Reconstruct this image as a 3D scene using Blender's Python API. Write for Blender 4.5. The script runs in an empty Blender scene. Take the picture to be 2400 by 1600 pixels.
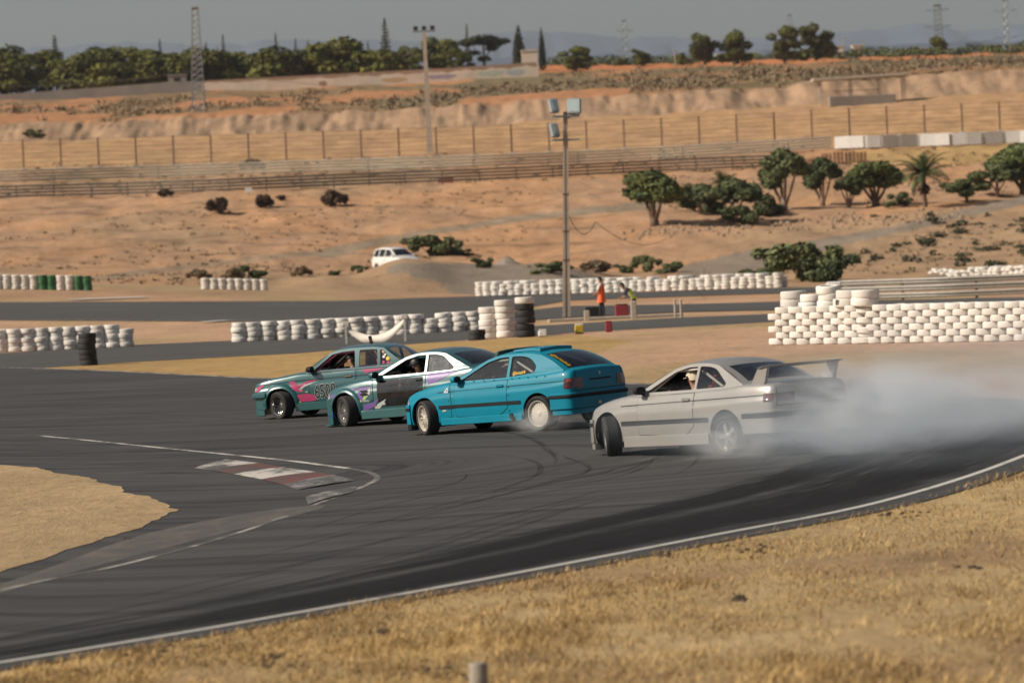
import bpy, bmesh, math, random
import numpy as np
from mathutils import Vector, Matrix, Quaternion
from mathutils.geometry import tessellate_polygon

random.seed(7)
rng = np.random.default_rng(7)
R = math.radians
scene = bpy.context.scene
col = scene.collection

# ------------------------------------------------------------------ camera
F = 10000.0                     # focal length in photograph pixels (2400 wide) = 150 mm lens
CAM_H = 3.36
HORIZON = 576.0                 # photograph row of eye level at the middle column
ROLL = R(2.5)
cam_data = bpy.data.cameras.new("camera")
cam_data.lens = 150.0
cam_data.sensor_width = 36.0
cam_data.clip_start = 0.5
cam_data.clip_end = 60000.0
cam = bpy.data.objects.new("camera", cam_data)
col.objects.link(cam)
pitch = math.atan((800.0 - HORIZON) / F)
fwd = Vector((0, math.cos(pitch), -math.sin(pitch)))
right0 = Vector((1, 0, 0))
up0 = right0.cross(fwd)
c_right = right0 * math.cos(ROLL) - up0 * math.sin(ROLL)
c_up = up0 * math.cos(ROLL) + right0 * math.sin(ROLL)
cm = Matrix(((c_right.x, c_up.x, -fwd.x, 0), (c_right.y, c_up.y, -fwd.y, 0),
             (c_right.z, c_up.z, -fwd.z, CAM_H), (0, 0, 0, 1)))
cam.matrix_world = cm
scene.camera = cam
cam_data.dof.use_dof = True            # long lens wide open, focused on the blue car
cam_data.dof.focus_distance = 77.0
cam_data.dof.aperture_fstop = 2.4

# ------------------------------------------------------------------ sky, sun, exposure
SUN_EL, SUN_AZ = R(36), R(-104)          # azimuth clockwise from +Y: from the left, a little behind the camera
world = bpy.data.worlds.new("World")
scene.world = world
world.use_nodes = True
wn, wl = world.node_tree.nodes, world.node_tree.links
wn.clear()
w_out = wn.new("ShaderNodeOutputWorld")
w_bg = wn.new("ShaderNodeBackground")
w_sky = wn.new("ShaderNodeTexSky")
w_sky.sky_type = 'NISHITA'
w_sky.sun_disc = False
w_sky.sun_elevation = SUN_EL
w_sky.sun_rotation = SUN_AZ
w_sky.air_density = 1.0
w_sky.dust_density = 3.0
w_sky.ozone_density = 1.5
w_hs = wn.new("ShaderNodeHueSaturation")
w_hs.inputs['Saturation'].default_value = 0.72
w_bg.inputs['Strength'].default_value = 0.052
wl.new(w_sky.outputs['Color'], w_hs.inputs['Color'])
wl.new(w_hs.outputs['Color'], w_bg.inputs['Color'])
wl.new(w_bg.outputs['Background'], w_out.inputs['Surface'])

sun_data = bpy.data.lights.new("sun", 'SUN')
sun_data.energy = 4.2
sun_data.angle = R(0.55)
sun_data.color = (1.0, 0.89, 0.75)
sun = bpy.data.objects.new("sun", sun_data)
col.objects.link(sun)
sun_dir = Vector((math.sin(SUN_AZ) * math.cos(SUN_EL), math.cos(SUN_AZ) * math.cos(SUN_EL), math.sin(SUN_EL)))
sun.rotation_euler = sun_dir.to_track_quat('Z', 'Y').to_euler()
sun.location = sun_dir * 200

scene.view_settings.view_transform = 'Standard'
scene.view_settings.look = 'None'
scene.view_settings.exposure = 0.22
scene.view_settings.gamma = 1.0
scene.view_settings.use_curve_mapping = False
scene.render.engine = 'CYCLES'
scene.cycles.use_denoising = True
scene.cycles.max_bounces = 6
scene.cycles.diffuse_bounces = 2
scene.cycles.glossy_bounces = 3
scene.cycles.transmission_bounces = 4
scene.cycles.transparent_max_bounces = 24
scene.cycles.volume_bounces = 2
scene.cycles.volume_step_rate = 1.0
scene.cycles.caustics_reflective = False
scene.cycles.caustics_refractive = False

# ------------------------------------------------------------------ materials
MATS = {}
def new_mat(name):
    m = bpy.data.materials.new(name)
    m.use_nodes = True
    MATS[name] = m
    return m, m.node_tree.nodes, m.node_tree.links, m.node_tree.nodes['Principled BSDF']

def plain(name, color, rough=0.6, metal=0.0, coat=0.0, var=0.12, scale=6.0, bump=0.0, spec=0.5, dirt=None, dirt_amt=0.0):
    """principled surface with a little procedural colour variation, optional dirt colour"""
    m, n, l, b = new_mat(name)
    tc = n.new("ShaderNodeTexCoord")
    nz = n.new("ShaderNodeTexNoise")
    nz.inputs['Scale'].default_value = scale
    nz.inputs['Detail'].default_value = 5
    nz.inputs['Roughness'].default_value = 0.65
    l.new(tc.outputs['Object'], nz.inputs['Vector'])
    rp = n.new("ShaderNodeValToRGB")
    rp.color_ramp.elements[0].position = 0.3
    rp.color_ramp.elements[1].position = 0.7
    rp.color_ramp.elements[0].color = tuple(c * (1 - var) for c in color) + (1,)
    rp.color_ramp.elements[1].color = tuple(min(1, c * (1 + var)) for c in color) + (1,)
    l.new(nz.outputs['Fac'], rp.inputs['Fac'])
    src = rp.outputs['Color']
    if dirt is not None:
        n2 = n.new("ShaderNodeTexNoise")
        n2.inputs['Scale'].default_value = scale * 0.45
        n2.inputs['Detail'].default_value = 7
        n2.inputs['Roughness'].default_value = 0.75
        l.new(tc.outputs['Object'], n2.inputs['Vector'])
        mr = n.new("ShaderNodeMapRange")
        mr.inputs['From Min'].default_value = 0.48
        mr.inputs['From Max'].default_value = 0.78
        mr.inputs['To Max'].default_value = dirt_amt
        l.new(n2.outputs['Fac'], mr.inputs['Value'])
        mx = n.new("ShaderNodeMixRGB")
        mx.inputs['Color2'].default_value = dirt + (1,)
        l.new(mr.outputs['Result'], mx.inputs['Fac'])
        l.new(src, mx.inputs['Color1'])
        src = mx.outputs['Color']
    l.new(src, b.inputs['Base Color'])
    b.inputs['Roughness'].default_value = rough
    b.inputs['Metallic'].default_value = metal
    b.inputs['Coat Weight'].default_value = coat
    b.inputs['Coat Roughness'].default_value = 0.06
    b.inputs['Specular IOR Level'].default_value = spec
    if bump:
        bp = n.new("ShaderNodeBump")
        bp.inputs['Strength'].default_value = bump
        bp.inputs['Distance'].default_value = 0.02
        l.new(nz.outputs['Fac'], bp.inputs['Height'])
        l.new(bp.outputs['Normal'], b.inputs['Normal'])
    return m

def glass_mat(name, tint=(0.5, 0.53, 0.52), refl=0.35, dirt=0.0):
    m, n, l, b = new_mat(name)
    n.remove(b)
    out = n['Material Output']
    tr = n.new("ShaderNodeBsdfTransparent")
    tr.inputs['Color'].default_value = tint + (1,)
    gl = n.new("ShaderNodeBsdfGlossy")
    gl.inputs['Roughness'].default_value = 0.04
    gl.inputs['Color'].default_value = (0.9, 0.95, 1, 1)
    fr = n.new("ShaderNodeFresnel")
    fr.inputs['IOR'].default_value = 1.5 + refl
    mx = n.new("ShaderNodeMixShader")
    l.new(fr.outputs['Fac'], mx.inputs['Fac'])
    l.new(tr.outputs['BSDF'], mx.inputs[1])
    l.new(gl.outputs['BSDF'], mx.inputs[2])
    last = mx.outputs['Shader']
    if dirt:
        df = n.new("ShaderNodeBsdfDiffuse")
        df.inputs['Color'].default_value = (0.62, 0.62, 0.6, 1)
        tc = n.new("ShaderNodeTexCoord")
        nz = n.new("ShaderNodeTexNoise")
        nz.inputs['Scale'].default_value = 9
        nz.inputs['Detail'].default_value = 8
        nz.inputs['Roughness'].default_value = 0.8
        l.new(tc.outputs['Object'], nz.inputs['Vector'])
        mr = n.new("ShaderNodeMapRange")
        mr.inputs['From Min'].default_value = 0.42
        mr.inputs['From Max'].default_value = 0.75
        mr.inputs['To Max'].default_value = dirt
        l.new(nz.outputs['Fac'], mr.inputs['Value'])
        m2 = n.new("ShaderNodeMixShader")
        l.new(mr.outputs['Result'], m2.inputs['Fac'])
        l.new(last, m2.inputs[1])
        l.new(df.outputs['BSDF'], m2.inputs[2])
        last = m2.outputs['Shader']
    l.new(last, out.inputs['Surface'])
    return m

def leaf_mat(name, dark, light, scale=0.6):
    m, n, l, b = new_mat(name)
    tc = n.new("ShaderNodeTexCoord")
    nz = n.new("ShaderNodeTexNoise")
    nz.inputs['Scale'].default_value = scale
    nz.inputs['Detail'].default_value = 3
    l.new(tc.outputs['Object'], nz.inputs['Vector'])
    geo = n.new("ShaderNodeNewGeometry")
    oi = n.new("ShaderNodeObjectInfo")
    ad = n.new("ShaderNodeMath"); ad.operation = 'ADD'
    l.new(nz.outputs['Fac'], ad.inputs[0])
    m1 = n.new("ShaderNodeMath"); m1.operation = 'MULTIPLY'; m1.inputs[1].default_value = 0.35
    l.new(geo.outputs['Random Per Island'], m1.inputs[0])
    l.new(m1.outputs[0], ad.inputs[1])
    m2 = n.new("ShaderNodeMath"); m2.operation = 'MULTIPLY'; m2.inputs[1].default_value = 0.25
    l.new(oi.outputs['Random'], m2.inputs[0])
    a2 = n.new("ShaderNodeMath"); a2.operation = 'ADD'
    l.new(ad.outputs[0], a2.inputs[0]); l.new(m2.outputs[0], a2.inputs[1])
    rp = n.new("ShaderNodeValToRGB")
    rp.color_ramp.elements[0].position = 0.45
    rp.color_ramp.elements[1].position = 1.05
    rp.color_ramp.elements[0].color = dark + (1,)
    rp.color_ramp.elements[1].color = light + (1,)
    l.new(a2.outputs[0], rp.inputs['Fac'])
    l.new(rp.outputs['Color'], b.inputs['Base Color'])
    b.inputs['Roughness'].default_value = 0.7
    b.inputs['Specular IOR Level'].default_value = 0.25
    return m

# ------------------------------------------------------------------ mesh helpers
class MB:
    """collects geometry for ONE mesh object"""
    def __init__(self):
        self.v, self.f, self.m = [], [], []
    def add(self, verts, faces, mi=0):
        o = len(self.v)
        self.v += [tuple(p) for p in verts]
        self.f += [tuple(i + o for i in f) for f in faces]
        self.m += [mi] * len(faces)
    def box(self, c, s, rz=0.0, mi=0, taper=1.0, M=None):
        hx, hy, hz = s[0] / 2, s[1] / 2, s[2] / 2
        pts = []
        for z in (-1, 1):
            k = taper if z > 0 else 1.0
            for x, y in ((-1, -1), (1, -1), (1, 1), (-1, 1)):
                pts.append(Vector((x * hx * k, y * hy * k, z * hz)))
        q = Matrix.Rotation(rz, 3, 'Z') if M is None else M
        pts = [q @ p + Vector(c) for p in pts]
        self.add(pts, [(3, 2, 1, 0), (4, 5, 6, 7), (0, 1, 5, 4), (1, 2, 6, 5), (2, 3, 7, 6), (3, 0, 4, 7)], mi)
    def bevel_box(self, c, s, r=0.02, rz=0.0, mi=0, M=None):
        hx, hy, hz = s[0] / 2, s[1] / 2, s[2] / 2
        r = min(r, hx * .9, hy * .9, hz * .9)
        q = Matrix.Rotation(rz, 3, 'Z') if M is None else M
        rings = []
        for z, k in ((-hz, r), (-hz + r, 0), (hz - r, 0), (hz, r)):
            X, Y = hx - k, hy - k
            rr = r
            ring = [(-X + rr, -Y), (X - rr, -Y), (X, -Y + rr), (X, Y - rr), (X - rr, Y), (-X + rr, Y), (-X, Y - rr), (-X, -Y + rr)]
            rings.append([q @ Vector((a, b, z)) + Vector(c) for a, b in ring])
        self.rings(rings, mi, caps=True)
    def rings(self, rings, mi=0, caps=False, closed=True):
        k = len(rings[0])
        vs = [p for r in rings for p in r]
        fs = []
        for i in range(len(rings) - 1):
            for j in range(k if closed else k - 1):
                a, b = i * k + j, i * k + (j + 1) % k
                fs.append((a, b, b + k, a + k))
        if caps:
            fs.append(tuple(reversed(range(k))))
            fs.append(tuple(range((len(rings) - 1) * k, len(rings) * k)))
        self.add(vs, fs, mi)
    def tube(self, pts, rad, n=8, mi=0, caps=True):
        pts = [Vector(p) for p in pts]
        if not hasattr(rad, '__len__'):
            rad = [rad] * len(pts)
        rings = []
        ref = None
        for i, p in enumerate(pts):
            d = (pts[min(i + 1, len(pts) - 1)] - pts[max(i - 1, 0)])
            if d.length < 1e-9: d = Vector((0, 0, 1))
            d.normalize()
            if ref is None:
                ref = Vector((0, 0, 1)) if abs(d.z) < 0.9 else Vector((1, 0, 0))
            a = d.cross(ref)
            if a.length < 1e-6: a = d.cross(Vector((0, 1, 0)))
            a.normalize()
            b = d.cross(a).normalized()
            ref = b.cross(d) if False else ref
            rings.append([p + (a * math.cos(2 * math.pi * k / n) + b * math.sin(2 * math.pi * k / n)) * rad[i] for k in range(n)])
        self.rings(rings, mi, caps)
    def lathe(self, prof, n=24, mi=0, M=None, closed=False):
        """prof list of (radius, along-axis y); revolved round local Y"""
        rings = []
        for r, y in prof:
            ring = [Vector((r * math.cos(2 * math.pi * k / n), y, r * math.sin(2 * math.pi * k / n))) for k in range(n)]
            if M is not None: ring = [M @ p for p in ring]
            rings.append(ring)
        if closed: rings.append(rings[0])
        self.rings(rings, mi)
    def mesh(self, name):
        me = bpy.data.meshes.new(name)
        me.from_pydata(self.v, [], self.f)
        if any(self.m):
            me.polygons.foreach_set('material_index', self.m)
        me.validate(clean_customdata=False)
        me.update()
        return me
    def build(self, name, mats, parent=None, smooth=None):
        me = self.mesh(name)
        return link(name, me, mats, parent, smooth)

def recalc(me):
    bm = bmesh.new(); bm.from_mesh(me)
    bmesh.ops.recalc_face_normals(bm, faces=bm.faces)
    bm.to_mesh(me); bm.free()

def link(name, me, mats, parent=None, smooth=None):
    if not isinstance(mats, (list, tuple)): mats = [mats]
    if len(me.materials) == 0:
        for m in mats:
            me.materials.append(MATS[m] if isinstance(m, str) else m)
    if smooth is not None:
        me.polygons.foreach_set('use_smooth', [True] * len(me.polygons))
        if smooth < 179: me.set_sharp_from_angle(angle=R(smooth))
    o = bpy.data.objects.new(name, me)
    col.objects.link(o)
    if parent is not None: o.parent = parent
    return o

def tag(o, label=None, cat=None, group=None, kind=None):
    if label: o['label'] = label
    if cat: o['category'] = cat
    if group: o['group'] = group
    if kind: o['kind'] = kind
    return o

def empty(name, loc=(0, 0, 0), rz=0.0):
    o = bpy.data.objects.new(name, None)
    o.empty_display_size = 0.2
    col.objects.link(o)
    o.location = loc
    o.rotation_euler = (0, 0, rz)
    return o

def copy_tree(o, parent=None):
    c = o.copy()
    col.objects.link(c)
    c.parent = parent
    for ch in o.children:
        copy_tree(ch, c)
    return c

ORD = ['first', 'second', 'third', 'fourth', 'fifth', 'sixth', 'seventh', 'eighth', 'ninth', 'tenth', 'eleventh', 'twelfth',
       'thirteenth', 'fourteenth', 'fifteenth', 'sixteenth', 'seventeenth', 'eighteenth', 'nineteenth', 'twentieth',
       'twenty-first', 'twenty-second', 'twenty-third', 'twenty-fourth', 'twenty-fifth', 'twenty-sixth', 'twenty-seventh',
       'twenty-eighth', 'twenty-ninth', 'thirtieth', 'thirty-first', 'thirty-second', 'thirty-third', 'thirty-fourth', 'thirty-fifth']

# ------------------------------------------------------------------ noise
def _hash(ix, iy, s):
    h = (ix.astype(np.int64) * 374761393 + iy.astype(np.int64) * 668265263 + s * 1274126177) & 0xFFFFFFFF
    h = ((h ^ (h >> 13)) * 1274126177) & 0xFFFFFFFF
    return ((h ^ (h >> 16)) & 0xFFFF) / 65535.0
def vnoise(x, y, s=0):
    x = np.asarray(x, float); y = np.asarray(y, float)
    ix, iy = np.floor(x), np.floor(y)
    fx, fy = x - ix, y - iy
    fx = fx * fx * (3 - 2 * fx); fy = fy * fy * (3 - 2 * fy)
    a, b = _hash(ix, iy, s), _hash(ix + 1, iy, s)
    c, d = _hash(ix, iy + 1, s), _hash(ix + 1, iy + 1, s)
    return (a * (1 - fx) + b * fx) * (1 - fy) + (c * (1 - fx) + d * fx) * fy
def fbm(x, y, s=0, o=4):
    t, a, r = 0, 0.5, 0
    for i in range(o):
        r = r + a * vnoise(np.asarray(x) * 2 ** i, np.asarray(y) * 2 ** i, s + i * 17)
        t += a; a *= 0.5
    return r / t
def sstep(a, b, x):
    t = np.clip((np.asarray(x, float) - a) / (b - a), 0, 1)
    return t * t * (3 - 2 * t)

# ------------------------------------------------------------------ the lie of the land
def yh(u): return HORIZON - math.tan(ROLL) * (np.asarray(u, float) - 1200.0)
ST_D = np.array([0, 205, 265, 300, 350, 400, 455, 480, 500, 590, 602, 800, 1000, 1100, 1600, 4000, 60000], float)
_ROWS = {0: {265: 680, 300: 660, 350: 610, 400: 545, 455: 466, 480: 428, 500: 400, 590: 335, 602: 288, 800: 240, 1000: 225},
         1200: {300: None, 350: 633, 400: 530, 455: 424, 480: 392, 500: 361, 590: 292, 602: 242, 800: 187, 1000: 160},
         2400: {350: 575, 400: 465, 455: 395, 480: 338, 500: 308, 590: 214, 602: 160, 800: 138, 1000: 125}}
ST_Z = []
for u in (0, 1200, 2400):
    zs = []
    for d in ST_D:
        r = _ROWS[u].get(int(d))
        if r is not None: z = CAM_H + (float(yh(u)) - r) * d / F
        elif d < 300: z = 0.0 if d < 250 else 0.05
        elif d == 300: z = 0.12
        elif d == 1100: z = 44.0
        elif d == 1600: z = 38.0
        elif d == 4000: z = 25.0
        else: z = 0.0
        zs.append(z)
    ST_Z.append(np.array(zs))
BANK = 0.035
def G(x, y):
    """ground height in metres at world x, y"""
    x = np.asarray(x, float); y = np.asarray(y, float)
    d = np.maximum(y, 60.0)
    u = 1200.0 + F * x / d
    k = np.clip(u, -500, 2900) / 1200.0
    dd = np.clip(y, 0, 59999)
    a, b, c = (np.interp(dd, ST_D, z) for z in ST_Z)
    z = np.where(k < 1, a + (b - a) * k, b + (c - b) * (k - 1))
    ymin, ymax = y.min(), y.max()
    if ymax > 284:
        if ymax > 300:
            amp = sstep(300, 345, y) * (1 - sstep(1200, 2500, y))
            z = z + amp * ((fbm(x / 14.0, y / 18.0, 3) - 0.5) * 1.3 + (fbm(x / 2.4, y / 3.5, 9, 4) - 0.5) * 0.55)
        # eroded cut bank below the plateau
        if ymax > 586 and ymin < 616:
            bank = sstep(586, 592, y) * (1 - sstep(602, 616, y))
            z = z - bank * (np.clip(fbm(x / 5.0, y / 30.0, 21, 2) - 0.42, 0, 1) * 2.0 + np.clip(fbm(x / 1.1, y / 14.0, 27, 4) - 0.40, 0, 1) * 1.1)
        # gravel berm in front of the van
        if ymin < 342:
            bu = sstep(820, 960, u) * (1 - sstep(1280, 1480, u))
            z = z + bu * sstep(286, 306, y) * (1 - sstep(322, 342, y)) * (1.30 + 0.25 * (fbm(x / 3.0, y / 5.0, 31) - 0.5))
            lu = sstep(640, 800, u) * (1 - sstep(960, 1100, u))
            z = z + lu * sstep(284, 300, y) * (1 - sstep(305, 325, y)) * 0.7
    # the bend is banked: it climbs gently to the right
    if ymin < 215: z = z + BANK * 4.0 * np.tanh((x + 2.0) / 4.0) * (1 - sstep(105, 215, y)) * sstep(-40, 10, y)
    return z
def ray(px, py):
    d = fwd + c_right * ((px - 1200.0) / F) + c_up * ((800.0 - py) / F)
    return d
def hit(px, py, dmin=20.0, dmax=1150.0):
    """where the sight line through that spot of the photograph meets the ground"""
    d = ray(px, py)
    lo, hi = dmin, dmax
    for n in (600, 24, 24, 24, 24):
        t = np.linspace(lo, hi, n)
        below = np.nonzero(CAM_H + d.z * t <= G(d.x * t, d.y * t))[0]
        if len(below) == 0: hi = t[-1]; break
        i = below[0]
        lo, hi = (t[i - 1] if i else t[0]), t[i]
    return Vector((d.x * hi, d.y * hi, float(G(d.x * hi, d.y * hi))))
def flat(px, py, z=0.0):
    d = ray(px, py)
    t = (z - CAM_H) / d.z
    return Vector((d.x * t, d.y * t, z))
def at(px, py, D):
    d = ray(px, py)
    t = D / d.y
    return Vector((d.x * t, D, CAM_H + d.z * t))
def ground_at(px, D):
    x = (px - 1200.0) / F * D
    for _ in range(3):
        z = float(G(x, D))
        s = (z - CAM_H) / D            # rolled camera: column shifts with height
        x = D * ((px - 1200.0) / F / math.cos(ROLL) + (s + math.tan(pitch)) * math.tan(ROLL))
    return Vector((x, D, float(G(x, D))))
def project(x, y, z):
    dx, dy, dz = x, y, np.asarray(z) - CAM_H
    f = dy * fwd.y + dz * fwd.z
    r = dx * c_right.x + dy * c_right.y + dz * c_right.z
    u = dx * c_up.x + dy * c_up.y + dz * c_up.z
    return 1200 + F * r / f, 800 - F * u / f
def inpoly(px, py, poly):
    px = np.asarray(px); py = np.asarray(py)
    r = np.zeros(px.shape, bool)
    n = len(poly)
    for i in range(n):
        x0, y0 = poly[i]; x1, y1 = poly[(i + 1) % n]
        if y0 == y1: continue
        c = ((y0 > py) != (y1 > py)) & (px < (x1 - x0) * (py - y0) / (y1 - y0) + x0)
        r ^= c
    return r
def crom(pts, n):
    """smooth curve through world points"""
    P = [Vector(p) for p in pts]
    out = []
    for i in range(len(P) - 1):
        p0, p1, p2, p3 = P[max(i - 1, 0)], P[i], P[i + 1], P[min(i + 2, len(P) - 1)]
        for k in range(n):
            t = k / n
            out.append(0.5 * ((2 * p1) + (p2 - p0) * t + (2 * p0 - 5 * p1 + 4 * p2 - p3) * t * t + (3 * p1 - p0 - 3 * p2 + p3) * t ** 3))
    out.append(P[-1].copy())
    return out
# ================================================================== SETTING
def attr_ground_mat():
    m, n, l, b = new_mat('earth')
    at_ = n.new("ShaderNodeAttribute"); at_.attribute_name = "soil"
    tc = n.new("ShaderNodeTexCoord")
    def noise(scale, sx, sy, detail=6, rough=0.65):
        mp = n.new("ShaderNodeMapping")
        mp.inputs['Scale'].default_value = (sx, sy, 1)
        l.new(tc.outputs['Object'], mp.inputs['Vector'])
        z = n.new("ShaderNodeTexNoise")
        z.inputs['Scale'].default_value = scale
        z.inputs['Detail'].default_value = detail
        z.inputs['Roughness'].default_value = rough
        l.new(mp.outputs['Vector'], z.inputs['Vector'])
        return z.outputs['Fac']
    big = noise(0.35, 0.6, 0.25)
    fine = noise(3.2, 1, 0.5, 8, 0.75)
    grain = noise(26, 1, 1, 4, 0.8)
    def rng_(src, a, b_, lo, hi):
        r = n.new("ShaderNodeMapRange")
        for k, v in zip(('From Min', 'From Max', 'To Min', 'To Max'), (a, b_, lo, hi)): r.inputs[k].default_value = v
        l.new(src, r.inputs['Value']); return r.outputs['Result']
    def mul(a, c):
        x = n.new("ShaderNodeMath"); x.operation = 'MULTIPLY'; l.new(a, x.inputs[0]); l.new(c, x.inputs[1]); return x.outputs[0]
    k = mul(mul(rng_(big, .3, .7, .80, 1.16), rng_(fine, .25, .75, .72, 1.25)), rng_(grain, .3, .7, .78, 1.2))
    vm = n.new("ShaderNodeVectorMath"); vm.operation = 'SCALE'
    l.new(at_.outputs['Color'], vm.inputs[0]); l.new(k, vm.inputs['Scale'])
    # scattered dry litter: darker olive-brown patches with shapes of their own
    mx = n.new("ShaderNodeMixRGB")
    mx.inputs['Color2'].default_value = (0.115, 0.088, 0.05, 1)
    patch_ = noise(0.9, 1, 0.35, 7, 0.7)
    f = mul(rng_(patch_, .55, .72, 0, .75), at_.outputs['Alpha'])
    l.new(f, mx.inputs['Fac']); l.new(vm.outputs['Vector'], mx.inputs['Color1'])
    l.new(mx.outputs['Color'], b.inputs['Base Color'])
    b.inputs['Roughness'].default_value = 0.95
    b.inputs['Specular IOR Level'].default_value = 0.1
    bp = n.new("ShaderNodeBump"); bp.inputs['Strength'].default_value = 0.7; bp.inputs['Distance'].default_value = 0.12
    l.new(fine, bp.inputs['Height']); l.new(bp.outputs['Normal'], b.inputs['Normal'])
    return m
attr_ground_mat()

def asphalt_mat(name, base, dark, streak=1.0):
    m, n, l, b = new_mat(name)
    uv = n.new("ShaderNodeUVMap")
    tc = n.new("ShaderNodeTexCoord")
    def noise(src, scale, sx, sy, detail=5, rough=0.6):
        mp = n.new("ShaderNodeMapping"); mp.inputs['Scale'].default_value = (sx, sy, 1)
        l.new(src, mp.inputs['Vector'])
        z = n.new("ShaderNodeTexNoise"); z.inputs['Scale'].default_value = scale
        z.inputs['Detail'].default_value = detail; z.inputs['Roughness'].default_value = rough
        l.new(mp.outputs['Vector'], z.inputs['Vector']); return z.outputs['Fac']
    def rng_(src, a, b_, lo, hi):
        r = n.new("ShaderNodeMapRange")
        for k, v in zip(('From Min', 'From Max', 'To Min', 'To Max'), (a, b_, lo, hi)): r.inputs[k].default_value = v
        l.new(src, r.inputs['Value']); return r.outputs['Result']
    def mth(op, a, c):
        x = n.new("ShaderNodeMath"); x.operation = op
        l.new(a, x.inputs[0])
        if isinstance(c, (int, float)): x.inputs[1].default_value = c
        else: l.new(c, x.inputs[1])
        return x.outputs[0]
    s1 = noise(uv.outputs['UV'], 1.0, 0.045, 1.6, 6, 0.7)      # long rubber streaks that follow the bend
    s2 = noise(uv.outputs['UV'], 1.0, 0.02, 0.35, 4, 0.6)
    s3 = noise(uv.outputs['UV'], 1.0, 0.10, 5.5, 4, 0.6)
    big = noise(tc.outputs['Object'], 0.16, 1, 0.5, 4)
    grain = noise(tc.outputs['Object'], 55, 1, 1, 3, 0.8)
    rub = mth('MAXIMUM', rng_(s1, .46, .64, 0, .95 * streak), mth('MULTIPLY', rng_(s3, .56, .68, 0, .75 * streak), rng_(s2, .35, .6, 0, 1)))
    rub = mth('MAXIMUM', rub, rng_(s2, .50, .70, 0, .75 * streak))
    dust = rng_(big, .5, .75, 0, .35)
    c1 = n.new("ShaderNodeMixRGB"); c1.inputs['Color1'].default_value = base + (1,)
    c1.inputs['Color2'].default_value = (base[0] * 1.55, base[1] * 1.45, base[2] * 1.3, 1)
    l.new(dust, c1.inputs['Fac'])
    c2 = n.new("ShaderNodeMixRGB"); c2.inputs['Color2'].default_value = dark + (1,)
    l.new(rub, c2.inputs['Fac']); l.new(c1.outputs['Color'], c2.inputs['Color1'])
    vm = n.new("ShaderNodeVectorMath"); vm.operation = 'SCALE'
    l.new(c2.outputs['Color'], vm.inputs[0]); l.new(rng_(grain, .3, .7, .82, 1.2), vm.inputs['Scale'])
    l.new(vm.outputs['Vector'], b.inputs['Base Color'])
    b.inputs['Roughness'].default_value = 0.82
    b.inputs['Specular IOR Level'].default_value = 0.25
    bp = n.new("ShaderNodeBump"); bp.inputs['Strength'].default_value = 0.25; bp.inputs['Distance'].default_value = 0.01
    l.new(grain, bp.inputs['Height']); l.new(bp.outputs['Normal'], b.inputs['Normal'])
    return m
asphalt_mat('track_asphalt', (0.068, 0.067, 0.066), (0.020, 0.020, 0.022), 1.0)
asphalt_mat('road_asphalt', (0.084, 0.082, 0.078), (0.052, 0.050, 0.048), 0.8)

def worn_paint(name, color, under, amount):
    m, n, l, b = new_mat(name)
    tc = n.new("ShaderNodeTexCoord")
    nz = n.new("ShaderNodeTexNoise"); nz.inputs['Scale'].default_value = 1.7; nz.inputs['Detail'].default_value = 8; nz.inputs['Roughness'].default_value = 0.72
    mp = n.new("ShaderNodeMapping"); mp.inputs['Scale'].default_value = (1.0, 0.35, 1)
    l.new(tc.outputs['Object'], mp.inputs['Vector']); l.new(mp.outputs['Vector'], nz.inputs['Vector'])
    r = n.new("ShaderNodeMapRange"); r.inputs['From Min'].default_value = 0.62 - amount * .3; r.inputs['From Max'].default_value = 0.72 - amount * .22
    l.new(nz.outputs['Fac'], r.inputs['Value'])
    mx = n.new("ShaderNodeMixRGB"); mx.inputs['Color1'].default_value = color + (1,); mx.inputs['Color2'].default_value = under + (1,)
    l.new(r.outputs['Result'], mx.inputs['Fac']); l.new(mx.outputs['Color'], b.inputs['Base Color'])
    b.inputs['Roughness'].default_value = 0.75
    return m
worn_paint('line_paint', (0.50, 0.48, 0.43), (0.12, 0.11, 0.10), 0.55)
worn_paint('line_paint_clean', (0.56, 0.54, 0.49), (0.2, 0.18, 0.16), 0.15)
worn_paint('line_paint_worn', (0.40, 0.38, 0.34), (0.09, 0.085, 0.08), 0.95)
worn_paint('kerb_white', (0.50, 0.47, 0.43), (0.09, 0.085, 0.08), 0.55)
worn_paint('kerb_white_worn', (0.36, 0.35, 0.32), (0.08, 0.078, 0.075), 1.0)
worn_paint('kerb_red', (0.15, 0.05, 0.042), (0.07, 0.06, 0.055), 0.7)

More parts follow.
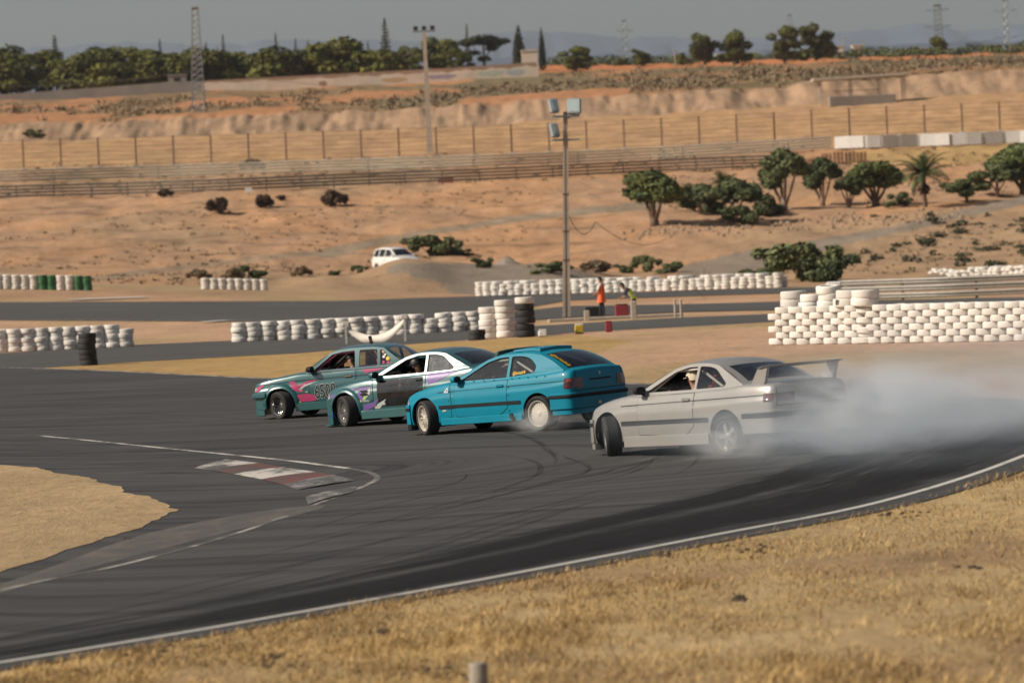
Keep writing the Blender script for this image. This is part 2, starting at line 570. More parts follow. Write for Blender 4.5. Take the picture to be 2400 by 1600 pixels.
# ---------------------------------------------------------------- terrain sheet
us = np.concatenate([[-40000, -20000, -9000, -5000, -3000, -1800, -1100, -700, -450], np.arange(-300, 2701, 6.0),
                     [2850, 3100, 3500, 4200, 5400, 7400, 11400, 22400, 42400]])
ds = np.concatenate([[-150, -60, -20, 0, 10, 18], np.geomspace(22, 205, 120)[0:], np.arange(207, 300, 2.0), np.arange(300, 620, 1.25),
                     np.arange(622, 1104, 6.0), [1130, 1200, 1350, 1600, 2200, 4000, 9000, 20000, 45000]])
UU, DD = np.meshgrid(us, ds)
XX = (UU - 1200.0) / F * np.maximum(DD, 60.0)
ZZ = G(XX, DD)
PX, PY = project(XX, np.maximum(DD, 1.0), ZZ)
def soil_colours():
    c = np.zeros(XX.shape + (4,))
    n1 = fbm(XX / 9.0, DD / 26.0, 41); n2 = fbm(XX / 30.0, DD / 60.0, 47); n3 = fbm(XX / 2.2, DD / 6.0, 53)
    def lay(mask, colr, alpha):
        k = np.clip(mask, 0, 1)[..., None]
        c[:] = c * (1 - k) + np.array(tuple(colr) + (alpha,)) * k
    lay(np.ones(XX.shape), (0.44, 0.270, 0.160), 0.5)                       # tan earth
    lay(sstep(.45, .62, n1), (0.49, 0.280, 0.150), 0.35)                    # orange earth
    lay(sstep(.58, .72, n2) * 0.7, (0.36, 0.25, 0.15), 0.8)
    near = 1 - sstep(215, 240, DD + (n3 - .5) * 20)
    lay(near, (0.50, 0.320, 0.205), 0.30)                                  # pale sand between the roads
    lay(near * sstep(.5, .64, n1), (0.42, 0.30, 0.165), 0.35)
    # golden verge beside the near road, left part of the picture
    gv = inpoly(PX, PY + (n3 - .5) * 5, [(-400, 905), (-400, 842), (200, 840), (900, 808), (1350, 785), (1480, 800), (1330, 850), (1000, 905)])
    lay(gv * 0.9, (0.43, 0.285, 0.115), 0.5)
    lay((1 - sstep(66, 72, DD)) * 1.0, (0.47, 0.340, 0.175), 0.45)
    lay((1 - sstep(66, 72, DD)) * sstep(.5, .66, fbm(XX / 1.6, DD / 2.6, 101)), (0.36, 0.245, 0.135), 0.6)           # dry grass ground in front
    # verge by the far road
    vg = (DD > 215) & (DD < 300) & (PX < 1000)
    lay(vg * sstep(.35, .6, n1), (0.40, 0.29, 0.16), 0.4)
    # field between the fence and the cut bank
    fld = sstep(486, 492, DD) * (1 - sstep(585, 592, DD))
    lay(fld * (0.55 + 0.45 * sstep(.4, .6, n1)), (0.46, 0.285, 0.145), 0.35)
    bank = sstep(587, 591, DD) * (1 - sstep(604, 610, DD))
    lay(bank, (0.40, 0.262, 0.165), 0.55)
    lay(bank * sstep(.56, .68, n3) * .6, (0.24, 0.175, 0.115), 0.5)
    plateau = sstep(603, 612, DD) * (1 - sstep(1050, 1150, DD))
    lay(plateau, (0.44, 0.215, 0.105), 0.9)
    lay(plateau * sstep(.44, .54, fbm(XX / 12.0, DD / 40.0, 61)) * (0.75 + 0.25 * (UU > 900)), (0.20, 0.155, 0.085), 0.6)
    lay(plateau * (UU > 1500) * (1 - sstep(830, 880, DD)) * 0.55, (0.155, 0.125, 0.066), 0.5)
    lay(plateau * (UU > 1300) * sstep(860, 900, DD), (0.50, 0.20, 0.085), 0.2)
    lay(sstep(1010, 1030, DD), (0.10, 0.11, 0.055), 0.3)
    # trodden contour trails across the left slope
    for d0, wv in ((352, 7), (366, 9), (379, 6), (392, 9), (404, 7), (415, 8), (424, 6), (433, 7), (441, 5)):
        tr = np.exp(-((DD - d0 - wv * (fbm(XX / 16.0, XX * 0 + d0, 91, 3) - .5) * 2) / .75) ** 2) * sstep(.42, .55, fbm(XX / 7.0, DD / 9.0, int(d0)))
        lay(tr * (1 - sstep(1350, 1600, UU)) * .75, (0.17, 0.118, 0.075), 0.3)
    # grey gravel: berm, service road, track up the hill
    gx, gy = PX + (n1 - .5) * 60, PY + (n3 - .5) * 6
    for poly, d0, d1, colr in (
            ([(880, 640), (900, 618), (1250, 616), (1330, 632), (1480, 668), (1480, 700), (1060, 700), (1020, 662), (940, 644)], 284, 345, (0.245, 0.205, 0.160)),
            ([(1560, 662), (1600, 626), (1760, 585), (2000, 545), (2200, 508), (2330, 474), (2500, 430), (2500, 468), (2270, 506), (2120, 540), (2000, 566), (1860, 604), (1760, 662)], 300, 440, (0.255, 0.212, 0.165)),
            ([(700, 596), (900, 556), (1200, 508), (1400, 482), (1520, 470), (1540, 488), (1400, 500), (1230, 520), (1000, 552), (760, 606)], 330, 470, (0.30, 0.235, 0.165)),
            ([(200, 652), (500, 610), (720, 588), (720, 600), (520, 620), (230, 660)], 280, 470, (0.31, 0.225, 0.15)),
            ([(2040, 692), (2150, 652), (2240, 640), (2330, 654), (2380, 690)], 230, 345, (0.26, 0.21, 0.165))):
        mk = inpoly(gx, gy, poly) & (DD > d0) & (DD < d1)
        lay(mk * 0.92, colr, 0.15)
    gr = inpoly(PX, PY + (n3 - .5) * 4, [(1990, 384), (2000, 352), (2420, 336), (2420, 372), (2250, 384)]) & (DD > 440) & (DD < 492)
    lay(gr * 0.85, (0.44, 0.295, 0.125), 0.2)
    return c.reshape(-1, 4)
def sheet(XX, YY, ZZ):
    h, w = XX.shape
    v = np.stack([XX, YY, ZZ], -1).reshape(-1, 3)
    i = np.arange((h - 1) * w).reshape(h - 1, w)[:, :-1].ravel()
    f = np.stack([i, i + 1, i + w + 1, i + w], -1)
    me = bpy.data.meshes.new('sheet')
    me.vertices.add(len(v)); me.vertices.foreach_set('co', v.ravel())
    me.loops.add(f.size); me.loops.foreach_set('vertex_index', f.ravel())
    me.polygons.add(len(f)); me.polygons.foreach_set('loop_start', np.arange(0, f.size, 4))
    me.polygons.foreach_set('loop_total', np.full(len(f), 4))
    me.update(calc_edges=True); me.validate()
    return me
me = sheet(XX, DD, ZZ)
ca = me.color_attributes.new('soil', 'FLOAT_COLOR', 'POINT')
ca.data.foreach_set('color', soil_colours().astype(np.float32).ravel())
ground = tag(link('ground', me, 'earth', smooth=180), kind='structure')

# ---------------------------------------------------------------- the hairpin
# spine of the infield, inner line, outer edge: matching stations read off the photograph, laid on the flat ground
TR = [((-600, 1120), (-600, 1530), (-600, 1655)), ((0, 1118), (0, 1385), (0, 1562)), ((200, 1117), (300, 1322), (600, 1462)),
      ((350, 1117), (560, 1250), (1200, 1354)), ((480, 1116), (750, 1180), (1700, 1258)), ((590, 1116), (850, 1142), (2100, 1178)),
      ((640, 1117), (885, 1121), (2400, 1083)), ((630, 1117), (850, 1105), (2560, 1000)), ((600, 1117), (760, 1092), (2470, 945)),
      ((500, 1117), (640, 1077), (2000, 918)), ((350, 1117), (400, 1053), (1400, 896)), ((150, 1118), (110, 1024), (660, 887)),
      ((-100, 1118), (-150, 1005), (95, 863)), ((-700, 1120), (-700, 965), (-600, 850))]
SUB = 14
crv = [crom([hit(*t[k]) for t in TR], SUB) for k in range(3)]
nst = len(crv[0])
rows_v = [(0, 1, i / 6) for i in range(6)] + [(1, 2, i / 22) for i in range(23)]
verts, uvs = [], []
s = 0.0
for i in range(nst):
    if i: s += ((crv[1][i] * .5 + crv[2][i] * .5) - (crv[1][i - 1] * .5 + crv[2][i - 1] * .5)).length
    wid = 0.0; prev = None
    for a, b, t in rows_v:
        p = crv[a][i].lerp(crv[b][i], t)
        if prev is not None: wid += (p - prev).length
        prev = p
        verts.append((p.x, p.y, float(G(p.x, p.y)) + 0.012)); uvs.append((s, wid))
k = len(rows_v)
faces = [(i * k + j, i * k + j + 1, (i + 1) * k + j + 1, (i + 1) * k + j) for i in range(nst - 1) for j in range(k - 1)]
me = bpy.data.meshes.new('track')
me.from_pydata(verts, [], faces)
recalc(me)
uvl = me.uv_layers.new(name='UVMap')
for lp in me.loops: uvl.data[lp.index].uv = uvs[lp.vertex_index]
track = tag(link('race_track', me, 'track_asphalt'), kind='structure')
if track.data.polygons[len(faces) // 2].normal.z < 0: track.data.flip_normals()

def ribbon(name, pts, width, z, mat, parent=None, off=0.0, taper=False, g=True):
    vs, fs = [], []
    n = len(pts)
    for i, p in enumerate(pts):
        d = pts[min(i + 1, n - 1)] - pts[max(i - 1, 0)]
        nrm = Vector((-d.y, d.x, 0)).normalized()
        w = width * (1 if not taper else min(1, 4 * min(i, n - 1 - i) / n + .15))
        for sgn in (-.5, .5):
            q = p + nrm * (off + sgn * w)
            vs.append((q.x, q.y, (float(G(q.x, q.y)) if g else 0) + z + (.008 if z < .03 else 0)))
    for i in range(n - 1): fs.append((2 * i, 2 * i + 2, 2 * i + 3, 2 * i + 1))
    me = bpy.data.meshes.new(name); me.from_pydata(vs, [], fs)
    if name == 'tyre_mark':
        ul = me.uv_layers.new(name='UVMap'); cum = [0.0]
        for i in range(1, n): cum.append(cum[-1] + (pts[i] - pts[i - 1]).length)
        for lp in me.loops: ul.data[lp.index].uv = (cum[lp.vertex_index // 2], lp.vertex_index % 2)
    o = link(name, me, mat, parent)
    o.data.update()
    if o.data.polygons[0].normal.z < 0: o.data.flip_normals()
    return o
nA = SUB * 7
ribbon('edge_line', crv[2][:SUB * 8], 0.105, 0.008, 'line_paint_clean', track, off=0.22)
ribbon('edge_line', crv[2][SUB * 8 + 6:], 0.14, 0.008, 'line_paint', track, off=0.22)
ribbon('inner_line', crv[1][:SUB * 7 + 7], 0.10, 0.008, 'line_paint_worn', track)
ribbon('inner_line', crv[1][SUB * 7 + 6:SUB * 11 + 2], 0.12, 0.0085, 'line_paint', track)
# second, parallel edge groove of dirt-covered asphalt outside the line (old tarmac lip)
ribbon('tarmac_lip', crv[2][:SUB * 8], 0.55, 0.003, 'track_asphalt', track, off=-0.05)

# black tyre marks swept round the bend: thin rubber films
def rubber_mat(name, color, amount):
    m, n, l, b = new_mat(name)
    b.inputs['Base Color'].default_value = color + (1,); b.inputs['Roughness'].default_value = .75; b.inputs['Specular IOR Level'].default_value = .3
    uv = n.new("ShaderNodeUVMap"); sx = n.new("ShaderNodeSeparateXYZ"); l.new(uv.outputs['UV'], sx.inputs[0])
    def mth(op, a, c):
        x = n.new("ShaderNodeMath"); x.operation = op
        for k, q_ in enumerate((a, c)):
            if isinstance(q_, (int, float)): x.inputs[k].default_value = q_
            else: l.new(q_, x.inputs[k])
        return x.outputs[0]
    across = mth('MULTIPLY', mth('MULTIPLY', sx.outputs['Y'], mth('SUBTRACT', 1.0, sx.outputs['Y'])), 4.0)
    mp = n.new("ShaderNodeMapping"); mp.inputs['Scale'].default_value = (.5, 7, 1); l.new(uv.outputs['UV'], mp.inputs['Vector'])
    nz = n.new("ShaderNodeTexNoise"); nz.inputs['Scale'].default_value = 1.0; nz.inputs['Detail'].default_value = 5; l.new(mp.outputs['Vector'], nz.inputs['Vector'])
    r = n.new("ShaderNodeMapRange"); r.inputs['From Min'].default_value = .35; r.inputs['From Max'].default_value = .62; l.new(nz.outputs['Fac'], r.inputs['Value'])
    a = mth('MULTIPLY', mth('MULTIPLY', across, r.outputs['Result']), amount)
    l.new(a, b.inputs['Alpha'])
rubber_mat('rubber_film', (0.022, 0.021, 0.021), .5)
rubber_mat('rubber_band', (0.018, 0.017, 0.017), .62)
rs = random.Random(3)
for kk in range(44):
    v = rs.uniform(.12, .96); i0 = rs.randrange(4, nst - 60); ln = rs.randrange(18, 62)
    pts = []
    dv = rs.uniform(-.16, .16)
    for q in range(i0, min(nst, i0 + ln)):
        tt = (q - i0) / ln
        vv = min(.985, max(.03, v + dv * (tt - .5) + .03 * math.sin(tt * 5 + kk)))
        pts.append(crv[1][q].lerp(crv[2][q], vv))
    ribbon('tyre_mark', pts, rs.uniform(.05, .16), 0.0055 + kk * 2e-5, 'rubber_film', track, taper=True)

for kk in range(16):                                            # broad blackened racing line by the outer edge
    v = rs.uniform(.70, .955); i0 = rs.randrange(0, 40); ln = rs.randrange(70, 130)
    dv = rs.uniform(-.10, .10)
    pts = [crv[1][q].lerp(crv[2][q], min(.965, max(.5, v + dv * ((q - i0) / ln - .5)))) for q in range(i0, min(nst - 60, i0 + ln))]
    ribbon('tyre_mark', pts, rs.uniform(.5, 1.3), 0.0068 + kk * 3e-5, 'rubber_band', track, taper=True)
# infield sand patch
sp = [hit(*p) for p in ((-500, 1078), (0, 1092), (120, 1108), (230, 1130), (330, 1165), (395, 1190), (398, 1205), (340, 1232), (250, 1262), (120, 1305), (0, 1342), (-500, 1470))]
cv = crom(sp, 10)
cen = hit(-300, 1190)
bm = bmesh.new()
ring_prev = None
nr = 26
vgrid = []
for j in range(nr + 1):
    t = j / nr
    row = []
    for i, p in enumerate(cv):
        q = cen.lerp(p, t)
        jag = (float(fbm(p.x * 2.2, p.y * 1.4, 77)) - .5) * 0.5 * t
        q = q + (p - cen).normalized() * jag
        hgt = 0.020 + 0.05 * (1 - t) ** .5
        row.append(bm.verts.new((q.x, q.y, float(G(q.x, q.y)) + hgt)))
    vgrid.append(row)
for j in range(nr):
    for i in range(len(cv) - 1):
        try: bm.faces.new((vgrid[j][i], vgrid[j][i + 1], vgrid[j + 1][i + 1], vgrid[j + 1][i]))
        except ValueError: pass
bmesh.ops.remove_doubles(bm, verts=bm.verts, dist=1e-4)
me = bpy.data.meshes.new('sand'); bmesh.ops.recalc_face_normals(bm, faces=bm.faces); bm.to_mesh(me); bm.free()
ca = me.color_attributes.new('soil', 'FLOAT_COLOR', 'POINT')
vc = np.array([v.co for v in me.vertices])
nn = fbm(vc[:, 0] * .6, vc[:, 1] * .3, 88)[:, None]
cc = np.concatenate([np.array((.47, .335, .19)) * (1 - nn) + np.array((.40, .29, .165)) * nn, np.full((len(vc), 1), .25)], 1)
ca.data.foreach_set('color', cc.astype(np.float32).ravel())
sand = tag(link('infield_sand', me, 'earth', smooth=180), kind='structure')
if sand.data.polygons[10].normal.z < 0: sand.data.flip_normals()
# dust film dragged off the infield towards the apex
def zone_patch(name, poly, z, mat, n=4):
    pts = crom([hit(*p) for p in poly + poly[:1]], n)[:-1]
    mb = MB(); mb.add([(p.x, p.y, float(G(p.x, p.y)) + z + .008) for p in pts], [tuple(range(len(pts)))])
    o = mb.build(name, mat); o.data.update()
    if o.data.polygons[0].normal.z < 0: o.data.flip_normals()
    return o
worn_paint('dust_film', (0.13, 0.11, 0.086), (0.075, 0.07, 0.064), 0.8)
tag(zone_patch('dust_drift', [(-300, 1465), (60, 1352), (300, 1265), (480, 1222), (640, 1196), (760, 1186), (700, 1208), (560, 1242), (380, 1288), (160, 1346), (-100, 1420)], 0.0062, 'dust_film'), kind='structure')

# kerb: painted red and white panels
kerb = MB()
kl = [(455, 1099), (489, 1103), (547, 1113), (612, 1125), (664, 1138), (698, 1150), (716, 1166), (722, 1184)]
kr = [(531, 1078), (608, 1087), (664, 1097), (742, 1108), (782, 1115), (833, 1128), (836, 1142), (826, 1156)]
kroot = tag(empty('kerb', hit(650, 1120)), kind='structure')
km = ['kerb_white', 'kerb_red', 'kerb_white', 'kerb_red', 'kerb_white_worn', 'track_asphalt', 'kerb_white_worn']
for i in range(7):
    if km[i] == 'track_asphalt': continue
    a, b, c, d = hit(*kl[i]), hit(*kl[i + 1]), hit(*kr[i + 1]), hit(*kr[i])
    mb = MB(); vs = []
    NX = 8
    for t in range(NX + 1):
        p, q = a.lerp(d, t / NX), b.lerp(c, t / NX)
        h = 0.011 + 0.014 * math.sin(math.pi * t / NX)
        vs += [(p.x, p.y, p.z + h + .008), (q.x, q.y, q.z + h + .008)]
    mb.add(vs, [(2 * t, 2 * t + 1, 2 * t + 3, 2 * t + 2) for t in range(NX)])
    o = mb.build('kerb_panel', km[i]); o.data.update()
    if o.data.polygons[0].normal.z < 0: o.data.flip_normals()
    o.parent = kroot; o.location = -kroot.location

# ---------------------------------------------------------------- roads behind
def road(name, up, lo, z, nx=90, ny=6, mat='road_asphalt'):
    def res(pl):
        xs = [p[0] for p in pl]; ys = [p[1] for p in pl]
        X = np.linspace(xs[0], xs[-1], nx)
        return [hit(x, float(np.interp(x, xs, ys))) for x in X]
    A, B = res(up), res(lo)
    vs, uv = [], []
    s = 0
    for i in range(nx):
        if i: s += (A[i] - A[i - 1]).length
        w = (A[i] - B[i]).length
        for j in range(ny + 1):
            p = A[i].lerp(B[i], j / ny)
            vs.append((p.x, p.y, float(G(p.x, p.y)) + z)); uv.append((s, w * j / ny))
    fs = [(i * (ny + 1) + j, i * (ny + 1) + j + 1, (i + 1) * (ny + 1) + j + 1, (i + 1) * (ny + 1) + j) for i in range(nx - 1) for j in range(ny)]
    me = bpy.data.meshes.new(name); me.from_pydata(vs, [], fs)
    ul = me.uv_layers.new(name='UVMap')
    for lp in me.loops: ul.data[lp.index].uv = uv[lp.vertex_index]
    o = link(name, me, mat); o.data.update()
    if o.data.polygons[0].normal.z < 0: o.data.flip_normals()
    tag(o, kind='structure')
    return o, A, B
near_road, nA_, nB_ = road('service_road', [(-500, 846), (0, 828), (310, 808), (540, 798), (800, 786), (1100, 774), (1250, 764), (1600, 744), (1900, 732)],
                           [(-500, 872), (0, 866), (120, 861), (300, 849), (700, 828), (900, 811), (1140, 794), (1400, 777), (1800, 755), (1900, 748)], 0.007)
far_road, fA, fB = road('main_road', [(-500, 722), (0, 709), (800, 706), (950, 700), (1150, 694), (1330, 690), (1600, 683), (1830, 676), (2050, 670)],
                        [(-500, 752), (0, 751), (400, 753), (800, 756), (1000, 746), (1200, 728), (1330, 705), (1600, 695), (1830, 688), (2050, 682)], 0.03)
mid_road, mA, mB = road('loop_road', [(1150, 738), (1330, 718), (1600, 714), (1830, 708), (2000, 706), (2400, 698), (2900, 684)],
                        [(1150, 758), (1330, 745), (1600, 732), (1830, 727), (2000, 726), (2400, 722), (2900, 712)], 0.03)
ribbon('edge_line', [p.copy() for p in fB[2:46]], 0.13, 0.05, 'line_paint', far_road, off=0.25, g=True)
ribbon('edge_line', [p.copy() for p in nB_[6:40]], 0.10, 0.012, 'line_paint_worn', near_road, off=0.2)
def road_kerb(a, b, w, lab):
    A, B = hit(*a), hit(*b)
    pts = [A.lerp(B, t / 12) for t in range(13)]
    tag(ribbon(lab, pts, w, 0.07, 'line_paint_clean', None, g=True), kind='structure')
road_kerb((170, 704), (345, 698), 1.1, 'kerb_strip')
road_kerb((475, 757), (535, 753), 0.8, 'kerb_strip')

# ---------------------------------------------------------------- far mountains
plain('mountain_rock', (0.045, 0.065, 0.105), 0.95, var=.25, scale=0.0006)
def mountains(name, D, prof, depth, seed):
    xs = [p[0] for p in prof]; ys = [p[1] for p in prof]
    U = np.arange(-3000, 5400, 18.0)
    rows = np.interp(U, xs, ys) + (fbm(U / 60.0, U * 0 + seed, seed, 5) - .5) * 22
    nr = 14
    X = np.zeros((nr, len(U))); Y = X.copy(); Z = X.copy()
    for j in range(nr):
        t = j / (nr - 1)
        y = D + depth * t
        crest = CAM_H + (yh(U) - rows) * (D + depth * .6) / F
        prof_ = 1 - abs(t - .6) / (.6 if t < .6 else .5)
        rug = (fbm(U / 40.0, np.full(U.shape, t * 6), seed + 5, 4) - .5) * .22 * (1 - abs(2 * t - 1))
        X[j] = (U - 1200) / F * (D + depth * .6); Y[j] = y; Z[j] = crest * (np.clip(prof_, 0, 1) ** .8 + (rug if abs(t - .6) > .08 else 0))
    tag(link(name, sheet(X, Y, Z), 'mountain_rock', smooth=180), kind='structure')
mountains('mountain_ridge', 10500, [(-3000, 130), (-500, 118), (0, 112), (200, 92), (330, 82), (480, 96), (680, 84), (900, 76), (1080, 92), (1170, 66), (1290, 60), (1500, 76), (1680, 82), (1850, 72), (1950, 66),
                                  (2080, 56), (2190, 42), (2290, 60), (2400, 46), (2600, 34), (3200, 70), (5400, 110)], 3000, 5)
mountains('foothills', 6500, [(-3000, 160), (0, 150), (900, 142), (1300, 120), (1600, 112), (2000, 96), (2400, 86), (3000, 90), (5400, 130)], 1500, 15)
# ================================================================== CARS
def paint(name, color, flake=0.25, rough=0.32, coat=1.0, dirt=0.25, spec=.5):
    m = plain(name, color, rough, metal=flake, coat=coat, var=0.05, scale=3, dirt=(0.20, 0.16, 0.12), dirt_amt=dirt, spec=spec)
    return m
paint('paint_blue', (0.0, 0.20, 0.295), 0.0, 0.45, 0.10, 0.03, .22)
paint('paint_green', (0.009, 0.098, 0.104), 0.15, 0.34, 1.0, 0.02, .5)
MATS['paint_green'].node_tree.nodes['Principled BSDF'].inputs['Coat Roughness'].default_value = .22
MATS['paint_green'].node_tree.nodes['Principled BSDF'].inputs['Coat IOR'].default_value = 1.8
paint('paint_silver', (0.35, 0.335, 0.31), 0.35, 0.34, 0.6, 0.14)
paint('paint_wing_shaded', (0.09, 0.10, 0.12), 0.2, 0.35, 0.6, 0.10)  # shade on the rear wing, put into a dark blue-grey colour
paint('paint_white_van', (0.74, 0.73, 0.70), 0.0, 0.4, 0.8, 0.15)
plain('decal_pink', (0.42, 0.045, 0.14), 0.35, coat=.6, var=.2, scale=30)
plain('decal_purple', (0.16, 0.085, 0.30), 0.35, coat=.6, var=.2, scale=30)
plain('decal_grey', (0.42, 0.46, 0.44), 0.35, coat=.6, var=.1)
plain('decal_lime', (0.30, 0.62, 0.04), 0.4, coat=.5)
plain('decal_orange', (0.70, 0.30, 0.10), 0.4, coat=.5)
plain('decal_yellow', (0.80, 0.52, 0.02), 0.5)
plain('decal_black', (0.012, 0.012, 0.014), 0.4)
plain('decal_white', (0.72, 0.70, 0.66), 0.5)
plain('trim_black', (0.011, 0.012, 0.013), 0.65, var=.2, spec=.25)
plain('gap_dark', (0.006, 0.006, 0.007), 0.8)
plain('cabin_dark', (0.018, 0.018, 0.020), 0.8, var=.3)
plain('well_dark', (0.010, 0.010, 0.011), 0.9, var=.3)
plain('cage_pink', (0.62, 0.10, 0.20), 0.4, coat=.4)
plain('cage_white', (0.68, 0.64, 0.58), 0.45, coat=.3)
plain('cage_green', (0.015, 0.13, 0.14), 0.4, coat=.3)
plain('tyre_rubber', (0.016, 0.016, 0.017), 0.75, var=.3, scale=12, dirt=(.09, .08, .07), dirt_amt=.35)
plain('rim_white', (0.58, 0.54, 0.47), 0.45, coat=.3, dirt=(.16, .12, .09), dirt_amt=.6, scale=9)
plain('rim_chrome', (0.62, 0.62, 0.60), 0.16, metal=1.0, var=.05)
plain('rim_silver', (0.50, 0.49, 0.46), 0.3, metal=.8, dirt=(.12, .1, .08), dirt_amt=.4, scale=9)
plain('rim_dark', (0.05, 0.05, 0.052), 0.4, metal=.6)
plain('chrome', (0.7, 0.7, 0.7), 0.12, metal=1.0, var=.03)
plain('seat_red', (0.36, 0.03, 0.035), 0.8, var=.2)
plain('tail_red', (0.085, 0.006, 0.010), 0.15, coat=1)
plain('tail_amber', (0.30, 0.06, 0.02), 0.2, coat=1)
plain('lamp_clear', (0.45, 0.46, 0.46), 0.12, coat=1)
plain('lamp_blue', (0.04, 0.10, 0.75), 0.3)
plain('duct_white', (0.7, 0.7, 0.72), 0.4)
plain('wheel_arch_rubber', (0.02, 0.02, 0.021), 0.7)
glass_mat('car_glass', (0.66, 0.68, 0.67), 0.1, 0.015)
glass_mat('car_glass_dark', (0.22, 0.25, 0.26), 0.2, 0.05)
glass_mat('car_plastic_pane', (0.62, 0.64, 0.64), 0.35, 0.30)
glass_mat('door_plastic', (0.62, 0.64, 0.65), 0.12, 0.03)

def pchip(xs, ys):
    xs = np.array(xs, float); ys = np.array(ys, float)
    o = np.argsort(xs); xs, ys = xs[o], ys[o]
    h = np.diff(xs); dl = np.diff(ys) / h
    d = np.zeros(len(xs))
    for i in range(1, len(xs) - 1):
        if dl[i - 1] * dl[i] > 0:
            w1, w2 = 2 * h[i] + h[i - 1], h[i] + 2 * h[i - 1]
            d[i] = (w1 + w2) / (w1 / dl[i - 1] + w2 / dl[i])
    d[0], d[-1] = dl[0], dl[-1]
    def f(x):
        x = min(max(x, xs[0]), xs[-1])
        i = min(max(int(np.searchsorted(xs, x)) - 1, 0), len(h) - 1)
        t = (x - xs[i]) / h[i]
        return float((1 + 2 * t) * (1 - t) ** 2 * ys[i] + t * (1 - t) ** 2 * h[i] * d[i] + t * t * (3 - 2 * t) * ys[i + 1] + t * t * (t - 1) * h[i] * d[i + 1])
    return f
def tabf(tab): return pchip([a for a, b in tab], [b for a, b in tab])

OFF_T = [0, .05, .15, .4, .6, .665, .70, .82, .92, .97, 1]
OFF_O = [.075, .028, .012, 0, .002, .006, .018, .036, .062, .088, .130]

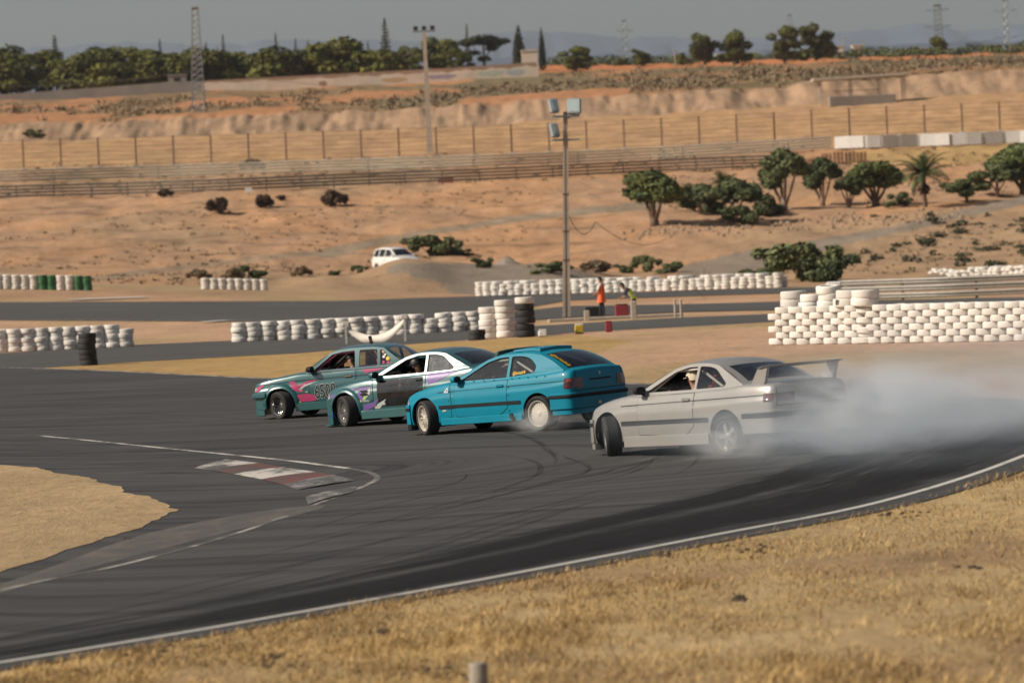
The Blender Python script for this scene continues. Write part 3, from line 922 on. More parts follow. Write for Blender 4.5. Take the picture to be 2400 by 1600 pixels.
class Car:
    def __init__(s, name, spec, paint):
        s.name, s.sp, s.paint = name, spec, paint
        s.w, s.zt, s.zb, s.cr = tabf(spec['w']), tabf(spec['zt']), tabf(spec['zb']), tabf(spec['crown'])
        s.x0, s.x1 = spec['w'][0][0], spec['w'][-1][0]
        s.root = empty(name)
        s.gtab = sorted(spec['roof'])          # (x, z) along the roof side line, front to rear
        s.off = pchip(spec.get('off_t', OFF_T), spec.get('off_o', OFF_O))
    def side_y(s, x, z):
        zb, zt = s.zb(x), s.zt(x)
        t = min(max((z - zb) / max(zt - zb, .05), 0), 1)
        return s.w(x) - s.off(t)
    def end_x(s, y, z, rear=True):
        """x of the rear (or front) skin at that y, z"""
        y = abs(y)
        a, b = (s.x0, s.x0 + .9) if rear else (s.x1, s.x1 - .9)
        if s.side_y(a, z) >= y: return a
        for _ in range(30):
            m = (a + b) / 2
            if s.side_y(m, z) >= y: b = m
            else: a = m
        return b
    def belt_y(s, x): return s.w(x) - s.sp.get('belt_in', .105)
    def gy(s, x, z): return s.belt_y(x) - (z - s.zt(x)) * s.sp.get('tumble', .42) - .20 * max(0, z - s.zt(x)) ** 2 + .05 * max(0, z - s.zt(x))
    def mirror_list(s, pts): return pts + [(x, -y, z) for x, y, z in reversed(pts[1:-1])]
    def body(s):
        X = np.concatenate([np.linspace(s.x0, s.x0 + .22, 12)[:-1], np.linspace(s.x0 + .22, s.x1 - .3, 56), np.linspace(s.x1 - .3, s.x1, 14)[1:]])
        ts = [0, .02, .05, .1, .15, .27, .4, .5, .6, .64, .665, .70, .76, .82, .87, .92, .95, .97, .985, 1]
        mb = MB(); rings = []
        for x in X:
            x = float(x); w, zb, zt, cr = s.w(x), s.zb(x), s.zt(x), s.cr(x)
            half = [(x, 0, zb), (x, w * .5, zb)]
            for t in ts: half.append((x, w - s.off(t), zb + (zt - zb) * t))
            y1 = w - s.off(1)
            for f in (.88, .72, .5, .25): half.append((x, y1 * f, zt + cr * (1 - f * f)))
            half.append((x, 0, zt + cr))
            rings.append(s.mirror_list(half))
        mb.rings(rings, 0, caps=True)
        me = mb.mesh('body'); recalc(me)
        me.materials.append(MATS[s.paint])
        o = bpy.data.objects.new('body', me); col.objects.link(o)
        # wheel wells
        cut = MB(); sp = s.sp
        for xw in (sp['xf'], sp['xr']):
            r = sp['arch_f'] if xw > 0 else sp['arch_r']
            for sg in (1, -1):
                y0, y1 = sp.get('well_in', .50), 1.25
                M = Matrix.Translation((xw, 0, sp['wr'] + (.02 if xw > 0 else -.03)))
                n = 40
                r0 = [M @ Vector((r * math.cos(2 * math.pi * k / n), sg * y0, r * math.sin(2 * math.pi * k / n))) for k in range(n)]
                r1 = [M @ Vector((r * math.cos(2 * math.pi * k / n), sg * y1, r * math.sin(2 * math.pi * k / n))) for k in range(n)]
                # open the well downwards as well
                cut.rings([r0, r1] if sg < 0 else [r1, r0], 0, caps=True)
        cme = cut.mesh('cut'); recalc(cme); cme.materials.append(MATS['well_dark'])
        co = bpy.data.objects.new('cut', cme); col.objects.link(co)
        # cabin hollow
        g = sp['glass']
        cb = MB()
        xa, xb = sp['cabin']
        st = np.linspace(xa, xb, 9)
        rg = []
        for x in st:
            yy = s.belt_y(float(x)) - .035
            rg.append([(x, -yy, .26), (x, yy, .26), (x, yy, .6), (x, yy, 1.8), (x, -yy, 1.8), (x, -yy, .6)])
        cb.rings(rg, 0, caps=True)
        bme = cb.mesh('cut2'); recalc(bme); bme.materials.append(MATS['cabin_dark'])
        bo = bpy.data.objects.new('cut2', bme); col.objects.link(bo)
        cuts = [co, bo]
        for poly in sp.get('side_cut', []):          # opening for the see-through door
            db = MB()
            n = len(poly)
            db.rings([[(x, .55, z) for x, z in poly], [(x, 1.2, z) for x, z in poly]], 0, caps=True)
            dme = db.mesh('cut3'); recalc(dme); dme.materials.append(MATS['cabin_dark'])
            do = bpy.data.objects.new('cut3', dme); col.objects.link(do); cuts.append(do)
        for c in cuts:
            md = o.modifiers.new('b', 'BOOLEAN'); md.operation = 'DIFFERENCE'; md.object = c; md.solver = 'EXACT'
            md.material_mode = 'TRANSFER'
        dg = bpy.context.evaluated_depsgraph_get(); dg.update()
        nm = bpy.data.meshes.new_from_object(o.evaluated_get(dg))
        for q in [o] + cuts: bpy.data.objects.remove(q)
        nm.name = 'body'
        o = bpy.data.objects.new('body', nm); col.objects.link(o); o.parent = s.root
        nm.polygons.foreach_set('use_smooth', [True] * len(nm.polygons)); nm.set_sharp_from_angle(angle=R(28))
        s.body_o = o
        return o
    # ---------------- things drawn on the side skin
    def patch(s, name, poly, mat, off=.004, side=1, parent=None, surf=None, stepx=.10, stepz=.05, thick=0.0):
        bm = bmesh.new()
        if isinstance(poly, list) and not isinstance(poly[0][0], (list, tuple)): polys = [poly]
        else: polys = poly
        for pl in polys:
            try: bm.faces.new([bm.verts.new((x, 0, z)) for x, z in pl])
            except ValueError: pass
        s._map(bm, off, side, surf, stepx, stepz)
        me = bpy.data.meshes.new(name); bm.to_mesh(me); bm.free()
        return link(name, me, mat, parent or s.root, smooth=180)
    def _map(s, bm, off, side, surf, stepx, stepz):
        xs = [v.co.x for v in bm.verts]; zs = [v.co.z for v in bm.verts]
        for a, st, ax in ((xs, stepx, 0), (zs, stepz, 2)):
            k = math.floor(min(a) / st) + 1
            while k * st < max(a):
                no = [0, 0, 0]; no[ax] = 1
                p = [0, 0, 0]; p[ax] = k * st
                bmesh.ops.bisect_plane(bm, geom=bm.verts[:] + bm.edges[:] + bm.faces[:], plane_co=p, plane_no=no)
                k += 1
        bm.normal_update()
        for v in bm.verts:
            if surf == 'glass': y = s.gy(v.co.x, v.co.z)
            elif surf == 'rear':
                yy, zz = v.co.x, v.co.z
                v.co = Vector((s.end_x(yy, zz, True) - off, yy, zz)); continue
            elif surf == 'front':
                yy, zz = v.co.x, v.co.z
                v.co = Vector((s.end_x(yy, zz, False) + off, yy, zz)); continue
            else: y = s.side_y(v.co.x, v.co.z)
            v.co = Vector((v.co.x, side * (y + off), v.co.z))
        bmesh.ops.recalc_face_normals(bm, faces=bm.faces)
        # make the patch face outwards
        bm.faces.ensure_lookup_table()
        if bm.faces:
            nrm = sum((f.normal * f.calc_area() for f in bm.faces), Vector())
            want = Vector((-1, 0, 0)) if surf == 'rear' else Vector((1, 0, 0)) if surf == 'front' else Vector((0, side, 0))
            if nrm.dot(want) < 0: bmesh.ops.reverse_faces(bm, faces=bm.faces)
    def seam(s, name, line, side=1, wd=.010, surf=None, parent=None, off=.0055):
        """dark panel gap along a polyline on the skin"""
        polys = []
        for (a, b) in zip(line[:-1], line[1:]):
            dx, dz = b[0] - a[0], b[1] - a[1]
            L = math.hypot(dx, dz) or 1
            nx, nz = -dz / L * wd / 2, dx / L * wd / 2
            polys.append([(a[0] + nx, a[1] + nz), (b[0] + nx, b[1] + nz), (b[0] - nx, b[1] - nz), (a[0] - nx, a[1] - nz)])
        return s.patch(name, polys, 'gap_dark', off, side, parent, surf)
    def text(s, name, body, x, z, size, mat, side=1, off=.008, surf=None, rot=0.0, parent=None, shear=0.0, extrude_line=0.0, sx=1.0):
        cu = bpy.data.curves.new('t', 'FONT'); cu.body = body; cu.size = size; cu.shear = shear
        cu.resolution_u = 3
        if extrude_line: cu.offset = extrude_line
        to = bpy.data.objects.new('t', cu); col.objects.link(to)
        dg = bpy.context.evaluated_depsgraph_get(); dg.update()
        me = bpy.data.meshes.new_from_object(to.evaluated_get(dg))
        bpy.data.objects.remove(to); bpy.data.curves.remove(cu)
        bm = bmesh.new(); bm.from_mesh(me); bpy.data.meshes.remove(me)
        c, sn = math.cos(rot), math.sin(rot)
        for v in bm.verts:
            a, b = v.co.x * sx, v.co.y
            a, b = a * c - b * sn, a * sn + b * c
            # text reads left-to-right for someone looking at that side
            v.co = Vector((x - a * side if surf not in ('rear',) else x - a, 0, z + b))
        s._map(bm, off, side, surf, .06, .05)
        me = bpy.data.meshes.new(name); bm.to_mesh(me); bm.free()
        me.materials.clear()
        return link(name, me, mat, parent or s.root)
    # ---------------- swept bars round the nose, tail or along the flank
    def plan(s, z, xa, rear=False, n=26, off=0.0):
        xe = s.x0 if rear else s.x1
        pts = []
        for i in range(n):
            t = 1 - (1 - i / (n - 1)) ** 2
            x = xa + (xe - xa) * t
            pts.append(Vector((x, s.side_y(x, z) , 0)))
        yl = pts[-1].y
        k = 6
        for i in range(1, k): pts.append(Vector((xe, yl * (1 - i / k), 0)))
        full = pts + [Vector((xe, 0, 0))] + [Vector((p.x, -p.y, 0)) for p in reversed(pts)]
        return full
    def sweep(s, name, path, z0, z1, out, inn, mat, parent=None, round_=.012, drop=None, smooth=40):
        mb = MB(); rings = []
        n = len(path)
        c = Vector((sum(p.x for p in path) / n, sum(p.y for p in path) / n, 0))
        for i, p in enumerate(path):
            d = path[min(i + 1, n - 1)] - path[max(i - 1, 0)]
            nr = Vector((-d.y, d.x, 0)).normalized()
            if nr.dot(p - Vector((0 if abs(p.x) > 99 else p.x * .6, 0, 0))) < 0: nr = -nr
            a, b = p + nr * out, p - nr * inn
            r = min(round_, (z1 - z0) / 3)
            rings.append([Vector((b.x, b.y, z0)), Vector((a.x, a.y, z0)) - nr * r, Vector((a.x, a.y, z0 + r)), Vector((a.x, a.y, z1 - r)), Vector((a.x, a.y, z1)) - nr * r, Vector((b.x, b.y, z1))])
        mb.rings(rings, 0, caps=True)
        me = mb.mesh(name); recalc(me)
        return link(name, me, mat, parent or s.root, smooth=smooth)
    def side_path(s, xa, xb, z, side=1, n=24):
        return [Vector((xa + (xb - xa) * i / (n - 1), side * s.side_y(xa + (xb - xa) * i / (n - 1), z), 0)) for i in range(n)]
    # ---------------- greenhouse
    def greenhouse(s):
        sp = s.sp
        roof = s.gtab                                 # rear ... front
        ab, cb = sp['a_base'], sp['c_base']
        zr = pchip([p[0] for p in roof], [p[1] for p in roof])
        xr, xf = roof[0][0], roof[-1][0]
        top = [(xf + (xr - xf) * i / 14, zr(xf + (xr - xf) * i / 14)) for i in range(15)]
        def lin(a, b, n, bow=0.0):
            return [(a[0] + (b[0] - a[0]) * i / n, a[1] + (b[1] - a[1]) * i / n + bow * math.sin(math.pi * i / n)) for i in range(n)]
        cbow = sp.get('c_bow', 0.0)
        outer = lin(ab, top[0], 8, sp.get('a_bow', .012)) + top[:-1] + lin(top[-1], cb, 10, cbow) + lin(cb, ab, 14)
        outer = [(x, s.zt(x) - .055 if (i > 8 + 14 + 10) else z) for i, (x, z) in enumerate(outer)]
        for side in (1, -1):
            holes = []
            for wpoly in sp['windows']:
                holes.append(s.round_poly(wpoly['p'], wpoly.get('r', .03)))
            mb = MB()
            loops = [outer] + holes
            V3 = [[Vector((x, z, 0)) for x, z in lp] for lp in loops]
            tris = tessellate_polygon(V3)
            flat2 = [p for lp in loops for p in lp]
            n = len(flat2)
            vo = [(x, side * s.gy(x, z), z) for x, z in flat2]
            vi = [(x, side * (s.gy(x, z) - .035), z) for x, z in flat2]
            fs = [t for t in tris] + [tuple(i + n for i in reversed(t)) for t in tris]
            o = 0
            for lp in loops:
                k = len(lp)
                for i in range(k):
                    a, b = o + i, o + (i + 1) % k
                    fs.append((a, b, b + n, a + n))
                o += k
            mb.add(vo + vi, fs)
            me = mb.mesh('window_frame'); recalc(me)
            fo = link('side_frame', me, s.paint, s.root, smooth=25)
            for wpoly, hole in zip(sp['windows'], holes):
                if wpoly.get('open') and side == 1: continue
                s.patch(wpoly.get('name', 'side_window'), hole, wpoly.get('mat', 'car_glass'), -.016, side, s.root, 'glass', .2, .12)
                # black rubber surround
                k = len(hole); cx = sum(p[0] for p in hole) / k; cz = sum(p[1] for p in hole) / k
                ringv, ringf = [], []
                for i, (x, z) in enumerate(hole):
                    dx, dz = cx - x, cz - z
                    L = math.hypot(dx, dz)
                    q = (x + dx / L * .016, z + dz / L * .016)
                    p0 = (x - dx / L * .004, z - dz / L * .004)
                    ringv += [(p0[0], side * (s.gy(*p0) + .003), p0[1]), (q[0], side * (s.gy(*q) - .008), q[1])]
                for i in range(k):
                    a, b = 2 * i, 2 * ((i + 1) % k)
                    ringf.append((a, b, b + 1, a + 1))
                mb = MB(); mb.add(ringv, ringf)
                mb.build('window_seal', sp.get('seal', 'trim_black'), s.root)
        # roof skin
        mb = MB(); rings = []
        fl = [-1, -.985, -.95, -.88, -.75, -.5, -.25, 0, .25, .5, .75, .88, .95, .985, 1]
        for i in range(19):
            t = i / 18
            x = xf + (xr - xf) * t
            z = zr(x); y = s.gy(x, z)
            endk = 1 - .35 * (abs(2 * t - 1) ** 6)
            rings.append([(x + (.05 * (1 - f * f) if t < .5 else -.03 * (1 - f * f)) * abs(2 * t - 1), y * f, z + (.055 * (1 - abs(f) ** 2.6)) * endk) for f in fl])
        mb.rings(rings, 0, closed=False)
        low = MB()
        me = mb.mesh('roof'); recalc(me)
        ro = link('roof', me, s.paint, s.root, smooth=50)
        s.roof_o = ro
        md = None
        s.zr = zr; s.xr, s.xf = xr, xf
        # windscreen and rear screen with painted surround
        def screen(nm, base, topx, bow_b, bow_t, gap, zbase, mat, ybase, sgn, stop=(.10, .93)):
            gl, fr = MB(), MB()
            nf, nv = 24, 16
            ztop = zr(topx)
            P = {}
            for j in range(nv + 1):
                v = j / nv
                for i in range(nf + 1):
                    f = -1 + 2 * i / nf
                    yb = ybase; yt = s.gy(topx, ztop)
                    xb = base + sgn * bow_b * (1 - f * f); xt = topx + sgn * bow_t * (1 - f * f)
                    zb_ = zbase + s.sp.get('base_crown', .02) * (1 - f * f); zt_ = ztop + .036 * (1 - abs(f) ** 2.6)
                    bul = .03 * math.sin(math.pi * v) * (1 - .3 * f * f)
                    P[j, i] = Vector((xb + (xt - xb) * v + sgn * bul, (yb + (yt - yb) * v) * f, zb_ + (zt_ - zb_) * v + bul * .6))
            for j in range(nv):
                for i in range(nf):
                    f = -1 + 2 * (i + .5) / nf; v = (j + .5) / nv
                    q = [P[j, i], P[j, i + 1], P[j + 1, i + 1], P[j + 1, i]]
                    isg = abs(f) < gap and stop[0] < v < stop[1]
                    (gl if isg else fr).add(q, [(0, 1, 2, 3)])
            for mbx, nn, mm in ((gl, nm, mat), (fr, nm + '_frame', s.paint if nm == 'rear_window' else s.sp.get('ws_frame', s.paint))):
                me = mbx.mesh(nn)
                bm = bmesh.new(); bm.from_mesh(me); bmesh.ops.remove_doubles(bm, verts=bm.verts, dist=1e-5); bmesh.ops.recalc_face_normals(bm, faces=bm.faces); bm.to_mesh(me); bm.free()
                ob = link(nn, me, mm, s.root, smooth=60)
            return P
        s.ws = screen('windscreen', ab[0] - .0, xf, .14, .05, .93, ab[1], sp.get('ws_mat', 'car_glass'), s.gy(*ab), 1)
        s.rs = screen('rear_window', cb[0], xr, .10, .03, sp.get('rs_gap', .84), cb[1], sp.get('rs_mat', 'car_glass_dark'), s.gy(*cb), -1, sp.get('rs_stop', (.10, .9)))
    @staticmethod
    def round_poly(p, r):
        out = []
        n = len(p)
        for i in range(n):
            a, b, c = Vector(p[i - 1]), Vector(p[i]), Vector(p[(i + 1) % n])
            rr = r if not isinstance(r, (list, tuple)) else r[i]
            l1, l2 = (a - b).length, (c - b).length
            k = min(rr, l1 * .45, l2 * .45)
            q0, q1 = b + (a - b).normalized() * k, b + (c - b).normalized() * k
            for t in (0, .25, .5, .75, 1):
                out.append(tuple(q0 * (1 - t) ** 2 + b * 2 * t * (1 - t) + q1 * t * t))
        return out
    # ---------------- wheels
    def wheel(s, x, side, steer=0.0, camber=0.0, style='multi', rim='rim_white', wr=None, ww=.215, rr=None, y=None):
        wr = wr or s.sp['wr']; rr = rr or wr * .72
        h = ww / 2
        rim_b = MB()
        # local: axis Y, outer face towards +Y for the left side
        lip = [(rr * .98, h - .035), (rr, h - .012), (rr, h - .002), (rr * .955, h - .004), (rr * .93, h - .03), (rr * .90, h - .07 if style == 'deep' else h - .045), (rr * .88, -h + .03), (rr, -h + .01), (rr, -h + .03)]
        rim_b.lathe(lip, 36)
        yf = h - (.10 if style == 'deep' else .035)
        rim_b.lathe([(0.0, yf + .012), (rr * .12, yf + .012), (rr * .2, yf + .004), (rr * .24, yf - .03)], 24)
        nsp = {'multi': 14, 'deep': 16, 'five': 5, 'disc': 20}[style]
        for k in range(nsp):
            a = 2 * math.pi * k / nsp
            wd = {'multi': .030, 'deep': .022, 'five': .085, 'disc': .055}[style]
            ca, sa = math.cos(a), math.sin(a)
            pts = []
            for rad, wk, yy in ((rr * .16, .8, yf), (rr * .55, .7, yf - .004), (rr * .93, 1.0, yf - .012)):
                for sg in (-1, 1):
                    px, pz = rad * ca - sg * wd * wk / 2 * sa, rad * sa + sg * wd * wk / 2 * ca
                    pts.append((px, yy, pz)); pts.append((px, yy - .03, pz))
            fs = []
            for q in (0, 4):
                fs += [(q, q + 2, q + 6, q + 4), (q + 2, q + 3, q + 7, q + 6), (q + 1, q, q + 4, q + 5)]
            rim_b.add(pts, fs)
        # brake disc behind, dark
        rim_b.lathe([(0, yf - .055), (rr * .78, yf - .055), (rr * .78, yf - .075), (0, yf - .075)], 28, mi=1)
        me = rim_b.mesh('wheel'); recalc(me)
        wo = link('wheel', me, [rim, 'rim_dark'], s.root, smooth=35)
        ty = MB()
        prof = [(rr - .004, -h + .012), (rr + .012, -h - .004), (wr * .90, -h - .012), (wr * .965, -h + .004), (wr, -h + .03), (wr, -.05), (wr - .008, -.046), (wr - .008, -.038), (wr, -.034),
                (wr, -.006), (wr - .008, -.003), (wr - .008, .003), (wr, .006), (wr, .034), (wr - .008, .038), (wr - .008, .046), (wr, .05), (wr, h - .03), (wr * .965, h - .004), (wr * .90, h + .012), (rr + .012, h + .004), (rr - .004, h - .012)]
        ty.lathe(prof, 40)
        tme = ty.mesh('tyre'); recalc(tme)
        to = link('tyre', tme, 'tyre_rubber', wo, smooth=35)
        wo.location = (x, side * (y if y is not None else s.sp['track']), wr - (s.sp['xf'] - x) * math.sin(s.dive))
        rot = Matrix.Rotation(steer, 4, 'Z') @ Matrix.Rotation(side * camber, 4, 'X') @ (Matrix.Rotation(math.pi, 4, 'Z') if side < 0 else Matrix())
        wo.rotation_euler = rot.to_euler()
        return wo
    def flare(s, xw, r0, r1, side, wd, mat, a0=R(-8), a1=R(188), yout=None, cz=None):
        """bolt-on arch"""
        mb = MB(); rings = []
        n = 30
        cz = cz if cz is not None else s.sp['wr'] + (.02 if xw > 0 else -.03)
        for i in range(n + 1):
            a = a0 + (a1 - a0) * i / n
            ca, sa = math.cos(a), math.sin(a)
            def pt(r, yo):
                x, z = xw + r * ca, cz + r * sa
                return Vector((x, side * (s.side_y(x, min(max(z, s.zb(x) + .02), s.zt(x) - .05)) + yo), z))
            k = .35 + .65 * max(0, math.sin(min(max((a - a0) / (a1 - a0), 0), 1) * math.pi)) ** .6
            rings.append([pt(r1 + .01, -.01), pt(r1, .006), pt(r0 + (r1 - r0) * .55, wd * k * .8), pt(r0 + .012, wd * k), pt(r0, wd * k * .96), pt(r0, -.03)])
        mb.rings(rings, 0, closed=False)
        me = mb.mesh('fender_flare'); recalc(me)
        return link('fender_flare', me, mat, s.root, smooth=45)
    def mirror(s, x, z, side, mat, size=1.0):
        y = s.gy(x, z) + .02
        mb = MB()
        c = Vector((x, side * (y + .09 * size), z + .06))
        rings = []
        for i, (dx, k) in enumerate(((.075, .35), (.06, .72), (.02, .95), (-.03, 1.0), (-.055, 1.0), (-.06, .9))):
            rings.append([c + Vector((dx, .098 * size * k * math.cos(a) , .062 * size * k * (abs(math.sin(a)) ** .7) * (1 if math.sin(a) > 0 else -1))) for a in [2 * math.pi * q / 16 for q in range(16)]])
        mb.rings(rings, 0, caps=True)
        mb.tube([(x, side * (y - .02), z - .01), (x, side * (y + .06), z + .03)], .022, 8)
        me = mb.mesh('side_mirror'); recalc(me)
        o = link('side_mirror', me, mat, s.root, smooth=50)
        g = MB(); g.add([c + Vector((-.0625, .085 * size * math.cos(a), .05 * size * math.sin(a))) for a in [2 * math.pi * q / 16 for q in range(16)]], [tuple(range(16))])
        g.build('mirror_glass', 'trim_black', o)
        return o
    def interior(s, seat_mat='trim_black', cage=None, cage_mat='cage_white', seats=2, bar_r=.022):
        sp = s.sp
        d = MB()
        xd = sp['cabin'][1] - .16
        d.bevel_box((xd - .08, 0, .80), (.36, 1.34, .26), .06)
        d.bevel_box((xd - .10, .36, .95), (.24, .40, .07), .03)
        d.build('dashboard', 'cabin_dark', s.root, smooth=40)
        stw = MB()
        c = Vector((xd - .36, .36, .86)); n = 28
        Mr = Matrix.Rotation(R(-68), 3, 'Y')
        rgs = []
        for k in range(n):
            a = 2 * math.pi * k / n
            e = Vector((math.cos(a), math.sin(a), 0))
            rgs.append([c + Mr @ (e * (.175 + .014 * math.cos(b)) + Vector((0, 0, .014 * math.sin(b)))) for b in [2 * math.pi * q / 6 for q in range(6)]])
        rgs.append(rgs[0]); stw.rings(rgs)
        for a in (0, 2.1, 4.2):
            stw.tube([c + Mr @ Vector((.02 * math.cos(a), .02 * math.sin(a), -.01)), c + Mr @ Vector((.17 * math.cos(a), .17 * math.sin(a), 0))], .012, 6)
        stw.tube([c, c + Mr @ Vector((0, 0, -.3))], .025, 8)
        stw.build('steering_wheel', 'trim_black', s.root, smooth=60)
        sx = sp.get('seat_x', -.32)
        for sy in (.36, -.36)[:seats]:
            b = MB()
            b.bevel_box((sx + .12, sy, .36), (.50, .50, .14), .05)
            for q in (-1, 1): b.bevel_box((sx + .12, sy + q * .23, .43), (.48, .07, .16), .03)
            Mb = Matrix.Rotation(R(-16), 3, 'Y')
            b.bevel_box((sx - .20, sy, .68), (.11, .46, .62), .05, M=Mb)
            for q in (-1, 1): b.bevel_box((sx - .14, sy + q * .23, .66), (.16, .06, .50), .03, M=Mb)
            b.bevel_box((sx - .30, sy, 1.03), (.10, .28, .20), .045, M=Mb)
            b.build('seat', seat_mat, s.root, smooth=40)
        for nm, pts in (cage or []):
            mb = MB()
            mb.tube(pts, bar_r, 10)
            mb.build('roll_bar', cage_mat, s.root, smooth=60)
    def place(s, px, py, heading, dive=R(1.1)):
        """front-left tyre contact at that spot of the photograph; heading = yaw away from leftwards"""
        psi = math.pi - heading
        c = hit(px, py)
        up = Vector((-(float(G(c.x + 2, c.y)) - float(G(c.x, c.y))) / 2, 0, 1)).normalized()              # the banked road
        fx = Vector((math.cos(psi), math.sin(psi), 0)); fx = (fx - up * fx.dot(up)).normalized()
        ly = up.cross(fx)
        rot = Matrix((fx, ly, up)).transposed() @ Matrix.Rotation(dive, 3, 'Y')      # nose dips as it brakes
        loc = Vector((s.sp['xf'], s.sp['track'] + .05, 0))
        s.dive = dive
        o = c - rot @ loc + up * .012
        s.M = Matrix.Translation(o) @ rot.to_4x4()
        s.root.matrix_world = s.M
        bpy.context.view_layer.update()

# ---------------------------------------------------------------- shared E36-like proportions
def spec_coupe():
    return dict(
        w=[(-2.22, .60), (-2.195, .70), (-2.15, .765), (-2.05, .80), (-1.8, .83), (-1.2, .852), (0, .855), (1.2, .85), (1.6, .835), (1.8, .80), (1.94, .745), (2.05, .66), (2.12, .55), (2.15, .43)],
        zt=[(-2.22, .84), (-2.20, .90), (-2.15, .945), (-2.05, .962), (-1.55, .972), (-1.2, .945), (-.3, .915), (.6, .895), (.9, .90), (1.25, .87), (1.7, .79), (1.95, .725), (2.06, .685), (2.12, .645), (2.15, .58)],
        zb=[(-2.22, .44), (-2.19, .34), (-2.1, .27), (-1.75, .22), (-1.0, .19), (1.0, .18), (1.85, .17), (2.06, .17), (2.12, .2), (2.15, .28)],
        crown=[(-2.22, .03), (-1.6, .05), (-1.5, .02), (-1.2, 0), (.6, 0), (.9, .045), (1.4, .05), (2.0, .05), (2.215, .03)],
        roof=[(.06, 1.255), (-.12, 1.292), (-.4, 1.315), (-.7, 1.302), (-.92, 1.265)],
        a_base=(.84, .895), c_base=(-1.56, .965), glass=None, cabin=(-1.35, .88),
        windows=[dict(p=[(.64, .925), (.05, 1.205), (-.22, 1.262), (-.44, 1.268), (-.46, .935)], r=.035, name='door_window'),
                 dict(p=[(-.52, .94), (-.50, 1.268), (-.72, 1.255), (-.88, 1.215), (-1.17, 1.00), (-1.13, .955)], r=[.03, .03, .08, .1, .05, .04], name='quarter_window')],
        xf=1.48, xr=-1.22, wr=.305, track=.735, arch_f=.345, arch_r=.345)

def driver_cage(y=.60, z=1.24, xm=-.42):
    return [('main', [(xm, .66, .3), (xm, .64, .9), (xm, .54, z), (xm, -.54, z), (xm, -.64, .9), (xm, -.66, .3)]),
            ('diag', [(xm - .01, .55, z - .01), (xm - .01, -.62, .45)]),
            ('back', [(xm, .52, z - .02), (xm - .75, .56, .80)]),
            ('back', [(xm, -.52, z - .02), (xm - .75, -.56, .80)]),
            ('a', [(xm, .545, z - .005), (.08, .55, z - .02), (.72, .66, .86), (.74, .66, .4)]),
            ('a', [(xm, -.545, z - .005), (.08, -.55, z - .02), (.72, -.66, .86), (.74, -.66, .4)])]

def common_side(c, door, strip_z=None, handle=None, side=1, rear_door=None, line_z=None, door_part=True):
    """door panels standing proud in dark gaps, crease line, handle"""
    for dd in [door] + ([rear_door] if rear_door else []):
        pl = Car.round_poly(dd['p'], .03)
        cx = sum(p[0] for p in pl) / len(pl); cz = sum(p[1] for p in pl) / len(pl)
        big = [(x + (.008 if x > cx else -.008), z + (.008 if z > cz else -.008)) for x, z in pl]
        c.patch('door_gap', big, 'gap_dark', .0022, side)
        d = c.patch('door', pl, c.paint, .0052, side)
        hx, hz = dd['handle']
        y = c.side_y(hx, hz)
        mb = MB()
        mb.bevel_box((hx, side * (y + .012), hz), (.17, .028, .045), .012)
        mb.build('door_handle', dd.get('hmat', 'trim_black'), d, smooth=40)
        ch = MB(); ch.box((hx + .0, side * (y + .0075), hz - .026), (.15, .012, .012)); ch.build('handle_recess', 'gap_dark', d)
# ================================================================== PEOPLE
plain('skin_tan', (0.36, 0.19, 0.115), 0.55, var=.1)
plain('hair_black', (0.012, 0.010, 0.009), 0.6)
plain('cloth_black', (0.016, 0.016, 0.018), 0.85, var=.3)
plain('cloth_navy', (0.020, 0.026, 0.045), 0.85, var=.3)
plain('cloth_white', (0.66, 0.63, 0.58), 0.85, var=.1)
plain('cloth_grey', (0.16, 0.16, 0.16), 0.85, var=.2)
plain('cloth_red', (0.42, 0.035, 0.03), 0.85, var=.2)
plain('vest_orange', (0.82, 0.13, 0.025), 0.7, var=.1)
plain('vest_yellow', (0.52, 0.66, 0.03), 0.7, var=.1)
plain('reflective_tape', (0.62, 0.62, 0.58), 0.4)
plain('helmet_dark', (0.012, 0.013, 0.014), 0.5)
plain('cap_cream', (0.62, 0.54, 0.40), 0.8)
plain('phone_black', (0.02, 0.021, 0.024), 0.2)
plain('eye_dark', (0.01, 0.008, 0.008), 0.3)

def skin_body(name, J, E, mats, zone):
    """J joint name -> (x,y,z,radius or (rx,ry)); E list of edges; one continuous surface grown over the skeleton"""
    names = list(J)
    idx = {k: i for i, k in enumerate(names)}
    me = bpy.data.meshes.new(name)
    me.from_pydata([J[k][:3] for k in names], [(idx[a], idx[b]) for a, b in E], [])
    o = bpy.data.objects.new(name, me); col.objects.link(o)
    md = o.modifiers.new('s', 'SKIN')
    md.use_smooth_shade = True
    for k in names:
        sv = me.skin_vertices[0].data[idx[k]]
        r = J[k][3]
        sv.radius = (r, r) if not hasattr(r, '__len__') else r
        sv.use_root = (k == 'pelvis')
    sb = o.modifiers.new('d', 'SUBSURF'); sb.levels = 2; sb.render_levels = 2
    dg = bpy.context.evaluated_depsgraph_get(); dg.update()
    nm = bpy.data.meshes.new_from_object(o.evaluated_get(dg))
    bpy.data.objects.remove(o)
    nm.materials.clear()
    for m in mats: nm.materials.append(MATS[m])
    segs = [(Vector(J[a][:3]), Vector(J[b][:3]), zone.get((a, b), zone.get(b, 0))) for a, b in E]
    mi = []
    for p in nm.polygons:
        c = p.center; best, bz = 1e9, 0
        for a, b, z in segs:
            ab = b - a; t = max(0, min(1, (c - a).dot(ab) / max(ab.length_squared, 1e-9)))
            d = (a + ab * t - c).length
            if d < best: best, bz = d, z
        mi.append(bz)
    nm.polygons.foreach_set('material_index', mi)
    nm.polygons.foreach_set('use_smooth', [True] * len(nm.polygons))
    return nm

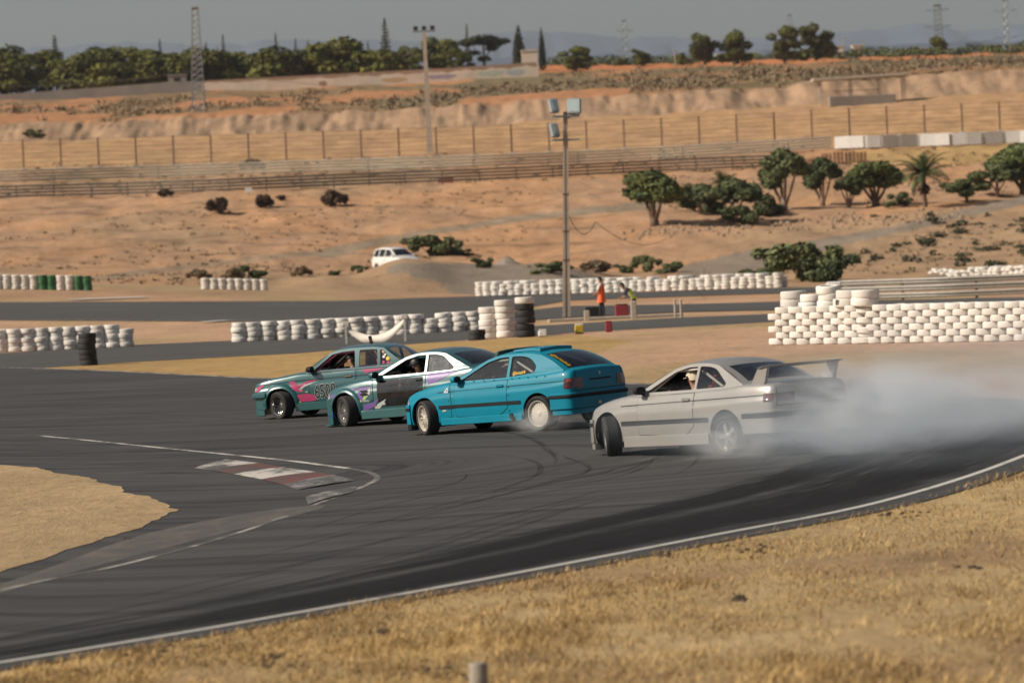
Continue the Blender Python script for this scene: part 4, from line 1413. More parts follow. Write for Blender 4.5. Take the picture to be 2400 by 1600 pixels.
def add_fingers(mesh, wrist, palm, spread, mi, curl=0.5, length=.075, thumb_dir=None, bend=None):
    """five separate tapered fingers rooted inside the palm, appended to the same mesh"""
    d = (Vector(palm) - Vector(wrist)).normalized()
    sp_ = Vector(spread); sp_ = (sp_ - d * sp_.dot(d)).normalized()
    nrm = d.cross(sp_).normalized() if bend is None else Vector(bend).normalized()
    mb = MB()
    for k, (off, ln) in enumerate(((-.030, .80), (-.010, .98), (.010, 1.0), (.030, .90))):
        p0 = Vector(palm) + sp_ * off - d * .012
        p1 = p0 + d * length * ln * .5
        p2 = p1 + (d * (1 - curl) + nrm * curl).normalized() * length * ln * .35
        p3 = p2 + (d * (1 - 1.6 * curl) + nrm * 1.6 * curl).normalized() * length * ln * .28
        mb.tube([p0, p1, p2, p3], [.010, .0095, .0085, .006], 6)
    t0 = Vector(palm) - d * .05 + sp_ * .03
    t1 = t0 + (sp_ * .8 + d * .5).normalized() * .035
    t2 = t1 + (sp_ * .3 + d * .9 + nrm * curl).normalized() * .035
    mb.tube([t0, t1, t2], [.012, .0105, .008], 6)
    bm = bmesh.new(); bm.from_mesh(mesh)
    base = [bm.verts.new(v) for v in mb.v]
    for f in mb.f:
        try:
            fc = bm.faces.new([base[i] for i in f]); fc.material_index = mi; fc.smooth = True
        except ValueError: pass
    bm.to_mesh(mesh); bm.free()

def add_face(mesh, c, look, mi_skin, mi_dark, up=Vector((0, 0, 1)), size=.115):
    """nose, brows, eyes, mouth and ears on the head"""
    l = Vector(look).normalized(); r = l.cross(up).normalized(); u = r.cross(l)
    mb = MB()
    c = Vector(c)
    def blob(p, a, b_, d, mi, n=8):
        rings = []
        for i in range(5):
            th = math.pi * (i / 4) * .5
            rings.append([p + l * d * math.cos(th) + (r * a * math.cos(q) + u * b_ * math.sin(q)) * math.sin(th) for q in [2 * math.pi * k / n for k in range(n)]])
        mb.rings(rings, mi)
    blob(c + l * size * .72 - u * size * .18, .017, .030, .032, mi_skin)
    for s_ in (-1, 1):
        blob(c + l * size * .70 + r * s_ * .034 + u * .004, .016, .009, .016, mi_dark)
        blob(c + l * size * .72 + r * s_ * .034 + u * .026, .022, .006, .014, mi_dark)
        e = c + r * s_ * size * .80 - u * .008
        rings = [[e + r * s_ * dd + (l * .018 * k * math.cos(q) + u * .030 * k * math.sin(q)) for q in [2 * math.pi * z / 8 for z in range(8)]] for dd, k in ((-.01, 1), (.012, 1), (.016, .6))]
        mb.rings(rings, mi_skin, caps=True)
    blob(c + l * size * .72 - u * size * .55, .026, .007, .012, mi_dark)
    bm = bmesh.new(); bm.from_mesh(mesh)
    base = [bm.verts.new(v) for v in mb.v]
    for f, m in zip(mb.f, mb.m):
        try:
            fc = bm.faces.new([base[i] for i in f]); fc.material_index = m; fc.smooth = True
        except ValueError: pass
    bm.to_mesh(mesh); bm.free()

def cap_shell(name, c, look, rad, mat, parent, brim=True, low=-.1, full=False, up=Vector((0, 0, 1))):
    """hair, cap or helmet closing over the skull"""
    l = Vector(look).normalized(); r = l.cross(up).normalized(); u = r.cross(l)
    c = Vector(c); mb = MB(); rings = []
    for i in range(9):
        th = (math.pi * .5) * (1 - i / 8) if not full else math.pi * (.06 + .80 * (1 - i / 8))
        rr = math.sin(th); hh = math.cos(th)
        ring = []
        for k in range(20):
            q = 2 * math.pi * k / 20
            front = math.cos(q)
            drop = 0 if full else (-.045 if front < .2 else .02) * rr
            ring.append(c + l * (rad * 1.08 * rr * front - .008) + r * rad * .92 * rr * math.sin(q) + u * (rad * 1.12 * hh + drop + low * .1))
        rings.append(ring)
    mb.rings(rings, 0)
    if brim:
        pts = []
        for k in range(9):
            q = -1.1 + 2.2 * k / 8
            pts.append((c + l * rad * 1.04 * math.cos(q) + r * rad * .9 * math.sin(q) + u * .03, c + l * (rad * 1.0 * math.cos(q) + .07) + r * rad * .8 * math.sin(q) + u * .015))
        vs = [p for ab in pts for p in ab]
        mb.add(vs, [(2 * k, 2 * k + 1, 2 * k + 3, 2 * k + 2) for k in range(8)])
    me = mb.mesh(name); recalc(me)
    return link(name, me, mat, parent, smooth=60)

def seated_driver(M, hip, wheel_c, shirt, label, headgear, look=(1, .1, 0), arms='wheel', head=(0, 0, 0), z_head=1.10):
    """a driver in car coordinates: hips on the seat, feet at the pedals, hands on the wheel"""
    hx, hy, hz = hip
    J = {'pelvis': (hx, hy, hz, .125), 'belly': (hx - .07, hy, hz + .17, (.145, .12)), 'chest': (hx - .13, hy, hz + .37, (.165, .125)), 'neckb': (hx - .15, hy, hz + .50, .075),
         'neck': (hx - .135, hy, hz + .56, .056), 'head': (hx - .115 + head[0], hy + head[1], hz + .655, (.082, .098)), 'crown': (hx - .12 + head[0], hy + head[1], hz + .755, (.072, .085))}
    E = [('pelvis', 'belly'), ('belly', 'chest'), ('chest', 'neckb'), ('neckb', 'neck'), ('neck', 'head'), ('head', 'crown')]
    zone = {'neck': 1, 'head': 1, 'crown': 1}
    for s_, n in ((1, 'l'), (-1, 'r')):
        J['sh' + n] = (hx - .13, hy + s_ * .185, hz + .43, .068)
        if arms == 'wheel' or n == 'r':
            wp = (wheel_c[0] + .0, wheel_c[1] + s_ * .16, wheel_c[2] + .03)
            J['el' + n] = ((hx - .13) * .45 + wp[0] * .55, hy + s_ * .30, hz + .22, .045)
            J['wr' + n] = (wp[0] - .07, wp[1] + s_ * .01, wp[2] - .01, .029)
            J['pa' + n] = (wp[0] - .005, wp[1], wp[2] + .02, (.030, .020))
        else:
            J['el' + n] = (hx + .05, hy + .33, hz + .30, .045)
            J['wr' + n] = (hx + .28, hy + .22, hz + .40, .029)
            J['pa' + n] = (hx + .36, hy + .18, hz + .42, (.030, .020))
        E += [('chest', 'sh' + n), ('sh' + n, 'el' + n), ('el' + n, 'wr' + n), ('wr' + n, 'pa' + n)]
        zone['wr' + n] = 1; zone['pa' + n] = 1
        J['kn' + n] = (hx + .44, hy + s_ * .13, hz + .14, .062)
        J['th' + n] = (hx + .14, hy + s_ * .11, hz + .02, .088)
        J['an' + n] = (hx + .74, hy + s_ * .12, hz - .08, .042)
        J['to' + n] = (hx + .86, hy + s_ * .12, hz - .02, .035)
        E += [('pelvis', 'th' + n), ('th' + n, 'kn' + n), ('kn' + n, 'an' + n), ('an' + n, 'to' + n)]
        for q in ('kn', 'th', 'an', 'to'): zone[q + n] = 2
    nm = skin_body('person', J, E, [shirt, 'skin_tan', 'cloth_black', 'eye_dark'], zone)
    for n, s_ in (('l', 1), ('r', -1)):
        add_fingers(nm, J['wr' + n][:3], J['pa' + n][:3], (0, s_ * .3, 1), 1, .75, .07, bend=(0, -s_ * .4, -1))
    hc = Vector(J['head'][:3]) + Vector((0, 0, .03))
    add_face(nm, hc, look, 1, 3, size=.11)
    o = link('person', nm, [shirt])
    o.matrix_world = M
    tag(o, label, 'person')
    if headgear == 'helmet': cap_shell('helmet', hc, look, .150, 'helmet_dark', o, brim=True, low=0.2)
    elif headgear == 'white helmet': cap_shell('helmet', hc, look, .150, 'cap_cream', o, brim=True, low=0.2)
    elif headgear == 'cap': cap_shell('cap', hc, look, .118, 'cap_cream', o, brim=True, low=.3)
    else: cap_shell('hair', hc, look, .112, 'hair_black', o, brim=False, low=.2)
    return o, J

def standing_person(px, row_feet, D, rz, vest, trousers, label, shirt='cloth_white', bend=0.0, arm_l=None, arm_r=None, height=1.75, hair='hair_black', long_vest=False):
    """upright figure; +X is where it faces"""
    k = height / 1.75
    J = {'pelvis': (0, 0, .95, (.135, .11)), 'belly': (.01 + bend * .1, 0, 1.12, (.14, .105)), 'chest': (.02 + bend * .35, 0, 1.33 - bend * .05, (.165, .11)), 'neckb': (.02 + bend * .52, 0, 1.47 - bend * .12, .07),
         'neck': (.03 + bend * .60, 0, 1.52 - bend * .14, .053), 'head': (.045 + bend * .70, 0, 1.605 - bend * .16, (.078, .092)), 'crown': (.045 + bend * .78, 0, 1.695 - bend * .18, (.068, .08))}
    E = [('pelvis', 'belly'), ('belly', 'chest'), ('chest', 'neckb'), ('neckb', 'neck'), ('neck', 'head'), ('head', 'crown')]
    zone = {'neck': 1, 'head': 1, 'crown': 1}
    for s_, n, arm in ((1, 'l', arm_l), (-1, 'r', arm_r)):
        sh = Vector((.02 + bend * .42, s_ * .19, 1.41 - bend * .08))
        el, wr = arm or ((.02, s_ * .26, 1.12), (.10, s_ * .24, .90))
        el, wr = Vector(el), Vector(wr)
        pa = wr + (wr - el).normalized() * .075
        J['sh' + n] = tuple(sh) + (.062,); J['el' + n] = tuple(el) + (.043,); J['wr' + n] = tuple(wr) + (.028,); J['pa' + n] = tuple(pa) + ((.030, .018),)
        E += [('chest', 'sh' + n), ('sh' + n, 'el' + n), ('el' + n, 'wr' + n), ('wr' + n, 'pa' + n)]
        zone['wr' + n] = 1; zone['pa' + n] = 1
        st = .06 if n == 'l' else -.07
        J['th' + n] = (.0, s_ * .10, .80, .088); J['kn' + n] = (st * .6 + .02, s_ * .11, .48, .058); J['an' + n] = (st, s_ * .115, .09, .042); J['to' + n] = (st + .15, s_ * .13, .035, .036)
        E += [('pelvis', 'th' + n), ('th' + n, 'kn' + n), ('kn' + n, 'an' + n), ('an' + n, 'to' + n)]
        for q in ('kn', 'th', 'an'): zone[q + n] = 2
        zone['to' + n] = 3
    J = {a: tuple(c * k for c in b[:3]) + (b[3],) for a, b in J.items()}
    nm = skin_body('person', J, E, [shirt, 'skin_tan', trousers, 'cloth_black'], zone)
    for n, s_ in (('l', 1), ('r', -1)):
        add_fingers(nm, J['wr' + n][:3], J['pa' + n][:3], (1, 0, 0), 1, .35)
    hc = Vector(J['head'][:3]) + Vector((0, 0, .03))
    add_face(nm, hc, (1, 0, 0), 1, 3)
    o = link('person', nm, [shirt])
    g = ground_at(px, D) if row_feet is None else hit(px, row_feet)
    o.location = g; o.rotation_euler = (0, 0, rz)
    tag(o, label, 'person')
    cap_shell('hair', hc, (1, 0, 0), .112, hair, o, brim=False, low=.2)
    if vest:
        mb = MB(); rings = []
        zlo = .66 if long_vest else .88
        for i in range(10):
            z = zlo + (1.46 - bend * .1 - zlo) * i / 9
            t = (z - .95) / .5
            cx = .01 + bend * max(0, t) * .45
            wy = .205 if z < 1.30 else .205 - .10 * ((z - 1.30) / .16) ** 1.5
            wx = .15 if z < 1.3 else .15 - .04 * (z - 1.3) / .16
            if long_vest: wy += .07 * max(0, (.95 - z) / .3); wx += .05 * max(0, (.95 - z) / .3)
            rings.append([(k * (cx + wx * math.cos(q)), k * wy * math.sin(q), k * z) for q in [2 * math.pi * j / 18 for j in range(18)]])
        mb.rings(rings, 0)
        me = mb.mesh('vest')
        for p in me.polygons:
            p.material_index = 1 if (abs(p.center.z / k - 1.02) < .035 or abs(p.center.z / k - 1.2) < .03) else 0
        recalc(me)
        link('safety_vest', me, [vest, 'reflective_tape'], o, smooth=60)
    return o
def wiper_arm(c):
    mb = MB()
    for y0, y1 in ((.45, -.05), (-.05, -.5)):
        mb.tube([(c.sp['a_base'][0] + .10, y0, c.sp['a_base'][1] + .03), (c.sp['a_base'][0] + .03, y1, c.sp['a_base'][1] + .055)], .008, 5)
    mb.build('wiper', 'trim_black', c.root)

def nose_e36(c, grille=True):
    """headlamps, kidney openings, low intake"""
    for sg in (1, -1):
        pl = [(sg * .30, .56), (sg * .30, .665), (sg * .70, .655), (sg * .74, .56)]
        c.patch('headlamp', Car.round_poly(pl, .03), 'lamp_clear', .008, 1, None, 'front', .08, .05)
        c.patch('grille', Car.round_poly([(sg * .04, .57), (sg * .04, .67), (sg * .22, .67), (sg * .22, .57)], .03), 'trim_black', .008, 1, None, 'front', .08, .05)
    c.patch('air_intake', Car.round_poly([(-.45, .26), (-.45, .40), (.45, .40), (.45, .26)], .03), 'gap_dark', .006, 1, None, 'front', .1, .05)

# ================================================================== the blue three-door hatchback
sp = spec_coupe()
sp.update(
    w=[(-1.98, .62), (-1.955, .72), (-1.91, .775), (-1.8, .81), (-1.5, .838), (-1.2, .852), (0, .855), (1.2, .85), (1.6, .835), (1.8, .80), (1.94, .745), (2.05, .66), (2.12, .55), (2.15, .43)],
    zt=[(-1.98, .86), (-1.96, .93), (-1.91, .975), (-1.8, .985), (-1.5, .965), (-1.2, .945), (-.3, .915), (.6, .895), (.9, .90), (1.25, .87), (1.7, .79), (1.95, .725), (2.06, .685), (2.12, .645), (2.15, .58)],
    zb=[(-1.98, .46), (-1.95, .36), (-1.85, .27), (-1.5, .22), (-1.0, .19), (1.0, .18), (1.85, .17), (2.06, .17), (2.12, .2), (2.15, .28)],
    crown=[(-1.98, .03), (-1.8, .03), (-1.6, .01), (-1.2, 0), (.6, 0), (.9, .045), (1.4, .05), (2.0, .05), (2.215, .03)],
    roof=[(.06, 1.262), (-.12, 1.302), (-.4, 1.330), (-.8, 1.328), (-1.18, 1.285)],
    c_base=(-1.78, .985), cabin=(-1.60, .88), rs_gap=.86, rs_stop=(.07, .93), c_bow=.03, rs_mat='car_glass',
    windows=[dict(p=[(.64, .925), (.05, 1.212), (-.22, 1.275), (-.44, 1.286), (-.46, .935)], r=.035, name='door_window'),
             dict(p=[(-.535, .94), (-.515, 1.285), (-.74, 1.284), (-.97, 1.235), (-1.14, 1.09), (-1.10, .985)], r=[.03, .03, .1, .1, .1, .1], name='quarter_window')])
sp['wr'] = .312
blue = Car('hatchback_car', sp, 'paint_blue')
b = blue
b.body(); b.greenhouse()
for sd in (1, -1):
    common_side(b, dict(p=[(.74, .87), (.70, .30), (-.30, .27), (-.52, .40), (-.52, .885)], handle=(-.36, .79), hmat='paint_blue'), side=sd)
    for nm, line in (('panel_gap', [(1.14, .75), (-1.93, .80)]),):
        b.seam(nm, line, sd, .008, off=.0075)
    b.seam('panel_gap', [(.86, .87), (.80, .60), (.82, .22)], sd, .010)
    # rub strip
    for xa, xb in ((1.10, -.84),):
        b.patch('rub_strip', [(xa, .455), (xa, .515), (xb, .515), (xb, .455)], 'trim_black', .012, sd)
    b.sweep('side_skirt', b.side_path(1.08, -.84, .24, sd), .155, .285, .022, .06, 'paint_blue')
    b.mirror(.66, .90, sd, 'paint_blue')
    b.patch('side_marker', Car.round_poly([(1.02, .405), (1.02, .435), (.93, .435), (.93, .405)], .012), 'lamp_clear', .008, sd)
    # rivet heads along the cut panels
    for x, z in [(.86 - .0, z) for z in (.3, .45, .6, .75)] + [(x, .905) for x in (.55, .3, .05, -.2, -.62, -.8, -1.0, -1.2, -1.4)] + [(-.56, z) for z in (.35, .5, .62, .76)]:
        y = b.side_y(x, z) if z < .88 else b.side_y(x, .88)
        rv = MB(); rv.box((x, sd * (y + .002), z), (.016, .012, .016))
        rv.build('rivet', 'trim_black', b.root)
    # tail lamp wrapping the corner
    tl = b.patch('tail_lamp', Car.round_poly([(-1.95, .66), (-1.95, .84), (-1.82, .84), (-1.82, .66)], .02), 'tail_red', .007, sd, None, None, .02, .04)
    b.patch('tail_lamp', Car.round_poly([(sd * .46, .655), (sd * .47, .835), (sd * .72, .842), (sd * .72, .66)], .025), 'tail_red', .007, 1, None, 'rear', .04, .05)
    b.patch('lamp_divider', [(-1.945, .735), (-1.945, .747), (-1.82, .747), (-1.82, .735)], 'gap_dark', .0095, sd, tl, None, .02, .04)
    b.patch('lamp_amber', Car.round_poly([(-1.945, .775), (-1.945, .83), (-1.87, .83), (-1.87, .775)], .008), 'tail_amber', .0088, sd, tl, None, .02, .04)
# boot lid seam, number plate recess, badge, handle
b.seam('hatch_gap', [(-.62, .985), (-.68, .62), (.68, .62), (.62, .985)], 1, .012, 'rear')
b.patch('plate_recess', Car.round_poly([(-.30, .775), (-.30, .80), (.30, .80), (.30, .775)], .01), 'gap_dark', .008, 1, None, 'rear')
b.patch('badge', [(.03 * math.cos(a), .885 + .03 * math.sin(a)) for a in [2 * math.pi * k / 14 for k in range(14)]], 'decal_grey', .009, 1, None, 'rear', .05, .05)
b.sweep('rear_bumper', b.plan(.44, -1.52, True), .30, .585, .030, .05, 'paint_blue')
b.sweep('bumper_strip', b.plan(.52, -1.50, True), .495, .555, .044, .03, 'trim_black')
b.sweep('rear_valance', b.plan(.40, -1.54, True), .20, .30, .004, .05, 'paint_blue')
b.sweep('front_bumper', b.plan(.44, 1.86), .20, .56, .022, .06, 'paint_blue')
b.sweep('bumper_strip', b.plan(.50, 1.86), .44, .505, .036, .03, 'trim_black')
b.sweep('front_lip', b.plan(.20, 1.86), .10, .20, .035, .10, 'trim_black')
tow = MB(); tow.bevel_box((-2.03, .12, .37), (.05, .09, .06), .012); tow.build('tow_eye', 'rim_silver', b.root)
ex = MB(); ex.lathe([(.04, 0), (.045, .12), (.035, .12), (.03, 0)], 14, M=Matrix.Translation((-1.98, -.42, .24)) @ Matrix.Rotation(R(90), 4, 'Z')); ex.build('exhaust_pipe', 'rim_dark', b.root, smooth=50)
hole = MB(); hole.bevel_box((-.60, b.side_y(-.6, .25) + .012, .255), (.11, .06, .085), .03); hole.tube([(-.60, b.side_y(-.6, .25) + .02, .25), (-.66, b.side_y(-.6, .25) + .03, .18)], .04, 10); hole.build('side_exhaust', 'gap_dark', b.root, smooth=50)
# popped glass sunroof panel lying on the roof
sr = MB(); rg = []
for t in range(7):
    x = -.42 - .62 * t / 6
    zc = b.zr(x) + .030
    rg.append([(x, -.44, zc + .006 + .035 * math.sin(math.pi * (t / 6) ** .6)), (x, -.43, zc + .035 + .02 * t / 6), (x, 0, zc + .055 + .02 * t / 6), (x, .43, zc + .035 + .02 * t / 6), (x, .44, zc + .006), (x, 0, zc)])
sr.rings(rg, 0, caps=True)
me_ = sr.mesh('roof_hatch'); recalc(me_); link('roof_hatch', me_, 'paint_blue', b.root, smooth=30)
wiper_arm(b); nose_e36(b)
b.interior('trim_black', driver_cage(xm=-.50), 'cage_white', 2)
b.text('lettering', '@iamadrift', -.60, .965, .085, 'decal_yellow', 1, .002, 'glass', rot=R(2.5), shear=.15, sx=.78)
# lettering down the left edge of the rear screen
def screen_text(c, body, size, mat, i0=4, v0=.86, v1=.12, fcol=-1, nudge=.012):
    cu = bpy.data.curves.new('t', 'FONT'); cu.body = body; cu.size = 1.0; cu.shear = .15; cu.resolution_u = 3
    to = bpy.data.objects.new('t', cu); col.objects.link(to)
    dg = bpy.context.evaluated_depsgraph_get(); dg.update()
    me = bpy.data.meshes.new_from_object(to.evaluated_get(dg)); bpy.data.objects.remove(to)
    xs = [v.co.x for v in me.vertices]; L = max(xs)
    P = c.rs; nf, nv = 24, 16
    def S(f, v):
        i = min(max((f + 1) / 2 * nf, 0), nf - .001); j = min(max(v * nv, 0), nv - .001)
        a, bb = int(i), int(j); p, q = i - a, j - bb
        return P[bb, a].lerp(P[bb, a + 1], p).lerp(P[bb + 1, a].lerp(P[bb + 1, a + 1], p), q)
    for v in me.vertices:
        t = v.co.x / L; h = v.co.y
        vv = v0 + (v1 - v0) * t
        ff = .80 - .0 * t
        p = S(ff + h * size, vv)
        n = (S(ff - .05, vv) - S(ff, vv)).cross(S(ff, min(.95, vv + .05)) - S(ff, vv)).normalized()
        if n.x > 0: n = -n
        v.co = p + n * nudge
    me.materials.clear()
    link('lettering', me, mat, c.root)
screen_text(b, '@iamadrift', -.17, 'decal_yellow')
# small triangular sticker on the wing
b.patch('sticker', [(.90, .83), (.985, .74), (.87, .735)], 'decal_white', .009, 1)
b.patch('sticker', [(.905, .80), (.95, .755), (.885, .752)], 'decal_purple', .0105, 1)
b.place(1004, 1021, R(41))
for x, sd, st in ((sp['xf'], 1, R(-26)), (sp['xf'], -1, R(-26)), (sp['xr'], 1, 0), (sp['xr'], -1, 0)):
    b.wheel(x, sd, st, camber=R(-3 if x > 0 else -1), style='disc' if x < 0 else 'multi', rim='rim_white', rr=.232, y=.745 if x > 0 else .75)
tag(b.root, 'bright blue three-door hatchback with yellow lettering, third of the drifting cars', 'car', 'cars drifting through the bend')

seated_driver(b.M, (-.20, .38, .42), (.37, .36, .86), 'cloth_black', 'driver with pale helmet behind the side glass of the blue hatchback', 'white helmet', look=(1, .3, 0))

# ================================================================== the dark green coupe with the see-through door
sp = spec_coupe()
sp['windows'][0]['open'] = True
sp['windows'][1]['mat'] = 'car_plastic_pane'
sp['side_cut'] = [[(.62, .36), (.66, .78), (.60, .845), (-.44, .855), (-.46, .45), (-.36, .36)]]
sp['track'] = .76
coupe = Car('drift_coupe', sp, 'paint_green')
c = coupe
c.body(); c.greenhouse()
for sd in (1, -1):
    if sd == 1:
        pane = Car.round_poly([(.64, .34), (.68, .78), (.62, .862), (-.46, .872), (-.48, .45), (-.38, .34)], .04)
        d = c.patch('door', pane, 'door_plastic', .004, 1)
        c.seam('door_gap', [(.80, .88), (.76, .60), (.78, .27)], 1, .012)
        c.seam('door_gap', [(-.52, .90), (-.52, .45), (-.40, .30)], 1, .012)
        hb = MB(); hb.box((-.36, c.side_y(-.36, .80) + .016, .80), (.13, .02, .03)); hb.build('door_handle', 'trim_black', d)
    else:
        common_side(c, dict(p=[(.78, .87), (.74, .30), (-.34, .27), (-.52, .40), (-.52, .885)], handle=(-.36, .79)), side=sd)
    c.sweep('side_skirt', c.side_path(1.06, -.82, .24, sd), .12, .285, .055, .06, 'paint_green')
    c.seam('panel_gap', [(1.12, .755), (.82, .765)], sd, .008)
    c.mirror(.70, .90, sd, 'paint_green', 1.15)
    c.flare(sp['xf'], .345, .43, sd, .055, 'paint_green')
    c.flare(sp['xr'], .345, .44, sd, .065, 'paint_green')
    c.patch('tail_lamp', Car.round_poly([(sd * .40, .70), (sd * .40, .83), (sd * .70, .83), (sd * .70, .70)], .02), 'tail_red', .007, 1, None, 'rear', .04, .05)
c.sweep('front_bumper', c.plan(.44, 1.84), .22, .56, .022, .06, 'paint_green')
c.sweep('front_lip', c.plan(.20, 1.84), .05, .22, .035, .05, 'paint_green')
c.sweep('splitter', c.plan(.20, 1.84), .035, .055, .09, .1, 'paint_green')
c.sweep('rear_bumper', c.plan(.44, -1.62, True), .26, .585, .028, .05, 'paint_green')
nose_e36(c); wiper_arm(c)
# flame-shaped splashes on the wing and sill
for mat, poly in (('decal_purple', [(1.95, .60), (1.72, .68), (1.40, .745), (1.05, .735), (1.30, .70), (1.58, .64), (1.80, .58)]),
                  ('decal_purple', [(1.10, .74), (.86, .745), (.82, .72), (.98, .62), (1.02, .50), (1.12, .50), (1.14, .62)]),
                  ('decal_grey', [(.84, .73), (.96, .60), (1.06, .48), (1.00, .47), (.82, .62)]),
                  ('decal_lime', [(1.02, .52), (.95, .58), (.93, .545), (1.0, .50)]),
                  ('decal_orange', [(1.13, .52), (1.04, .50), (1.04, .475), (1.13, .485)]),
                  ('decal_purple', [(1.0, .40), (.80, .43), (.62, .50), (.74, .36), (.92, .30), (1.04, .30)]),
                  ('decal_grey', [(.74, .31), (.66, .40), (.44, .49), (.52, .40), (.62, .31)]),
                  ('decal_orange', [(.76, .32), (.71, .38), (.70, .345)]),
                  ('decal_purple', [(-.56, .90), (-.56, .70), (-.80, .74), (-1.10, .86), (-1.3, .90), (-1.0, .915)])):
    c.patch('flame_decal', poly, mat, .0062 if mat != 'decal_lime' else .0078, 1)
c.patch('star_decal', [(.50 + r_ * math.cos(a), .40 + r_ * math.sin(a)) for k in range(10) for r_, a in [((.05, .02)[k % 2], math.pi * k / 5 + .3)]], 'decal_grey', .012, 1)
for z in (.66, .60):
    c.patch('wing_vent', [(1.10, z + .025), (1.02, z - .03), (.86, z - .02), (.90, z + .028)], 'gap_dark', .0085, 1)
c.patch('rub_strip', [(1.10, .455), (1.10, .50), (.80, .50), (.80, .455)], 'paint_green', .014, 1)
c.text('lettering', 'RAY GARAGE', 1.085, .462, .045, 'decal_white', 1, .017, shear=.2, sx=.8)
for k in range(5):
    led = MB(); led.box((1.855 - .004 * k, .80, .20 + .024 * k), (.02, .02, .016)); led.build('led', 'lamp_blue', c.root)
# upturned rear spoiler
rw = MB(); rg = []
for k in range(17):
    f = -1 + k / 8
    y = .72 * f
    xe = c.end_x(min(abs(y), .70), .90) + .02
    up_ = .30 * (1 - .1 * abs(f) ** 4)
    rg.append([(xe + .34, y, .955), (xe + .10, y, 1.02), (xe - .10, y, .95 + up_), (xe - .13, y, .95 + up_ - .01), (xe + .04, y, .95)])
rw.rings(rg, 0, caps=True)
me_ = rw.mesh('ducktail'); recalc(me_); link('rear_spoiler', me_, 'paint_green', c.root, smooth=40)
c.interior('trim_black', driver_cage() + [('door', [(-.42, .64, .72), (.72, .655, .34)])], 'cage_green', 2)
c.place(816, 1001, R(36))
for x, sd, st in ((sp['xf'], 1, R(-29)), (sp['xf'], -1, R(-29)), (sp['xr'], 1, 0), (sp['xr'], -1, 0)):
    c.wheel(x, sd, st, camber=R(-4 if x > 0 else -1), style='multi', rim='rim_silver', rr=.215, y=.775)
tag(c.root, 'dark teal coupe with purple flames and clear plastic door, second of the drifting cars', 'car', 'cars drifting through the bend')
seated_driver(c.M, (.02, .46, .385), (.37, .36, .86), 'cloth_black', 'driver in black with dark headgear inside the purple-flamed coupe', 'helmet', look=(.55, .8, 0))

# ================================================================== the green four-door saloon
sp = dict(
    w=[(-2.19, .64), (-2.175, .72), (-2.14, .76), (-2.0, .785), (-1.6, .802), (-1.0, .812), (0, .815), (1.2, .808), (1.55, .795), (1.78, .765), (1.90, .73), (1.98, .67), (2.02, .58)],
    zt=[(-2.19, .84), (-2.17, .90), (-2.12, .93), (-1.6, .95), (-1.2, .94), (0, .925), (.6, .92), (.85, .92), (1.2, .885), (1.7, .825), (1.9, .785), (1.98, .75), (2.02, .70)],
    zb=[(-2.19, .42), (-2.15, .34), (-1.9, .27), (-1.0, .22), (1.0, .20), (1.85, .24), (1.97, .30), (2.02, .36)],
    crown=[(-2.19, .02), (-1.6, .04), (-1.4, .01), (-1.2, 0), (.6, 0), (.85, .035), (1.9, .04), (2.02, .02)],
    roof=[(.20, 1.302), (.05, 1.338), (-.3, 1.362), (-.75, 1.352), (-1.00, 1.315)],
    a_base=(.78, .915), c_base=(-1.50, .945), glass=None, cabin=(-1.30, .80), tumble=.33, belt_in=.085, rs_gap=.86, rs_mat='car_glass', base_crown=.01,
    windows=[dict(p=[(.60, .955), (.165, 1.265), (-.05, 1.298), (-.34, 1.308), (-.36, .96)], r=.025, name='door_window', open=True),
             dict(p=[(-.45, .96), (-.45, 1.308), (-.72, 1.305), (-.865, 1.29), (-.885, .965)], r=.025, name='door_window'),
             dict(p=[(-.925, .965), (-.915, 1.288), (-1.0, 1.262), (-1.19, 1.03), (-1.16, .97)], r=[.02, .02, .06, .06, .03], name='quarter_window')],
    xf=1.36, xr=-1.21, wr=.295, track=.745, arch_f=.335, arch_r=.335, seal='chrome', seat_x=-.26,
    off_o=[.06, .02, .008, 0, .002, .006, .02, .030, .045, .06, .085])
saloon = Car('drift_saloon', sp, 'paint_green')
e = saloon
e.body(); e.greenhouse()
for sd in (1, -1):
    common_side(e, dict(p=[(.68, .895), (.66, .33), (-.38, .31), (-.38, .905)], handle=(-.22, .79), hmat='chrome'), side=sd,
                rear_door=dict(p=[(-.415, .905), (-.415, .31), (-.80, .32), (-1.05, .62), (-1.10, .905)], handle=(-.93, .80), hmat='chrome'))
    e.seam('panel_gap', [(1.98, .735), (1.0, .775), (-2.1, .785)], sd, .011, off=.0075)
    e.patch('rub_strip', [(1.0, .515), (1.0, .545), (.70, .545), (.70, .515)], 'paint_green', .012, sd)
    e.sweep('side_skirt', e.side_path(1.02, -.84, .26, sd), .14, .31, .03, .06, 'paint_green')
    e.mirror(.62, .93, sd, 'trim_black', 1.1)
    e.flare(sp['xf'], .335, .43, sd, .065, 'paint_green')
    e.flare(sp['xr'], .335, .43, sd, .065, 'paint_green')
    for k, mat in enumerate(('headlamp', 'headlamp')):
        y0 = sd * (.36 + .24 * k)
        e.patch('headlamp', [(y0 + .085 * math.cos(a), .635 + .07 * math.sin(a)) for a in [2 * math.pi * q / 16 for q in range(16)]], 'lamp_clear', .01, 1, None, 'front', .05, .05)
    e.patch('tail_lamp', Car.round_poly([(sd * .38, .66), (sd * .38, .82), (sd * .69, .82), (sd * .69, .66)], .02), 'tail_red', .007, 1, None, 'rear', .04, .05)
    e.patch('chrome_trim', [(.76, .918), (.76, .932), (-1.24, .948), (-1.24, .934)], 'chrome', .006, sd)
e.sweep('front_bumper', e.plan(.50, 1.68), .455, .575, .075, .05, 'paint_green', round_=.03)
e.sweep('front_valance', e.plan(.44, 1.72), .22, .45, .004, .06, 'paint_green')
